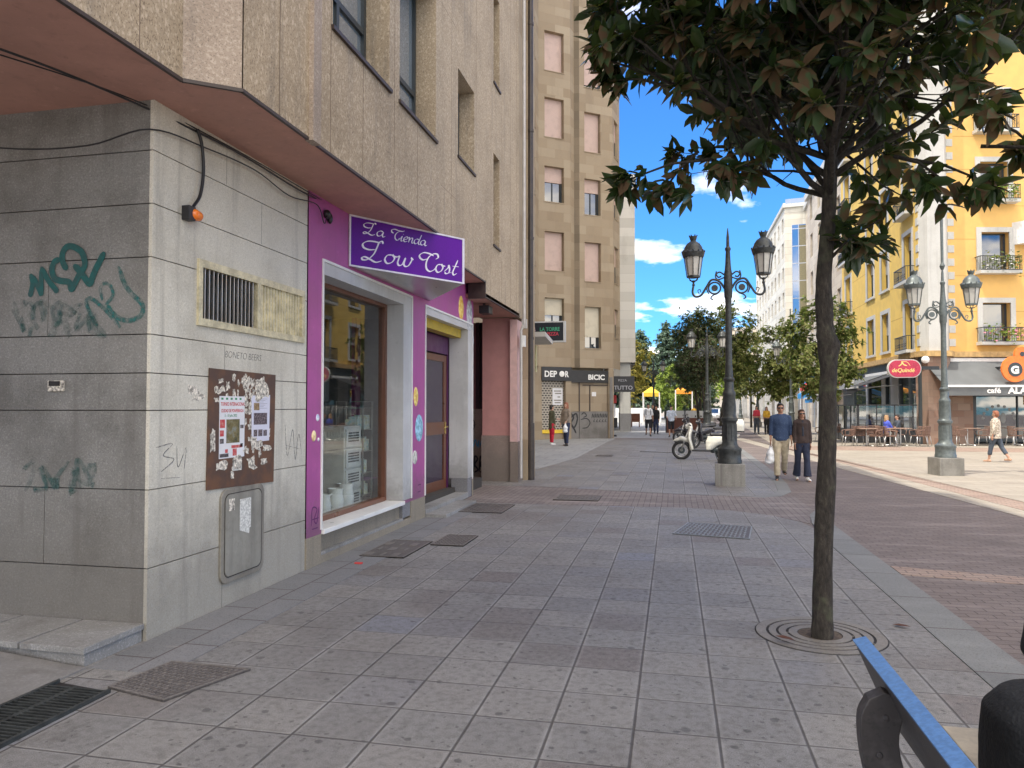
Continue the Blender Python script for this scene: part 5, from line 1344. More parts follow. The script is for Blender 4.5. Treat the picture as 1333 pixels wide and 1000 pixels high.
# ------------------------------------------------------------------ further right-hand buildings
def block(name, loc, label, P, z0, z1, mat, grid, rev=.2, back=None, blind=None, roof=.5):
    """grid: {segment:(n, storeys, w, h, first sill, pitch)}"""
    t = thing(name, (*loc,0), label, 'building'); hl = {}
    for s,(n,st,w,h,f0,pt) in grid.items():
        L = math.hypot(P[s+1][0]-P[s][0],P[s+1][1]-P[s][1]); hl[s] = [(L*(i+.5)/n-w/2, L*(i+.5)/n+w/2, f0+j*pt, f0+j*pt+h) for i in range(n) for j in range(st)]
    m_, T_ = poly_wall(t, P, z0, z1, mat, hl, rev)
    for s in hl:
        for k,h in enumerate(hl[s]):
            win(t, T_[s][0], *h, rev, 0, None, [0,.35,.6][k%3] if blind else 0, blind or 'shutter_grey', sill=False)
    mb = MB(); Q = list(P)+[(P[-1][0]+12,P[-1][1]+2),(P[0][0]+12,P[0][1]+2)] if back is None else list(P)+back
    c = [sum(q[0] for q in Q)/len(Q), sum(q[1] for q in Q)/len(Q)]
    ins = [(q[0]+(c[0]-q[0])*.05, q[1]+(c[1]-q[1])*.05) for q in Q]
    mb.prism(ins, 0, z1-.05); mb.build('core', mat, t)
    mb = MB(); mb.prism([(q[0]-(c[0]-q[0])*.03, q[1]-(c[1]-q[1])*.02) for q in Q], z1, z1+roof); mb.build('cornice', M['trim'], t)
    return t, T_
# beige block right behind the yellow one
block('beige_block', (11,60), 'beige block directly behind the yellow corner building', [(11.2,66),(10.9,51.2)], 0, 19, M['beige_far'], {0:(4,5,1.2,1.9,4.6,3.1)}, back=[(26,51.2),(26,66)], blind='shutter_grey')
# tall cream block behind the tree trunk
block('cream_block', (14,80), 'tall cream block with small dark windows behind the tree trunk', [(14.9,89),(13.7,66.2)], 0, 24, M['beige_far'], {0:(5,7,1.2,1.9,4.4,2.85)}, back=[(30,66.2),(30,89)])
# white block with the blue glass bay
Wb, TW = block('white_stone_block', (12.2,90), 'white stone-clad block with a vertical blue glass bay', [(12.75,120),(12.75,89.9),(16.2,89.3)], 0, 24.6, M['cream_far'], {0:(9,7,1.3,1.8,4.5,2.9)}, back=[(30,92),(30,124)], roof=.4)
T_,L_ = TW[1]
mb = MB(T_); mb.box(.75,.0,3.5,3.0,.25,22.5); gb = mb.build('glass_bay', M['blueglass'], Wb)
mb = MB(T_)
for z in range(4,23,2): mb.box(.74,.0,z,3.02,.27,z+.08)
for u in (.74,1.45,2.3,2.98): mb.box(u,.0,3.5,u+.06,.28,22.5)
mb.build('mullion', M['alu'], gb)
mb = MB(T_); mb.box(1.55,.252,3.6,2.3,.262,22.4); mb.build('pane', m_plain('bronze_glass', (.2,.17,.08), .15), gb)
mb = MB(T_); mb.prism([(.1,.1),(3.4,.1),(3.4,-3),(1.4,-3)], 25.0, 25.6); mb.prof([(1.7,25.0),(3.4,25.0),(3.4,28.3)], -2.5, .0); mb.build('roof_lantern', M['blueglass'], Wb)
for k in range(6):
    y = 93+k*5.2; x = 12.75
    mb = MB(); mb.box(x+.3,y,24.9,x+2.4,y+2.6,26.0); mb.build('dormer', M['cream_far'], Wb)
# arcade shopfronts at the foot of the white block
for k in range(9):
    y = 68+k*6.2; x = 12.5-(y-68)*.055
    mb = MB(); mb.box(x-.35,y,0,x+.35,y+.8,4.2); tag(mb.build('arcade_column', M['reveal'], org=(x,y,0)), 'pale column of the far right-hand arcade, one of a receding row', 'column', 'columns of the far arcade')
mb = MB(); mb.prism([(11.9,68),(11.0,89),(9.2,124),(10.6,124),(13.0,89),(13.6,68)], 4.2, 4.7); tag(mb.build('arcade_canopy', M['trim'], org=(12,90,4.2)), 'long pale canopy slab carried by the far arcade columns', 'canopy')
def flat_awn(name, x0, y0, x1, y1, z, mat, label):
    t = thing(name, ((x0+x1)/2,(y0+y1)/2,0), label, 'awning')
    T,L = seg((x0,y0),(x1,y1)); mb = MB(T)
    mb.add([(0,-1.2,z+.7),(L,-1.2,z+.7),(L,.8,z),(0,.8,z),(0,-1.2,z+.62),(L,-1.2,z+.62),(L,.8,z-.08),(0,.8,z-.08)],[(0,1,2,3),(4,5,6,7),(0,1,5,4),(1,2,6,5),(2,3,7,6),(3,0,4,7)]); mb.box(0,.78,z-.35,L,.8,z-.08)
    mb.build('canvas', M[mat], t)
    mb = MB(T)
    for u in (.1,L-.1): mb.box(u-.03,.72,0,u+.03,.78,z); 
    mb.build('post', M['alu'], t); return t
flat_awn('blue_awning', 10.2, 64, 11.0, 62, 3.6, 'blue', 'upper blue awning far down the right side behind the walking couple')
flat_awn('blue_awning', 9.9, 60, 10.9, 58.5, 2.6, 'blue', 'lower blue awning far down the right side behind the walking couple')
flat_awn('red_awning', 9.2, 54.5, 11.0, 52, 3.1, 'redcloth', 'faded red awning beyond the terrace beside the blue ones')
mb = MB(); mb.box(10.0,54,0,10.85,56,2.6); tag(mb.build('white_kiosk', M['white'], org=(10.4,55,0)), 'white kiosk front beneath the faded red awning', 'kiosk')
# street end: closing buildings
ends = [((2.5,175),(12,178),15,'cream_far','cream block closing the far end of the street, right of centre'),((-6,190),(2.4,186),9,'beige_far','low beige block closing the far end of the street'),((12.5,165),(24,160),18,'beige_far','tall beige block at the far right of the street end')]
for a,b,h,m_,lab in ends:
    block('far_building', ((a[0]+b[0])/2,(a[1]+b[1])/2), lab, [a,b], 0, h, M[m_], {0:(5,int(h/3)-1,1.3,1.7,4,3)}, back=[(b[0]+2,b[1]+14),(a[0],a[1]+14)])
mb = MB(); mb.add([(-30,125,.0),(60,125,.0),(60,420,22),(-30,420,22),(-30,125,-2),(60,125,-2),(60,420,-2),(-30,420,-2)],[(0,1,2,3),(4,5,6,7),(0,1,5,4),(1,2,6,5),(2,3,7,6),(3,0,4,7)]); mb.build('far_slope', M['slab_pale'], kind='structure')
# left far side: white low wall, tents
mb = MB(); mb.box(-7,78,0,-1.2,78.3,1.5); tag(mb.build('white_wall', M['white'], org=(-4,78,0)), 'low white wall closing the left pavement under the conifers', 'wall')
def parasol(loc, w, z, mat, label):
    t = thing('market_canopy', loc, label, 'canopy'); x,y,_ = loc
    mb = MB(); mb.add([(x-w,y-w,z),(x+w,y-w,z),(x+w,y+w,z),(x-w,y+w,z),(x,y,z+.55),(x-w,y-w,z-.35),(x+w,y-w,z-.35),(x+w,y+w,z-.35),(x-w,y+w,z-.35)],[(0,1,4),(1,2,4),(2,3,4),(3,0,4),(0,1,6,5),(1,2,7,6),(2,3,8,7),(3,0,5,8)]); mb.build('canvas', M[mat], t)
    mb = MB()
    for i in (-1,1):
        for j in (-1,1): mb.box(x+i*w*.95-.05,y+j*w*.95-.05,0,x+i*w*.95+.05,y+j*w*.95+.05,z)
    mb.build('post', M['white'], t)
parasol((-1.9,68,0), .75, 2.9, 'yellowcloth', 'yellow canopy at the far end of the left pavement')
parasol((1.0,72,0), .8, 3.2, 'orangecloth', 'orange canopy beyond the row of dark magnolias')

# ------------------------------------------------------------------ street lamps
def make_lamp(iron, name, label, loc):
    t = thing(name, (0,0,0), label, 'street lamp', 'ornate twin-lantern street lamps')
    mb = MB(); mb.box(-.305,-.305,0,.305,.305,.47); mb.build('plinth', M['stone_plinth'], t, bevel=.012)
    mb = MB(); mb.lathe([(.25,.471),(.25,.54),(.238,.56),(.238,.72),(.25,.745),(.245,.79),(.19,.83),(.165,.87),(.15,.93),(.142,1.3),(.15,1.35),(.175,1.38),(.175,1.43),(.15,1.45),(.135,1.5),(.142,1.62),(.128,1.9),(.14,1.94),(.13,1.98),(.1,2.03),(.095,2.2),(.115,2.23),(.115,2.27),(.085,2.3),(.07,2.6),(.062,3.8),(.07,3.98),(.085,4.02),(.09,4.3),(.085,4.52),(.07,4.6),(.06,4.7),(.045,5.0),(.06,5.03),(.06,5.07),(.035,5.1),(.03,5.3),(.008,5.5)], 20)
    for k in range(10):
        a = 2*math.pi*k/10; mb.tube([(.145*math.cos(a),.145*math.sin(a),.95),(.143*math.cos(a),.143*math.sin(a),1.3)], .012, 5)
    mb.build('post', iron, t, smooth=35)
    for s in (-1,1):
        X = lambda pts: [(s*p[0],0,p[1]) for p in pts]
        mb = MB()
        mb.tube(catmull(X([(.07,4.2),(.18,4.36),(.34,4.4),(.45,4.25),(.56,4.08),(.68,4.05),(.74,4.14),(.72,4.3)]),6), .024, 7)
        mb.tube(X([(.28+.125*math.cos(q*math.pi/9),4.22+.125*math.sin(q*math.pi/9)) for q in range(18)]), .02, 6, closed=True)
        mb.prof([(s*(.28+.07*math.cos(q*math.pi/8)),4.22+.07*math.sin(q*math.pi/8)) for q in range(16)], -.012, .012)
        mb.tube(catmull(X([(.08,4.5),(.17,4.56),(.24,4.52),(.2,4.45),(.14,4.47)]),5), .018, 6)
        mb.tube(catmull(X([(.08,4.44),(.2,4.4),(.26,4.46),(.24,4.58)]),5), .016, 6)
        mb.tube(catmull(X([(.22,4.1),(.32,4.06),(.36,4.0),(.31,3.97)]),5), .016, 6)
        mb.tube(catmull(X([(.42,4.3),(.44,4.2),(.4,4.1)]),5), .016, 6); mb.tube(catmull(X([(.6,4.1),(.63,4.18),(.58,4.2),(.57,4.14)]),5), .01, 6)
        arm = mb.build('arm', iron, t, smooth=35)
        c = (s*.72,0,0)
        mb = MB(); mb.lathe([(.02,4.28),(.035,4.3),(.02,4.34),(.03,4.38),(.05,4.4)], 12, c)
        for k in range(4):
            a = math.pi/4+k*math.pi/2; mb.tube([(c[0]+.04*math.cos(a),.04*math.sin(a),4.38),(c[0]+.11*math.cos(a),.11*math.sin(a),4.42),(c[0]+.13*math.cos(a),.13*math.sin(a),4.47)], .01, 5)
        mb.lathe([(.1,4.46),(.145,4.465),(.145,4.5),(.1,4.505)], 8, c)
        for k in range(8):
            a = 2*math.pi*k/8; mb.tube([(c[0]+.14*math.cos(a),.14*math.sin(a),4.49),(c[0]+.2*math.cos(a),.2*math.sin(a),4.93)], .009, 5)
        mb.lathe([(.215,4.9),(.225,4.93),(.245,5.0),(.225,5.02),(.2,5.06),(.19,5.12),(.14,5.2),(.07,5.25),(.055,5.27),(.07,5.3),(.085,5.36),(.04,5.33),(.0,5.33)], 20, c)
        for k in range(12):
            a = 2*math.pi*k/12; mb.ell((c[0]+.235*math.cos(a),.235*math.sin(a),5.03),.018,.018,.028,6,4)
        for k in range(6):
            a = 2*math.pi*k/6; mb.tube([(c[0]+.05*math.cos(a),.05*math.sin(a),5.3),(c[0]+.085*math.cos(a),.085*math.sin(a),5.39)], .014, 5)
        ln = mb.build('lantern', iron, t, smooth=35)
        mb = MB(); mb.lathe([(.13,4.506),(.185,4.9)], 8, c); mb.build('lamp_glass', M['lampglass'], ln)
    t.location = loc; return t
L1_ = make_lamp(M['castiron'], 'street_lamp', 'dark iron twin-lantern lamp on a stone block, nearest lamp, in front of the white scooter', (1.17,16.42,0))
L1_.rotation_euler.z = R(-3)
L2_ = make_lamp(M['castgrey'], 'street_lamp', 'grey-green twin-lantern lamp standing in the sun before the yellow building', (6.47,19.9,0))
L2_.scale = (.95,.95,.93); L2_.rotation_euler.z = R(10)
mb = MB(); mb.lathe([(.03,5.45),(.035,5.5),(.035,7.0),(.0,7.05)], 8); mb.lathe([(.03,5.4),(.07,5.5),(.03,5.6)], 8); o = mb.build('mast', M['castgrey'], L2_)
dup(L1_, (1.6,36.5,0), 0, 'second twin-lantern lamp down the left row, half behind the magnolia trunks')
dup(L2_, (5.9,40,0), .1, 'grey twin-lantern lamp behind the right-hand magnolia crown', .95)
dup(L1_, (-1.5,60,0), .1, 'distant lamp standing alone in front of the conifers', 1.0)
dup(L1_, (2.0,58,0), .1, 'third twin-lantern lamp down the left row')
for k,(x,y) in enumerate([(6.6,62),(7.0,82),(7.2,104),(4.0,84)]):
    dup(L2_, (x,y,0), .1*k, ['grey lamp in the middle distance over the people in the sun','far grey lamp just left of the cream arcade','farthest grey lamp of the sunny side','far lamp between the two rows of trees'][k], .95)
# ------------------------------------------------------------------ trees
def leaf_into(vs, fs, base, d, nrm, L, w, curl=.12):
    """one folded, pointed magnolia leaf"""
    d = d.normalized(); s = d.cross(nrm)
    if s.length < 1e-4: s = d.orthogonal()
    s.normalize(); n = s.cross(d)
    o = len(vs)
    def p(t, k, h): return tuple(base + d*(t*L) + s*(k*w) + n*(h*L))
    vs.extend([p(0,0,0), p(.35,0,-.03), p(.7,0,-.05-curl*.5), p(1,0,-.08-curl), p(.3,.85,.05), p(.68,.8,.0-curl*.4), p(.3,-.85,.05), p(.68,-.8,.0-curl*.4)])
    fs.extend([(o,o+1,o+4),(o+1,o+2,o+5,o+4),(o+2,o+3,o+5),(o,o+6,o+1),(o+1,o+6,o+7,o+2),(o+2,o+7,o+3)])
def whorl(vs, fs, tip, ax, n, L, rr, droop=.35):
    ax = ax.normalized(); a = ax.orthogonal().normalized(); b = ax.cross(a)
    for i in range(n):
        q = i*2.4+rr.random()*.5; f = .15+.75*rr.random()
        d = ax*f + (a*math.cos(q)+b*math.sin(q))*(1.1-f*.5) - Vector((0,0,droop*rr.random()))
        up = Vector((0,0,1))*.8+ax*.6+Vector((rr.gauss(0,.35),rr.gauss(0,.35),rr.gauss(0,.2)))
        l = L*(.65+.5*rr.random())
        leaf_into(vs, fs, tip-ax*(rr.random()*.07*L/.17), d, up, l, l*.235, .05+.2*rr.random())
def magnolia_main():
    rr = random.Random(42)
    t = thing('magnolia_tree', (1.04,5.76,0), 'young magnolia with knobbly dark trunk in the ring grating, nearest tree', 'tree')
    tk = [(1.04,5.76,-.05),(1.045,5.76,.15),(1.06,5.76,.7),(1.09,5.76,1.3),(1.1,5.76,1.7),(1.11,5.76,2.08),(1.09,5.76,2.25),(1.085,5.76,2.6),(1.12,5.77,3.0),(1.15,5.78,3.5),(1.2,5.78,4.1),(1.23,5.8,4.7),(1.2,5.8,5.3),(1.25,5.8,6.0)]
    P = catmull(tk, 6); n = len(P); rad = []
    for i,p in enumerate(P):
        z = p.z; r = .098-.014*min(z,2)/2 if z < 2 else .084-.011*(z-2)
        if z < .25: r += (.25-z)*.06
        r += .024*math.exp(-((z-2.12)/.1)**2) + .012*math.exp(-((z-2.42)/.09)**2)+ .008*math.exp(-((z-1.05)/.12)**2)
        rad.append(max(.015, r*.7))
    mb = MB(); m = 18; mb.tube(P, rad, m)
    nv = []
    for i,v in enumerate(mb.v):
        p = Vector(v); c = P[min(i//m, n-1)]; q = p-c; k = 1+.10*noise.noise(p*9)+.05*noise.noise(p*28)
        nv.append(tuple(c+q*k))
    mb.v = nv
    mb.ell((1.15,5.745,2.12),.04,.04,.06,10,8); mb.ell((1.065,5.735,2.2),.045,.04,.07,10,8); mb.ell((1.115,5.74,2.42),.03,.035,.06,10,8)
    tips = []
    cen = Vector((1.38,5.8,4.85)); rad3 = Vector((2.12,2.1,1.82))
    br = MB()
    def inside(p, k=1.0):
        q = p-cen; return (q.x/rad3.x)**2+(q.y/rad3.y)**2+(q.z/rad3.z)**2 < k
    def limb(p0, d, L, r, depth):
        pts = [p0]; p = p0.copy(); d = d.normalized(); k = max(3,int(L/.16))
        for i in range(k):
            d = (d+Vector((rr.gauss(0,.16),rr.gauss(0,.16),rr.gauss(0,.12)+ (.07 if depth<2 else -.02)))).normalized()
            p = p+d*(L/k); pts.append(p.copy())
            if (not inside(p, 1.12) and i > 1) or p.x < -.1*p.y: break
            if depth and ((p.x/p.y < .02 and (p.z-1.68)/p.y < .27) or (.02 <= p.x/p.y < .185 and (p.z-1.68)/p.y < .29) or (p.x/p.y >= .25 and (p.z-1.68)/p.y < .26)): break
        kk = len(pts)
        if depth and kk < 3: return
        br.tube(pts, [r*(1-.7*i/(kk-1)) for i in range(kk)], 6 if depth<2 else 4)
        if depth >= 2: tips.append((pts[-1], d)); 
        else:
            nb = 4 if depth == 0 else 4
            for j in range(nb+1):
                i = min(kk-1, max(1,int(kk*(.25+.75*j/nb))))
                dd = (d+Vector((rr.gauss(0,.75),rr.gauss(0,.75),rr.gauss(0,.55)))).normalized()
                limb(pts[i], dd, (L*.52 if depth==0 else .3+.2*rr.random()), r*.5, depth+1)
            tips.append((pts[-1], d))
    levels = [(3.22,12),(3.36,12),(3.5,17),(3.8,15),(4.2,15),(4.6,14),(5.0,10),(5.4,9),(5.8,7)]
    ang = 0
    def at(z):
        for i in range(n-1):
            if P[i].z <= z <= P[i+1].z: return P[i].lerp(P[i+1], (z-P[i].z)/max(1e-6,P[i+1].z-P[i].z))
        return P[-1]
    for z,kn in levels:
        for j in range(max(3,kn//4+1)):
            ang += 2.4+rr.gauss(0,.25)
            d = Vector((math.cos(ang), math.sin(ang), (.62 if z < 3.45 else .4)+rr.gauss(0,.12)))
            R_ = 1.75*(1-max(0,(z-4.6))/2.6)*(.85+.25*rr.random())
            limb(at(z), d, R_, .024, 0)
    # lower sprays seen against the sky and the yellow house
    for (a,b) in [((1.12,5.75,2.75),(1.42,5.55,2.98)),((1.12,5.76,2.85),(1.3,5.9,2.85)),((.3,5.6,3.5),(-.3,5.5,3.36)),((.2,5.7,3.6),(-.1,5.7,3.25)),((0,5.7,4.1),(-.45,5.7,4.2)),((0,5.8,4.5),(-.5,5.7,4.45)),((1.5,5.5,3.4),(2.05,5.3,3.1)),((1.5,5.5,3.4),(1.75,5.3,3.15)),((2.0,5.4,3.4),(2.5,5.2,3.2)),((.6,5.6,3.6),(.45,5.5,3.38)),((2.1,5.5,3.6),(2.4,5.5,3.35))]:
        a = Vector(a); b = Vector(b); br.tube([a, a.lerp(b,.5)+Vector((0,0,.04)), b], [.014,.01,.006], 5)
        for k in range(4): tips.append((b+Vector((rr.gauss(0,.07),rr.gauss(0,.07),rr.gauss(0,.07))), (b-a)+Vector((rr.gauss(0,.3),rr.gauss(0,.3),rr.gauss(0,.3)-.1))))
    tr = mb.build('trunk', M['bark'], t, smooth=True)
    br.build('branches', M['bark'], t, smooth=True)
    vs = []; fs = []
    for p,d in tips:
        if p.z < 2.75 or p.x < -.105*p.y: continue
        tx = p.x/p.y; tz = (p.z-1.68)/p.y      # the crown is lifted: no low sprays except the one on the right of the stem
        if tx < .02 and tz < .26: continue
        if .02 <= tx < .185 and tz < .288: continue
        if tx >= .27 and tz < .25: continue
        if p.x < .95 and p.z < 3.12+.1*(1-abs(p.x)): continue
        if 1.5 < p.x and p.z < 2.98: continue
        whorl(vs, fs, p, d, 9+rr.randrange(4), .165+.03*rr.random(), rr)
        
        if rr.random() < .62: whorl(vs, fs, p-d.normalized()*.13, d, 6, .15, rr)
    c = MB(); c.v = vs; c.f = fs; c.m = [0]*len(fs)
    c.build('crown', M['leaf'], t, smooth=True, recalc=False)
    print('tips', len(tips), 'leaves', len(fs)//6)
magnolia_main()
# ring grating round it
t = thing('tree_grate', (1.04,5.83,0), 'round cast tree grating of concentric slotted rings around the trunk', 'tree grate')
mb = MB(); mb.lathe([(.0,-.02),(.455,-.02),(.455,-.0005),(.0,-.0005)], 48, (1.04,5.83,.012)); mb.build('pit', M['dark'], t)
M['grate_iron'] = m_granite('sandy_cast_ring', (.215,.2,.18), (.08,.07,.065), (.32,.3,.27), .5, .5, 100, rough=.6)
for i,(a,b) in enumerate([(.155,.215),(.235,.285),(.305,.355),(.375,.445)]):
    mb = MB()
    nseg = 48
    for k in range(nseg):
        q0 = 2*math.pi*k/nseg; q1 = 2*math.pi*(k+1)/nseg; p = lambda r,q,z: (1.04+r*math.cos(q),5.83+r*math.sin(q),z)
        mb.add([p(a,q0,.0122),p(b,q0,.0122),p(b,q1,.0122),p(a,q1,.0122),p(a,q0,.0165),p(b,q0,.0165),p(b,q1,.0165),p(a,q1,.0165)],[(4,5,6,7),(0,4,7,3),(1,5,6,2)])
    for k in range(6):
        q = 2*math.pi*k/6+.3*i; r0 = b-.004; r1 = b+.024
        if i < 3: mb.tube([(1.04+r0*math.cos(q),5.83+r0*math.sin(q),.012),(1.04+r1*math.cos(q),5.83+r1*math.sin(q),.012)], .004, 4)
    mb.build('ring', M['grate_iron'], t, smooth=30)
tag(sheet('soil_in_grate', [(1.04+.15*math.cos(k*.3),5.83+.15*math.sin(k*.3)) for k in range(21)], .0145, m_plain('dry_soil', (.1,.075,.055), .95, var=.4, scale=30)), 'soil', 'soil', kind='stuff')

def crown_tree(name, loc, H, trunk_h, rad, label, mat, n=2600, L=.16, group=None, seed=1, lean=0, tr=.09, lob=7):
    rr = random.Random(seed)
    t = thing(name, loc, label, 'tree', group); x,y,z0 = loc
    top = z0+H; cz = z0+(H+trunk_h)/2+.1; rz = (H-trunk_h)/2+.25
    mb = MB(); pts = catmull([(x,y,z0-.05),(x+lean*.3,y,z0+trunk_h*.6),(x+lean*.7,y+.05,z0+trunk_h+.3),(x+lean,y,cz),(x+lean,y,top-.4)], 5)
    k = len(pts); mb.tube(pts, [tr*(1.05-.8*i/(k-1)) for i in range(k)], 10)
    cl = []
    for i in range(lob*5):
        a = rr.random()*6.28; e = rr.uniform(-1,1); q = rr.random()**.45
        cl.append(Vector((x+lean+math.cos(a)*rad*q*math.sqrt(1-e*e*.8)*.88, y+math.sin(a)*rad*q*math.sqrt(1-e*e*.8)*.88, cz+e*rz*.85)))
    for c in cl[:16]:
        s = pts[int(k*.5)+rr.randrange(max(1,int(k*.4)))]; m = s.lerp(c,.5)+Vector((0,0,.1)); mb.tube([s,m,c], [tr*.25,tr*.15,tr*.06], 5)
    mb.build('trunk', M['bark'], t, smooth=True)
    vs = []; fs = []; per = max(1,int(n*1.45)//(len(cl)*8))
    for c in cl:
        for j in range(per):
            p = c+Vector((rr.gauss(0,rad*.15),rr.gauss(0,rad*.15),rr.gauss(0,rz*.13)))
            d = (p-Vector((x+lean,y,cz-.5)))+Vector((rr.gauss(0,.5),rr.gauss(0,.5),rr.gauss(0,.5)))
            whorl(vs, fs, p, d, 8, L, rr)
    c = MB(); c.v = vs; c.f = fs; c.m = [0]*len(fs)
    c.build('crown', M[mat], t, smooth=True, recalc=False); return t
G_ = 'magnolias in two rows along the street'
crown_tree('magnolia_tree', (1.75,40.5,0), 6.5, 2.9, 1.4, 'shaded magnolia left of the big lamp post, first of the left row', 'leaf_shade', 4600, .2, G_, 3, lean=-.4)
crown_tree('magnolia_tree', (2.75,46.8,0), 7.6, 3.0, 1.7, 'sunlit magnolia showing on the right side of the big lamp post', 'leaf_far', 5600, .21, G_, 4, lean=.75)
crown_tree('magnolia_tree', (1.5,44.2,0), 6.3, 2.8, 1.35, 'magnolia just behind the first shaded one in the left row', 'leaf_shade', 3500, .24, G_, 5, lean=-.4)
crown_tree('magnolia_tree', (1.9,54,0), 7.2, 2.9, 1.9, 'magnolia deep in the left row behind the motorbikes', 'leaf_shade', 3000, .27, G_, 6)
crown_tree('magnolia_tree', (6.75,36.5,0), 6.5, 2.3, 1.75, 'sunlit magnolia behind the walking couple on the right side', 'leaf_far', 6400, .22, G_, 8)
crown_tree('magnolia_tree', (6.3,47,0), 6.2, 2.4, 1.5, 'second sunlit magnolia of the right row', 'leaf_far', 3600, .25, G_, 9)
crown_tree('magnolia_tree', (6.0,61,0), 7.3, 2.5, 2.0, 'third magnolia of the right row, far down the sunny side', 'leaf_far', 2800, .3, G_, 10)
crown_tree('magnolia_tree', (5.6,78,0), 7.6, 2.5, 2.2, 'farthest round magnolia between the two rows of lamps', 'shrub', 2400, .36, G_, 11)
def conifer(loc, H, rad, label, seed, mat='conifer', n=46):
    rr = random.Random(seed); t = thing('cedar_tree', loc, label, 'tree', 'conifers at the left end of the street'); x,y,_ = loc
    mb = MB(); mb.tube([(x,y,-.1),(x,y,H*.5),(x,y,H)], [.3,.2,.03], 8); vs=[]; fs=[]
    for i in range(n):
        f = (i+.5)/n; z = 1.5+(H-1.7)*f; R_ = rad*(1-f)**.75*(.75+.5*rr.random())+.15
        for k in range(5):
            a = rr.random()*6.28; d = Vector((math.cos(a),math.sin(a),-.12)); 
            p1 = Vector((x,y,z))+d*R_
            if R_ > .8: mb.tube([(x,y,z),tuple(p1)], [.05,.015], 4)
            m = max(3,int(R_*6))
            for j in range(m):
                p = Vector((x,y,z)).lerp(p1, .15+.85*(j+.5)/m)+Vector((rr.gauss(0,.18),rr.gauss(0,.18),rr.gauss(0,.12)))
                for q in range(4):
                    dd = d+Vector((rr.gauss(0,.7),rr.gauss(0,.7),rr.gauss(0,.4)-.1)); leaf_into(vs, fs, p, dd, Vector((0,0,1)), .45, .13, .2)
    mb.build('trunk', M['bark'], t); c = MB(); c.v=vs; c.f=fs; c.m=[0]*len(fs); c.build('crown', M[mat], t, smooth=True, recalc=False)
conifer((-4.0,96,0), 11.6, 3.8, 'tall blue-green cedar showing beside the grey block', 1)
conifer((-.9,104,0), 13.4, 4.0, 'tallest pointed cedar left of the dark magnolias', 2)
conifer((-7.5,92,0), 11, 4.0, 'cedar mostly hidden by the grey block', 3)
conifer((2.6,108,0), 10.5, 4.0, 'cedar filling the gap behind the dark magnolias', 6)
crown_tree('broadleaf_tree', (-4.3,84,0), 9.0, 2.2, 2.2, 'yellowing broadleaf tree in front of the cedars', 'yellowleaf', 2600, .38, None, 14, tr=.14)
crown_tree('broadleaf_tree', (-.3,82,0), 6.0, 1.4, 1.7, 'small bright green tree beneath the tallest cedar', 'shrub', 2000, .34, None, 15)
crown_tree('broadleaf_tree', (4.6,118,0), 8, 2, 3.0, 'light green tree at the end of the road', 'shrub', 1600, .6, None, 16)
crown_tree('broadleaf_tree', (1.6,92,0), 6.5, 1.6, 2.2, 'olive broadleaf tree behind the orange canopy', 'leaf_far', 1800, .42, None, 17)
# ------------------------------------------------------------------ people
def cloth(name, c, scale=8, var=.15, c2=None, pat=None):
    t = NT(name); o = t.P(); f = t.noise(o, 90, 2)
    if pat == 'leopard':
        v = t.vor(o, 24, 'Distance'); n_ = t.noise(o, 18, 3, .7); k = t.math('ADD', v, t.math('MULTIPLY', n_, .4))
        col = t.mix(t.ramp(k, [(.42,0),(.5,1),(.62,1),(.68,0)]), c, c2)
    elif pat == 'spots':
        v = t.vor(o, 30, 'Distance'); col = t.mix(t.ramp(v, [(.16,1),(.24,0)]), c, c2)
    else:
        a = t.noise(o, scale, 3); col = t.mix(t.smooth(a,.35,.65), tuple(x*(1-var) for x in c), tuple(min(1,x*(1+var)) for x in c))
    w = t.noise(t.vm('MULTIPLY', o, (1,1,.5)), 16, 3, .6)
    return t.done(col, .85, 0, t.math('ADD', t.math('MULTIPLY', w, 2.5), f), .012, .5)
HAIR = {'brown': m_plain('brown_hair', (.07,.035,.02), .5, var=.4, scale=60), 'dark': m_plain('dark_hair', (.02,.014,.012), .45, var=.4, scale=60), 'blond': m_plain('fair_hair', (.4,.25,.13), .5, var=.3, scale=60), 'red': m_plain('reddish_hair', (.28,.1,.05), .5, var=.3, scale=60)}
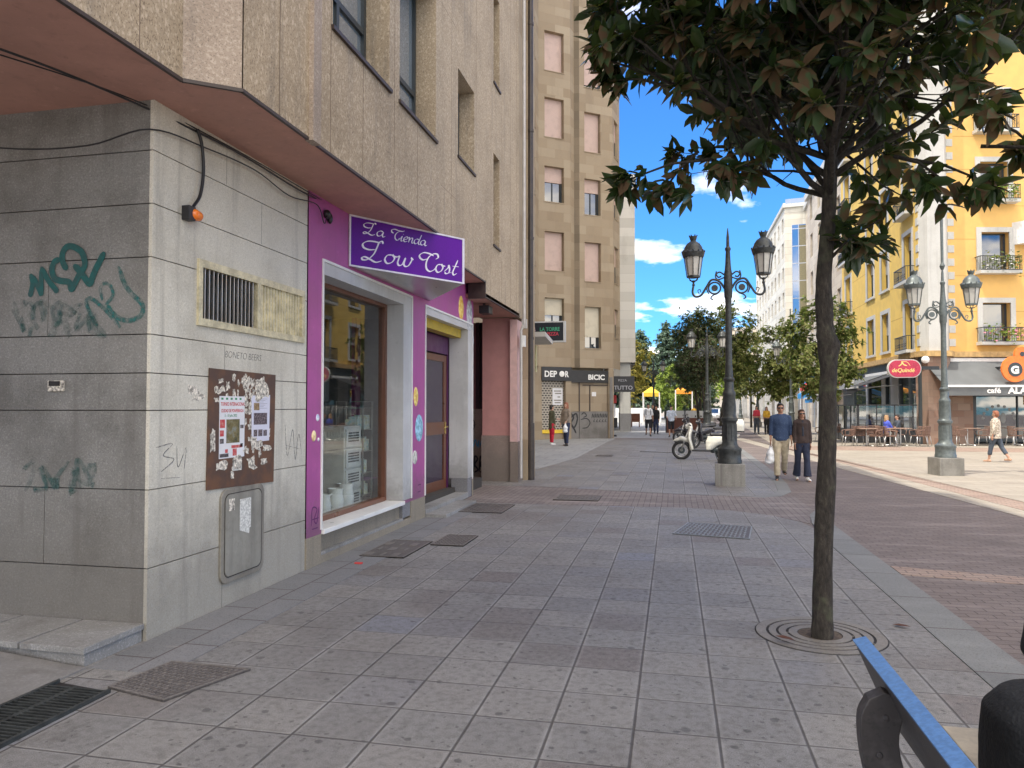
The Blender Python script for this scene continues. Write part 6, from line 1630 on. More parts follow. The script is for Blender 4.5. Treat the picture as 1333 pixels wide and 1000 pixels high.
def person(loc, face, h, label, legs=((8,6),(-12,14)), arms=((6,10,12),(6,-8,10)), top=None, topz=.93, sleeve=1.0, bottom=None, bz=.1, flare=0, shoe='black', hair='dark', longhair=0, woman=False, skin='skin', glasses=False, lean=0, det=1, seat=None, fingers=True, belly=0, group=None, coat_open=None, backpack=False, bare_shoulder=False):
    t = thing('person', loc, label, 'person', group)
    s = h/1.75; hip = .93
    hw = .088
    def leg(a,k,sx):
        H_ = Vector((sx*hw,0,hip-.02)); K = H_+Vector((sx*.005,math.sin(R(a)),-math.cos(R(a))))*.44; A_ = K+Vector((0,math.sin(R(a-k)),-math.cos(R(a-k))))*.41; return H_,K,A_
    Ls = [leg(legs[0][0],legs[0][1],-1), leg(legs[1][0],legs[1][1],1)]
    low = min(l[2].z for l in Ls); dz = (.085-low) if seat is None else (seat/s+.09-hip)
    T = Matrix.Translation(loc)@Matrix.Rotation(R(face),4,'Z')@Matrix.Scale(s,4)@Matrix.Translation((0,0,dz))
    Lm = Matrix.Translation((0,0,hip))@Matrix.Rotation(R(-lean),4,'X')@Matrix.Translation((0,0,-hip))
    vox = .0125 if det == 2 else (.018 if det == 1 else .026)
    sw = .15 if woman else .175
    mb = MB(T)
    wd = (.155,.125,.15) if woman else (.15,.135,.168)
    up = MB(T@Lm)
    up.loft([(0,0,.83,.09,.08),(0,0,.9,.15,.105),(0,0,.98,wd[0],.1),(0,0,1.1,wd[1],.09),(0,0,1.22,wd[1]+.01,.098),(0,0,1.33,wd[2],.105),(0,0,1.41,wd[2]*.9,.085),(0,0,1.455,.09,.065),(0,.0,1.5,.055,.055),(0,.012,1.57,.05,.052)], 20)
    for l,sx in zip(Ls,(-1,1)):
        mb.cap(l[0],l[1],.082,.052,12); mb.cap(l[1],l[2],.05,.036,12)
        mb.cap(l[1]+(l[2]-l[1])*.15+Vector((0,-.015,0)), l[1]+(l[2]-l[1])*.5+Vector((0,-.012,0)), .045,.042,10)
        f = l[2]; mb.cap(f+Vector((0,-.02,-.045)), f+Vector((sx*.015,.15,-.06)), .036,.03,10)
    hands = []
    for a_,sx in zip(arms,(-1,1)):
        ab,fw,el = a_; S_ = Vector((sx*sw,0,1.41))
        ud = Vector((sx*math.sin(R(ab)), math.cos(R(ab))*math.sin(R(fw)), -math.cos(R(ab))*math.cos(R(fw)))); E_ = S_+ud*.28
        inn = math.sin(R(min(el,90)))*.25*sx
        fd = Vector((sx*math.sin(R(ab))*.5-inn, math.sin(R(fw+el)), -math.cos(R(fw+el)))).normalized(); W_ = E_+fd*.25
        up.cap(S_,E_,.046,.036,12); up.cap(E_,W_,.035,.025,12)
        side = Vector((0,1,0)) if abs(fd.y) < .8 else Vector((0,0,1)); side = (side-fd*side.dot(fd)).normalized(); nrm = fd.cross(side)
        pm = W_+fd*.055; rot = Matrix((side,nrm,fd)).transposed(); up.ell(tuple(pm), .04,.018,.052, 12, 8, rot)
        if fingers:
            for k,(o_,ln) in enumerate(((.028,.068),(.010,.078),(-.009,.072),(-.027,.056))):
                b0 = W_+fd*.092+side*o_; b1 = b0+fd*(ln*.5)+nrm*(-sx*.006); b2 = b1+fd*(ln*.42)+nrm*(-sx*.02)
                up.tube([b0-fd*.03,b0,b1,b2], [.009,.0095,.009,.006], 7)
            th = W_+fd*.03+side*.032; up.tube([th-side*.01,th+side*.018+fd*.025,th+side*.018+fd*.055], [.012,.011,.007], 7)
        hands.append((S_,E_,W_,fd,W_+fd*.11))
    up.T = T@Lm@Matrix.Translation((0,0,-.03))
    up.ell((0,.0,1.655),.074,.094,.1,20,14); up.ell((0,.032,1.605),.056,.062,.068,16,10); up.cap((0,.088,1.645),(0,.108,1.618),.009,.014,8)
    for sx in (-1,1): up.ell((sx*.076,-.0,1.635),.01,.02,.03,8,6)
    up.ell((0,.082,1.588),.024,.012,.008,8,5)
    mb.add([],[]); k = len(mb.v); mb.v += up.v; mb.f += [tuple(i+k for i in f) for f in up.f]; mb.m += up.m
    body = remesh('body', mb, M[skin], t, vox*s*.85, 2)
    TU = T@Lm; TH = TU@Matrix.Translation((0,0,-.03))
    # eyes
    mb = MB(TH)
    for sx in (-1,1): mb.ell((sx*.028,.085,1.658),.011,.008,.007,8,5)
    mb.build('eyes', M['black'], body, smooth=True)
    if glasses:
        mb = MB(TH)
        for sx in (-1,1): mb.ell((sx*.032,.094,1.655),.03,.008,.021,12,6); mb.tube([(sx*.06,.088,1.66),(sx*.078,.0,1.66)], .004, 5)
        mb.tube([(-.01,.1,1.66),(.01,.1,1.66)], .004, 5); mb.build('sunglasses', M['black'], body, smooth=True)
    # hair
    mb = MB(TH)
    mb.ell((0,-.018,1.682),.084,.098,.092,18,12); mb.ell((0,-.05,1.64),.08,.068,.1,16,10); mb.ell((0,.045,1.735),.06,.05,.03,14,8)
    if longhair:
        for sx in (-1,1): mb.ell((sx*.062,-.0,1.6-longhair*.25),.03,.05,.09+longhair*.4,12,8)
        mb.ell((0,-.07,1.58-longhair*.4),.085,.045,.1+longhair*.5,14,10)
    remesh('hair', mb, HAIR[hair], body, .011*s, 2, .012)
    # trousers
    if bottom is not None:
        mb = MB(T); bb = MB(T)
        e_ = .014
        mb.loft([(0,0,.84,.13,.1),(0,0,.9,.175,.122),(0,0,.97,.172,.118),(0,0,1.02,wd[0]+.012,.112)], 20)
        for l,sx in zip(Ls,(-1,1)):
            if seat is not None: mb.cap(l[0]+Vector((0,0,.0)), l[1], .1,.075,14)
            else: mb.cap(l[0]+Vector((0,0,-.02)), l[1], .104,.074,14)
            if bz < .4:
                e = l[1]+(l[2]-l[1])*(.93 if bz<.2 else .6); mb.tube([l[1],l[1]+(e-l[1])*.5,e], [.074,.068+flare*.4,.066+flare], 14)
        remesh('trousers', mb, bottom, body, vox*s, 3, .01)
    # top
    if top is not None:
        mb = MB(TU); m = .022
        secs = []
        z = topz
        prof_ = [(.6,.17),(.8,.185),(.9,.182),(.98,wd[0]+.02),(1.1,wd[1]+.03+belly*.5),(1.22,wd[1]+.032+belly*.3),(1.33,wd[2]+.018),(1.41,wd[2]*.93+.016)]
        def rx(zz):
            for i in range(len(prof_)-1):
                if prof_[i][0] <= zz <= prof_[i+1][0]:
                    q = (zz-prof_[i][0])/(prof_[i+1][0]-prof_[i][0]); return prof_[i][1]*(1-q)+prof_[i+1][1]*q
            return prof_[0][1]
        zz = z
        while zz < 1.40:
            secs.append((0,belly*.3,zz,rx(zz)+.004,.118+belly+(.01 if zz<1.0 else 0))); zz += .07
        secs += [(0,0,1.41,wd[2]*.93+.018,.1),(0,-.005,1.46,.105,.078),(0,-.005,1.492,.068,.066)]
        mb.loft(secs, 22)
        if sleeve > 0:
            for (S_,E_,W_,fd,_h) in hands:
                mb.cap(S_+Vector((0,0,-.006)), E_, .062,.05,12); mb.cap(S_, Vector((S_.x*.4,0,1.44)), .058,.06,12)
                if sleeve > .55: mb.tube([E_-(E_-S_)*.1, E_, E_+(W_-E_)*min(1,(sleeve-.5)*2)*.92], [.052,.052,.042], 12)
        remesh('top', mb, top, body, vox*s, 3, .012)
    # shoes
    for l,sx in zip(Ls,(-1,1)):
        mb = MB(T); f = l[2]
        mb.cap(f+Vector((0,-.035,-.04)), f+Vector((sx*.018,.14,-.052)), .044,.036,12,1.0); mb.cap(f, f+Vector((0,0,-.03)), .043,.045,10)
        o_ = remesh('shoe', mb, M[shoe], body, .014*s, 2)
    if coat_open is not None:
        mb = MB(TU)
        mb.loft([(0,.012,1.08,.06,.118),(0,.014,1.25,.05,.12),(0,.012,1.4,.04,.1),(0,.008,1.46,.04,.075)], 12); remesh('undershirt', mb, coat_open, body, .012*s, 2)
    if backpack:
        mb = MB(TU); 
        for sx in (-1,1): mb.tube(catmull([(sx*.1,.11,1.15),(sx*.12,.13,1.3),(sx*.12,.06,1.45),(sx*.12,-.08,1.43)],4), .018, 6)
        mb.ell((0,-.17,1.27),.14,.09,.22,14,10); o_ = remesh('backpack', mb, M['black'], body, .014, 2)
    def wpt(i, off=(0,0,0)): 
        return (TU@(hands[i][4]+Vector(off)))
    return t, wpt
C_ = {}
C_['navy'] = cloth('navy_speckled_shirt', (.03,.055,.12), c2=(.08,.13,.22), pat='spots')
C_['chino'] = cloth('beige_chinos', (.5,.43,.31), 9)
C_['navytr'] = cloth('navy_trousers', (.02,.027,.055)); C_['navytop'] = cloth('dark_navy_top', (.025,.03,.045))
C_['jacket'] = cloth('brown_black_jacket', (.04,.025,.022)); C_['olive'] = cloth('olive_padded_coat', (.1,.1,.06)); C_['redtr'] = cloth('red_trousers', (.55,.02,.05))
C_['taupe'] = cloth('taupe_jacket', (.24,.195,.155)); C_['jean'] = cloth('dark_jeans', (.025,.035,.08)); C_['whitet'] = cloth('white_t_shirt', (.7,.72,.76)); C_['blacksh'] = cloth('black_shorts', (.015,.016,.022)); C_['lblue'] = cloth('pale_blue_t_shirt', (.55,.62,.74))
C_['leop'] = cloth('leopard_blouse', (.58,.51,.42), c2=(.13,.09,.06), pat='leopard'); C_['slate'] = cloth('slate_capri', (.06,.075,.1)); C_['mustard'] = cloth('mustard_top', (.55,.32,.03)); C_['royal'] = cloth('royal_blue_top', (.08,.12,.6)); C_['black'] = cloth('black_clothes', (.012,.012,.014)); C_['redtop'] = cloth('red_top', (.6,.05,.08)); C_['pale'] = cloth('pale_top', (.55,.55,.52))
WK = ((20,4),(-16,22))
man, hm = person((2.40,17.87,0), 176, 1.75, 'man in a navy speckled shirt and beige chinos carrying a white plastic bag', ((-14,26),(10,6)), ((9,4,14),(8,-2,10)), C_['navy'], .88, .8, C_['chino'], .1, .004, 'black', 'dark', 0, False, 'skin2', True, 0, 2)
wom, hw_ = person((2.84,17.78,0), 184, 1.62, 'woman in dark wide trousers and an open jacket beside the man in chinos', ((12,4),(-8,10)), ((6,2,8),(7,4,12)), C_['jacket'], .9, 1.0, C_['navytr'], .1, .03, 'white', 'brown', .02, True, 'skin2', True, 0, 2, coat_open=C_['navytop'])
def plastic_bag(p, label, s=1.0):
    t = thing('plastic_bag', tuple(p), label, 'bag')
    mb = MB(Matrix.Translation(p)@Matrix.Scale(s,4)); mb.loft([(0,0,-.42,.06,.04),(0,0,-.4,.11,.08),(.0,.01,-.3,.125,.09),(.01,0,-.2,.11,.075),(0,0,-.1,.06,.035),(0,0,.0,.02,.015)], 14)
    remesh('bag', mb, M['bagwhite'], t, .016, 1, .05)
    mb = MB(Matrix.Translation(p)@Matrix.Scale(s,4)); mb.tube(catmull([(-.03,0,-.1),(-.02,0,0),(0,0,.02),(.02,0,0),(.03,0,-.1)],4), .006, 5); mb.build('handle', M['bagwhite'], t)
M['bagwhite'] = m_plain('white_plastic_film', (.74,.76,.78), .35, var=.12, scale=16, bump=.8)
plastic_bag(hm(1), 'white plastic bag hanging from the hand of the man in chinos')
g1, g1h = person((-5.15,31.9,0), -50, 1.74, 'dark-haired woman in an olive coat and red trousers by the roller door', ((2,2),(-2,3)), ((6,20,60),(6,0,10)), C_['olive'], .68, 1, C_['redtr'], .1, 0, 'white', 'dark', 0, True, det=1)
g2, g2h = person((-4.4,31.0,0), 150, 1.84, 'woman with long fair hair and taupe jacket holding a white bag', ((6,2),(-6,3)), ((14,10,40),(12,4,10)), C_['taupe'], .86, 1, C_['jean'], .1, 0, 'black', 'red', .25, True, det=1)
plastic_bag(g2h(0), 'white carrier bag held by the woman in the taupe jacket', .9)
person((-1.36,42.33,0), 185, 1.85, 'man in white t-shirt, black shorts and backpack straps on the left pavement', WK, ((10,12,12),(8,-12,10)), C_['whitet'], .9, .5, C_['blacksh'], .5, 0, 'black', 'dark', 0, det=0, backpack=True)
person((-1.0,45.5,0), 180, 1.72, 'long-haired woman dressed in black beside the man with the backpack', ((10,4),(-8,10)), ((6,6,10),(6,-6,10)), C_['black'], .88, 1, C_['jean'], .1, 0, 'black', 'dark', .25, True, det=0)
person((-1.25,47.5,0), 180, 1.8, 'person half hidden behind the man with the backpack', ((-8,10),(10,4)), ((6,-6,10),(6,6,10)), C_['black'], .88, 1, C_['black'], .1, 0, 'black', 'dark', 0, det=0)
person((-.1,41.3,0), 178, 1.72, 'teenager in pale blue t-shirt and dark shorts walking near the motorbikes', ((-14,26),(14,6)), ((20,10,50),(12,10,60)), C_['lblue'], .86, .5, C_['blacksh'], .5, 0, 'black', 'dark', 0, det=0)
person((1.4,50.5,0), 30, 1.78, 'person in a mustard top behind the parked motorbikes', ((2,2),(-2,3)), ((8,20,50),(8,10,20)), C_['mustard'], .88, .5, C_['jean'], .1, 0, 'black', 'dark', 0, det=0)
person((4.96,47.2,0), 180, 1.7, 'woman in a red and white top walking in the sun between the tree rows', ((10,4),(-8,10)), ((8,6,16),(8,-6,10)), C_['redtop'], 1.1, .6, C_['slate'], .1, 0, 'black', 'dark', .05, True, det=0)
person((5.42,46.2,0), 180, 1.66, 'walker in a yellowish top next to the woman in red and white', ((-8,10),(10,4)), ((8,-6,10),(8,6,20)), C_['mustard'], 1.05, .6, C_['black'], .1, 0, 'black', 'brown', .05, True, det=0)
M['pinkshoe'] = m_plain('tan_sandal', (.5,.3,.2), .6)
person((9.46,24.85,0), 40, 1.56, 'older woman in a leopard blouse walking away across the sunny plaza', ((16,6),(-18,16)), ((14,-12,20),(10,14,16)), C_['leop'], .8, .9, C_['slate'], .3, 0, 'pinkshoe', 'red', 0, True, det=2, belly=.03)
person((8.95,34.5,0), -70, 1.65, 'fair-haired person in a royal blue top seated at a terrace table', ((86,84),(82,86)), ((8,30,50),(8,24,40)), C_['royal'], .9, .5, C_['pale'], .1, 0, 'white', 'blond', .05, True, det=0, seat=.46)
person((9.5,35.0,0), 100, 1.68, 'dark-haired person seated behind the one in royal blue', ((86,84),(82,86)), ((8,30,50),(8,24,40)), C_['slate'], .9, .5, C_['black'], .1, 0, 'black', 'dark', 0, det=0, seat=.46)
# person in black on the bench, mostly outside the frame
person((1.375,2.95,0), -88, 1.74, 'person in black seated on the bench, only the dark sleeve in view', ((84,82),(80,84)), ((12,-8,60),(8,30,50)), C_['black'], .85, 1, C_['black'], .1, 0, 'black', 'dark', 0, det=2, seat=.47)
t = thing('backpack', (1.06,2.6,.47), 'black rounded backpack standing on the end of the bench', 'backpack')
mb = MB(); mb.loft([(1.1,2.58,.465,.13,.17,.7),(1.1,2.58,.5,.155,.19,.7),(1.1,2.58,.62,.165,.19,.75),(1.1,2.58,.74,.155,.175,.8),(1.1,2.58,.8,.11,.13,.9),(1.1,2.58,.822,.05,.07)], 26)
remesh('shell', mb, cloth('black_ripstop', (.01,.012,.015)), t, .012, 3, .006)
mb = MB(); mb.tube(catmull([(1.0,2.40,.5),(.99,2.375,.65),(1.02,2.4,.78),(1.1,2.42,.83),(1.2,2.42,.78)],5), .008, 6); mb.build('zip', m_plain('dark_teal_piping', (.01,.04,.05), .5), t)
mb = MB(); mb.tube(catmull([(1.08,2.58,.81),(1.1,2.58,.86),(1.14,2.58,.86),(1.16,2.58,.8)],4), .01, 6); mb.build('handle', M['black'], t)

# ------------------------------------------------------------------ bench
t = thing('bench', (.95,2.2,0), 'park bench with dark iron frame, blue-topped backrest and pale slat seat', 'bench')
mb = MB(); mb.prof([(.655,.80),(.695,.815),(.80,.56),(.765,.545)], .9, 2.99); mb.build('backrest', m_granite('dark_bench_panel', (.055,.05,.05), (.02,.02,.02), (.1,.1,.1), .3, .1, 60, rough=.5), t, bevel=.003)
mb = MB(); mb.prof([(.648,.812),(.652,.802),(.698,.817),(.694,.827)], .89, 2.995); mb.build('cap_rail', m_plain('blue_enamel_sky_sheen', (.1,.22,.46), .45, var=.15, scale=60, bump=.6), t)  # blue paint, with the sky's reflection put into its colour too
for k,(x0,x1) in enumerate(((1.0,1.14),(1.155,1.295),(1.31,1.45))):
    mb = MB(); mb.box(x0,.9,.43,x1,3.17,.455); mb.build('slat', m_plain('pale_bench_slat', (.5,.44,.34), .6, var=.12, scale=14), t, bevel=.004)
mb = MB(); mb.box(.975,.92,.38,.998,3.175,.452); mb.box(1.42,.92,.38,1.44,3.1,.43); mb.build('frame_bar', M['black'], t)
for y in (2.64,1.2):
    mb = MB()
    O_ = catmull([(.612,.735,0),(.585,.66,0),(.60,.5,0),(.67,.28,0),(.76,.08,0),(.78,.0,0)],5); I_ = catmull([(.90,.0,0),(.87,.08,0),(.79,.28,0),(.725,.48,0),(.70,.6,0),(.715,.73,0),(.66,.76,0)],5)
    mb.prof([(p.x,p.y) for p in O_]+[(p.x,p.y) for p in I_], y-.03, y+.03); mb.tube(catmull([(.8,y,.2),(1.0,y,.36),(1.2,y,.4),(1.42,y,.38),(1.46,y,.2),(1.5,y,.01)],6), .03, 8, .8)
    for (bx,bz) in ((.66,.68),(.64,.56)): mb.ell((bx,y-.032,bz),.012,.006,.012,8,5); mb.ell((bx,y+.032,bz),.012,.006,.012,8,5)
    mb.build('leg', m_granite('dark_cast_leg', (.05,.045,.045), (.02,.02,.02), (.12,.11,.11), .4, .3, 45, rough=.55), t, smooth=35, bevel=.008)

# ------------------------------------------------------------------ scooter and motorbikes
def scooter(name, label, loc, rz, paint, box=True, group=None):
    t = thing(name, (0,0,0), label, 'scooter' if box else 'motorbike', group)
    for x,r in ((1.3,.30),(0,.28)):
        P = [(x+(r-.045)*math.cos(k*math.pi/18),0,r+(r-.045)*math.sin(k*math.pi/18)) for k in range(36)]
        mb = MB(); mb.tube(P, .05, 10, closed=True); w = mb.build('wheel', M['black'], t, smooth=True)
        mb = MB(); P = [(x+(r-.09)*math.cos(k*math.pi/18),0,r+(r-.09)*math.sin(k*math.pi/18)) for k in range(36)]; mb.tube(P, .018, 6, closed=True)
        for k in range(5):
            a = k*2*math.pi/5+.3; mb.tube([(x+.04*math.cos(a),0,r+.04*math.sin(a)),(x+(r-.09)*math.cos(a),0,r+(r-.09)*math.sin(a))], .018, 6)
        for k in range(12): pass
        mb.cap((x,-.04,r),(x,.04,r),.045,.045,10); mb.build('rim', M['alu'], w, smooth=True)
        mb = MB(); P=[(x+.11*math.cos(k*math.pi/9),.045,r+.11*math.sin(k*math.pi/9)) for k in range(18)]; mb.prof([(p[0],p[2]) for p in P],.04,.046); mb.build('brake_disc', M['frame_dark'], w)
    mb = MB(); mb.tube([(1.3,.07,.3),(1.2,.06,.62),(1.05,.0,1.0)], .024, 8); mb.tube([(1.3,-.07,.3),(1.2,-.06,.62),(1.05,.0,1.0)], .024, 8); mb.build('fork', M['alu'], t, smooth=True)
    mb = MB()
    mb.cap((1.52,0,.6),(1.3,0,.67),.035,.075,12,1.2); mb.cap((1.3,0,.67),(1.12,0,.62),.075,.08,12,1.2)
    mb.loft([(.98,0,.3,.07,.13),(1.0,0,.45,.06,.19),(1.05,0,.65,.06,.22),(1.05,0,.82,.065,.2),(1.02,0,.95,.07,.15),(1.02,0,1.04,.07,.12)], 18)
    mb.cap((1.05,0,1.08),(1.12,0,1.04),.09,.075,14)
    remesh('front_fairing', mb, paint, t, .02, 3)
    mb = MB(); mb.loft([(.45,0,.32,.1,.13),(.38,0,.45,.18,.15),(.22,0,.58,.34,.16),(.1,0,.68,.42,.15),(.08,0,.75,.42,.13)], 20); mb.cap((-.2,0,.72),(-.42,0,.8),.1,.05,12)
    remesh('body', mb, paint, t, .02, 3)
    mb = MB(); mb.box(.4,-.15,.27,.98,.15,.33); mb.tube([(.9,0,.35),(1.0,0,.9)], .05,6); mb.build('footboard', M['black'], t, bevel=.02)
    mb = MB(); mb.cap((.38,0,.79),(.1,0,.78),.075,.09,12,1.4); mb.cap((.08,0,.8),(-.25,0,.84),.09,.07,12,1.4); remesh('seat', mb, M['black'], t, .02, 3)
    mb = MB(); mb.cap((.35,0,.32),(.0,.08,.32),.1,.09,10); mb.box(-.05,-.12,.24,.25,-.05,.4); mb.tube([(.2,-.12,.22),(-.1,-.14,.28),(-.38,-.14,.36)], .05, 8); mb.tube([(.3,.1,.28),(.2,.16,.02)], .015, 6); mb.build('engine', M['frame_dark'], t, smooth=40)
    mb = MB(); mb.tube(catmull([(1.0,-.3,1.08),(1.05,-.15,1.1),(1.06,0,1.08),(1.05,.15,1.1),(1.0,.3,1.08)],4), .018, 8)
    for s in (-1,1): mb.tube([(1.04,s*.2,1.1),(1.08,s*.27,1.25)], .008, 5); mb.ell((1.08,s*.28,1.28),.02,.06,.04,10,6)
    mb.build('handlebar', M['black'], t, smooth=True)
    mb = MB(); mb.ell((1.2,0,.9) if False else (1.16,0,1.06),.03,.06,.05,12,8); mb.build('headlight', M['alu'], t, smooth=True)
    if box:
        mb = MB(); mb.loft([(-.42,0,.92,.17,.18,.5),(-.42,0,1.05,.19,.2,.5),(-.42,0,1.22,.18,.19,.5),(-.42,0,1.28,.13,.15,.5)], 24); mb.build('top_box', paint, t, smooth=40)
        mb = MB(); mb.box(-.6,-.1,.88,-.2,.1,.92); mb.build('rack', M['black'], t)
    t.location = loc; t.rotation_euler.z = rz
    return t
scooter('scooter', 'white big-wheeled scooter with a top box parked behind the nearest lamp', (1.55,23.95,0), R(176), m_plain('cream_white_paint', (.68,.67,.6), .25, var=.04, coat=.6))
mk = scooter('motorbike', 'black motorbike parked just behind the white scooter', (1.55,34.0,0), R(190), m_plain('black_gloss_paint', (.02,.02,.03), .2, coat=.8), False, 'dark motorbikes behind the white scooter')
dup(mk, (1.75,37.5,0), R(185), 'second dark motorbike behind the white scooter, farther away')
dup(mk, (2.0,31.0,0), R(200), 'dark motorbike whose front shows right beside the scooter seat')
t = thing('terrace_screen', (-.2,50,0), 'brown terrace screen with white upper edge behind the motorbikes', 'screen')
mb = MB(); mb.box(-.45,47.9,0,1.9,48.0,.95); mb.build('panel', m_plain('reddish_brown_panel', (.13,.045,.03), .6), t); mb = MB(); mb.box(-.45,47.9,.95,1.9,47.96,1.4); mb.build('upper_panel', M['reveal'], t)
mb = MB(); [mb.box(x,47.85,0,x+.06,47.89,1.45) for x in (-.47,.7,1.85)]; mb.build('post', M['frame_dark'], t)
t = thing('litter_seat', (-3.5,70,0), 'brown chair far off on the left pavement', 'chair')
mb = MB(); mb.box(-3.3,60,.42,-2.6,60.6,.5); mb.box(-3.3,60.5,.5,-2.6,60.6,1.1); 
for x in (-3.25,-2.65):
    for y in (60.05,60.55): mb.box(x-.03,y-.03,0,x+.03,y+.03,.42)
mb.build('frame', M['wood'], t)

# ------------------------------------------------------------------ terrace chairs and tables
def chair0():
    t = thing('terrace_chair', (0,0,0), 'x', 'chair', 'brown wicker chairs of the terrace')
    mb = MB(); mb.loft([(0,0,.42,.23,.22,.6),(0,0,.46,.24,.23,.6)], 16); mb.build('seat', M['wicker'], t, smooth=40)
    mb = MB(); n = 9
    for i in range(n):
        a = R(200+140*i/(n-1)); x = .25*math.cos(a); y = .23*math.sin(a)
        hgt = .82 if 1 < i < n-2 else .68
        mb.tube([(x,y,.45),(x*1.08,y*1.12,hgt)], .012, 5)
    for z in (.52,.58,.64,.70,.76,.82):
        mb.tube([( .25*math.cos(R(200+140*i/12))*(1+.08*(z-.45)/.37), .23*math.sin(R(200+140*i/12))*(1+.12*(z-.45)/.37), z) for i in range(1 if z>.7 else 0,13 if z<=.7 else 12)], .016, 5)
    mb.build('backrest', M['wicker'], t)
    for sx in (-1,1):
        mb = MB(); mb.tube(catmull([(sx*.25,-.1,.68),(sx*.28,.1,.67),(sx*.27,.22,.62),(sx*.24,.2,.45)],4), .018, 6); mb.build('armrest', M['wicker'], t, smooth=True)
        for sy in (-1,1): mb = MB(); mb.tube([(sx*.2,sy*.18,.43),(sx*.25,sy*.24,0)], .014, 6); mb.build('leg', M['alu'], t, smooth=True)
    return t
def table0():
    t = thing('terrace_table', (0,0,0), 'x', 'table', 'square tables of the terrace')
    mb = MB(); mb.box(-.35,-.35,.72,.35,.35,.75); mb.build('table_top', m_plain('brown_table_top', (.3,.2,.15), .4), t, bevel=.008)
    mb = MB(); mb.lathe([(.03,.05),(.03,.72)], 10); mb.build('column', M['alu'], t, smooth=40)
    mb = MB(); [mb.tube([(0,0,.06),(.3*math.cos(a),.3*math.sin(a),.015)], .02, 6) for a in (.78,2.35,3.92,5.5)]; mb.build('base', M['alu'], t)
    return t
c0 = chair0(); t0 = table0()
cs = [(7.25,33.6,1.6,'terrace chair at the left end, beside the black railing'),(7.75,33.9,.2,'second terrace chair from the railing'),(8.2,33.2,2.0,'terrace chair turned to the street, third from the railing'),(8.45,34.6,3.0,'rear terrace chair close to the dark shop window'),(8.95,34.4,1.8,'terrace chair under the person in royal blue'),(8.75,33.2,4.4,'terrace chair whose back faces the street before the seated pair'),(9.5,35.0,3.5,'terrace chair under the dark-haired sitter'),(9.95,33.7,1.9,'terrace chair just right of the seated pair'),(10.3,34.2,1.0,'terrace chair nearest the rusty tile pillar'),(11.7,34.5,-1.3,'chair left of the cafe table right of the lamp'),(12.75,34.8,1.5,'chair right of the cafe table, behind the walking woman'),(14.0,34.9,-1.4,'chair at the right edge, left one of the pair'),(14.5,34.6,1.3,'chair at the right edge, right one of the pair'),(6.9,37.5,1.0,'far terrace chair beyond the railing'),(7.6,38.2,2.0,'farthest terrace chair beyond the railing')]
for i,(x,y,a,l) in enumerate(cs):
    if i == 0: c0.location = (x,y,.013); c0.rotation_euler.z = a; c0['label'] = l
    else: dup(c0, (x,y,.013), a, l)
ts = [(9.4,34.2,.1,'terrace table between the seated pair and the pillar'),(12.2,34.9,.2,'cafe table to the right of the grey lamp'),(7.9,33.5,.1,'terrace table nearest the black railing'),(8.9,33.85,.3,'terrace table in front of the person in royal blue'),(14.25,35.6,.2,'cafe table at the right edge')]
for i,(x,y,a,l) in enumerate(ts):
    if i == 0: t0.location = (x,y,.013); t0.rotation_euler.z = a; t0['label'] = l
    else: dup(t0, (x,y,.013), a, l)
t = thing('terrace_railing', (7.5,36,0), 'black framed glass windbreak of the terrace', 'windbreak')
mb = MB()
for k in range(5):
    y = 36+k*1.3; mb.box(8.1,y,0,8.16,y+.06,1.75)
mb.box(8.1,36,1.7,8.16,41.3,1.76); mb.box(8.1,36,.55,8.16,41.3,.62); mb.box(8.16,36,1.7,10.6,36.06,1.76); mb.box(8.16,36,.55,10.6,36.06,.62)
for k in range(4): mb.box(8.16+k*.75,36,.0,8.2+k*.75,36.06,1.75)
mb.build('frame', M['black'], t)
mb = MB(); mb.box(8.12,36.06,.05,8.14,41.3,.55); mb.box(8.16,36.02,.05,10.6,36.04,.55); mb.build('lower_panel', M['black'], t)
mb = MB(); mb.box(8.12,36.06,.62,8.14,41.3,1.7); mb.box(8.16,36.02,.62,10.6,36.04,1.7); mb.build('pane', M['glass'], t)

# ------------------------------------------------------------------ far cars
def car(loc, rz, label, paint):
    t = thing('parked_car', (0,0,0), label, 'car', 'cars far down the street')
    mb = MB(); mb.prof([(-2.1,.35),(2.1,.35),(2.15,.6),(2.0,.8),(1.1,.92),(.5,1.4),(-1.2,1.45),(-1.9,.95),(-2.15,.85)], -.85,.85); mb.build('body', paint, t, bevel=.06)
    mb = MB(); mb.prof([(.95,.95),(.45,1.36),(-1.15,1.4),(-1.65,.98)], -.86,.86); mb.prof([(1.13,.93),(.53,1.38),(.5,1.36),(1.08,.93)], -.7,.7); mb.build('window', M['glass_sky'], t)
    for x in (-1.3,1.3):
        for y in (-.8,.8): mb = MB(); mb.tube([(x,y-.08,.32),(x,y+.08,.32)], .32, 16); w = mb.build('wheel', M['black'], t, smooth=40); mb = MB(); mb.tube([(x,y-.09,.32),(x,y+.09,.32)], .18, 12); mb.build('rim', M['alu'], w)
    for y in (-.6,.6): mb = MB(); mb.box(2.1,y-.15,.62,2.16,y+.15,.75); mb.build('headlight', M['trim'], t)
    t.location = loc; t.rotation_euler.z = rz; return t
ca = car((4.4,88,0), R(-95), 'white car far down the street beside the lamp post', m_plain('white_car_paint', (.75,.75,.75), .25, coat=.7))
dup(ca, (4.7,97,0), R(-92), 'second white car, just behind the first')
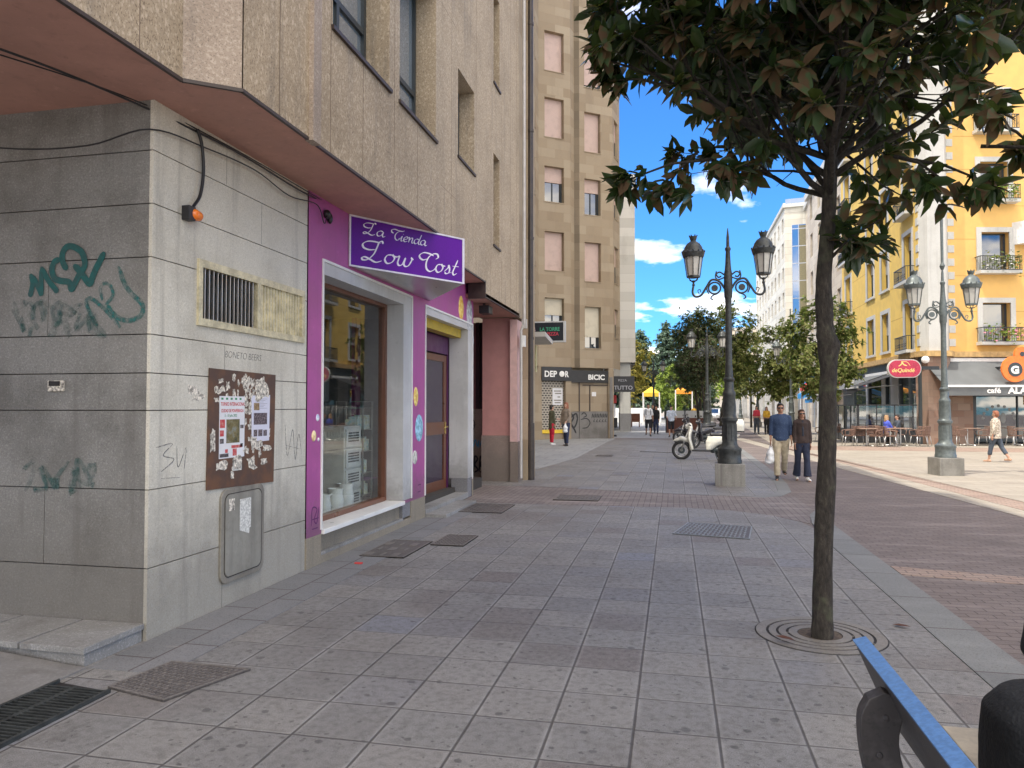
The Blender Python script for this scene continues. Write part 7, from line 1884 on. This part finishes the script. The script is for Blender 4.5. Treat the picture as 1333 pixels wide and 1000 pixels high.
# litter
t = thing('fallen_leaf', (1.62,6.1,.02), 'dry brown leaf on the slabs right of the trunk', 'leaf')
vs=[];fs=[]; leaf_into(vs,fs,Vector((1.62,6.18,.022)),Vector((1,-.5,.02)),Vector((0,0,1)),.13,.028,-.1); mb=MB(); mb.add(vs,fs); mb.build('blade', m_plain('dead_leaf',(.1,.04,.025),.7), t, recalc=False)
mb = MB(); vs=[];fs=[]; leaf_into(vs,fs,Vector((.7,5.6,.05)),Vector((.9,-.7,0)),Vector((0,0,1)),.15,.035,-.1); mb.add(vs,fs); tag(mb.build('fallen_leaf', bpy.data.materials['dead_leaf'], org=(.7,5.6,.04), recalc=False), 'dead leaf caught on the left side of the tree grating', 'leaf')
mb = MB(); mb.box(-3.3,7.35,.016,-3.22,7.39,.03); tag(mb.build('litter', M['redcloth'], org=(-3.3,7.4,.02)), 'scrap of red litter at the foot of the shop wall', 'litter')
# ------------------------------------------------------------------ sky, sun, camera
SUN_EL = 64; sd = Vector((-.78,-.63,0)).normalized()
w = bpy.data.worlds.new('World'); SC.world = w; w.use_nodes = True
nt = w.node_tree; nt.nodes.clear()
out = nt.nodes.new('ShaderNodeOutputWorld'); bg = nt.nodes.new('ShaderNodeBackground'); nt.links.new(bg.outputs[0], out.inputs[0])
sky = nt.nodes.new('ShaderNodeTexSky'); sky.sky_type = 'NISHITA'; sky.sun_disc = False; sky.sun_elevation = R(SUN_EL); sky.sun_rotation = math.atan2(sd.x, sd.y); sky.air_density = 1.0; sky.dust_density = .3; sky.ozone_density = 2.5
bg.inputs[1].default_value = .11
def N(t, **k):
    x = nt.nodes.new(t)
    for a,v in k.items(): setattr(x,a,v)
    return x
tc = N('ShaderNodeTexCoord'); sp = N('ShaderNodeSeparateXYZ'); nt.links.new(tc.outputs['Generated'], sp.inputs[0])
# clouds on a flat layer far above: direction / height
zz = N('ShaderNodeMath', operation='ADD'); nt.links.new(sp.outputs[2], zz.inputs[0]); zz.inputs[1].default_value = .12
dv = N('ShaderNodeVectorMath', operation='DIVIDE'); nt.links.new(tc.outputs['Generated'], dv.inputs[0])
cb = N('ShaderNodeCombineXYZ'); [nt.links.new(zz.outputs[0], cb.inputs[i]) for i in range(3)]; nt.links.new(cb.outputs[0], dv.inputs[1])
mp = N('ShaderNodeMapping'); nt.links.new(dv.outputs[0], mp.inputs[0]); mp.inputs['Location'].default_value = CLOUD_OFF; mp.inputs['Scale'].default_value = (1.0,.8,1)
n1 = N('ShaderNodeTexNoise'); nt.links.new(mp.outputs[0], n1.inputs['Vector']); n1.inputs['Scale'].default_value = 1.5; n1.inputs['Detail'].default_value = 8; n1.inputs['Roughness'].default_value = .55
cov = N('ShaderNodeMapRange'); nt.links.new(sp.outputs[2], cov.inputs[0]); cov.inputs[1].default_value = .52; cov.inputs[2].default_value = .75; cov.inputs[3].default_value = 0; cov.inputs[4].default_value = .13  # extra unseen cloud overhead, added as neutral fill for the shade
cvy = N('ShaderNodeMapRange'); nt.links.new(sp.outputs[1], cvy.inputs[0]); cvy.inputs[1].default_value = .35; cvy.inputs[2].default_value = -.3; cvy.inputs[3].default_value = 0; cvy.inputs[4].default_value = .14  # extra cloud behind the camera, also added as fill
ad = N('ShaderNodeMath', operation='ADD'); nt.links.new(cov.outputs[0], ad.inputs[0]); nt.links.new(cvy.outputs[0], ad.inputs[1])
ad2 = N('ShaderNodeMath', operation='ADD'); nt.links.new(ad.outputs[0], ad2.inputs[0]); nt.links.new(n1.outputs[0], ad2.inputs[1])
rp = N('ShaderNodeValToRGB'); nt.links.new(ad2.outputs[0], rp.inputs[0]); rp.color_ramp.elements[0].position = .56; rp.color_ramp.elements[1].position = .7
rp.color_ramp.elements[0].color = (0,0,0,1); rp.color_ramp.elements[1].color = (.95,.95,.95,1)
tint = N('ShaderNodeMix', data_type='RGBA', blend_type='MULTIPLY'); tint.inputs[0].default_value = 1; nt.links.new(sky.outputs[0], tint.inputs[6]); tint.inputs[7].default_value = (.3,.72,1.2,1)
mx = N('ShaderNodeMix', data_type='RGBA'); nt.links.new(rp.outputs[0], mx.inputs[0]); nt.links.new(tint.outputs[2], mx.inputs[6]); mx.inputs[7].default_value = (17,15.3,13.0,1)
nt.links.new(mx.outputs[2], bg.inputs[0])
sl = bpy.data.lights.new('sun', 'SUN'); sl.energy = 2.1; sl.angle = R(.5); sl.color = (1,.93,.82)
so = bpy.data.objects.new('sun', sl); COL.objects.link(so); so.location = (-40,-30,60)
dirv = Vector((sd.x*math.cos(R(SUN_EL)), sd.y*math.cos(R(SUN_EL)), math.sin(R(SUN_EL))))
so.rotation_euler = dirv.to_track_quat('Z','Y').to_euler()
cam = bpy.data.cameras.new('camera'); co = bpy.data.objects.new('camera', cam); COL.objects.link(co); SC.camera = co
cam.sensor_width = 36; cam.lens = 36*965/1333; cam.clip_start = .05; cam.clip_end = 2000
yaw = math.atan((876-666.5)/965); pit = math.atan(29/965)
co.location = (0,0,1.68); co.rotation_euler = (math.pi/2+pit, 0, yaw)
SC.view_settings.view_transform = 'Standard'; SC.view_settings.look = 'None'; SC.view_settings.exposure = EXPO; SC.view_settings.gamma = 1
SC.cycles.use_denoising = True; SC.cycles.max_bounces = 8; SC.cycles.sample_clamp_indirect = 6
SC.cycles.transparent_max_bounces = 12

SC.collection.children.link(COL)
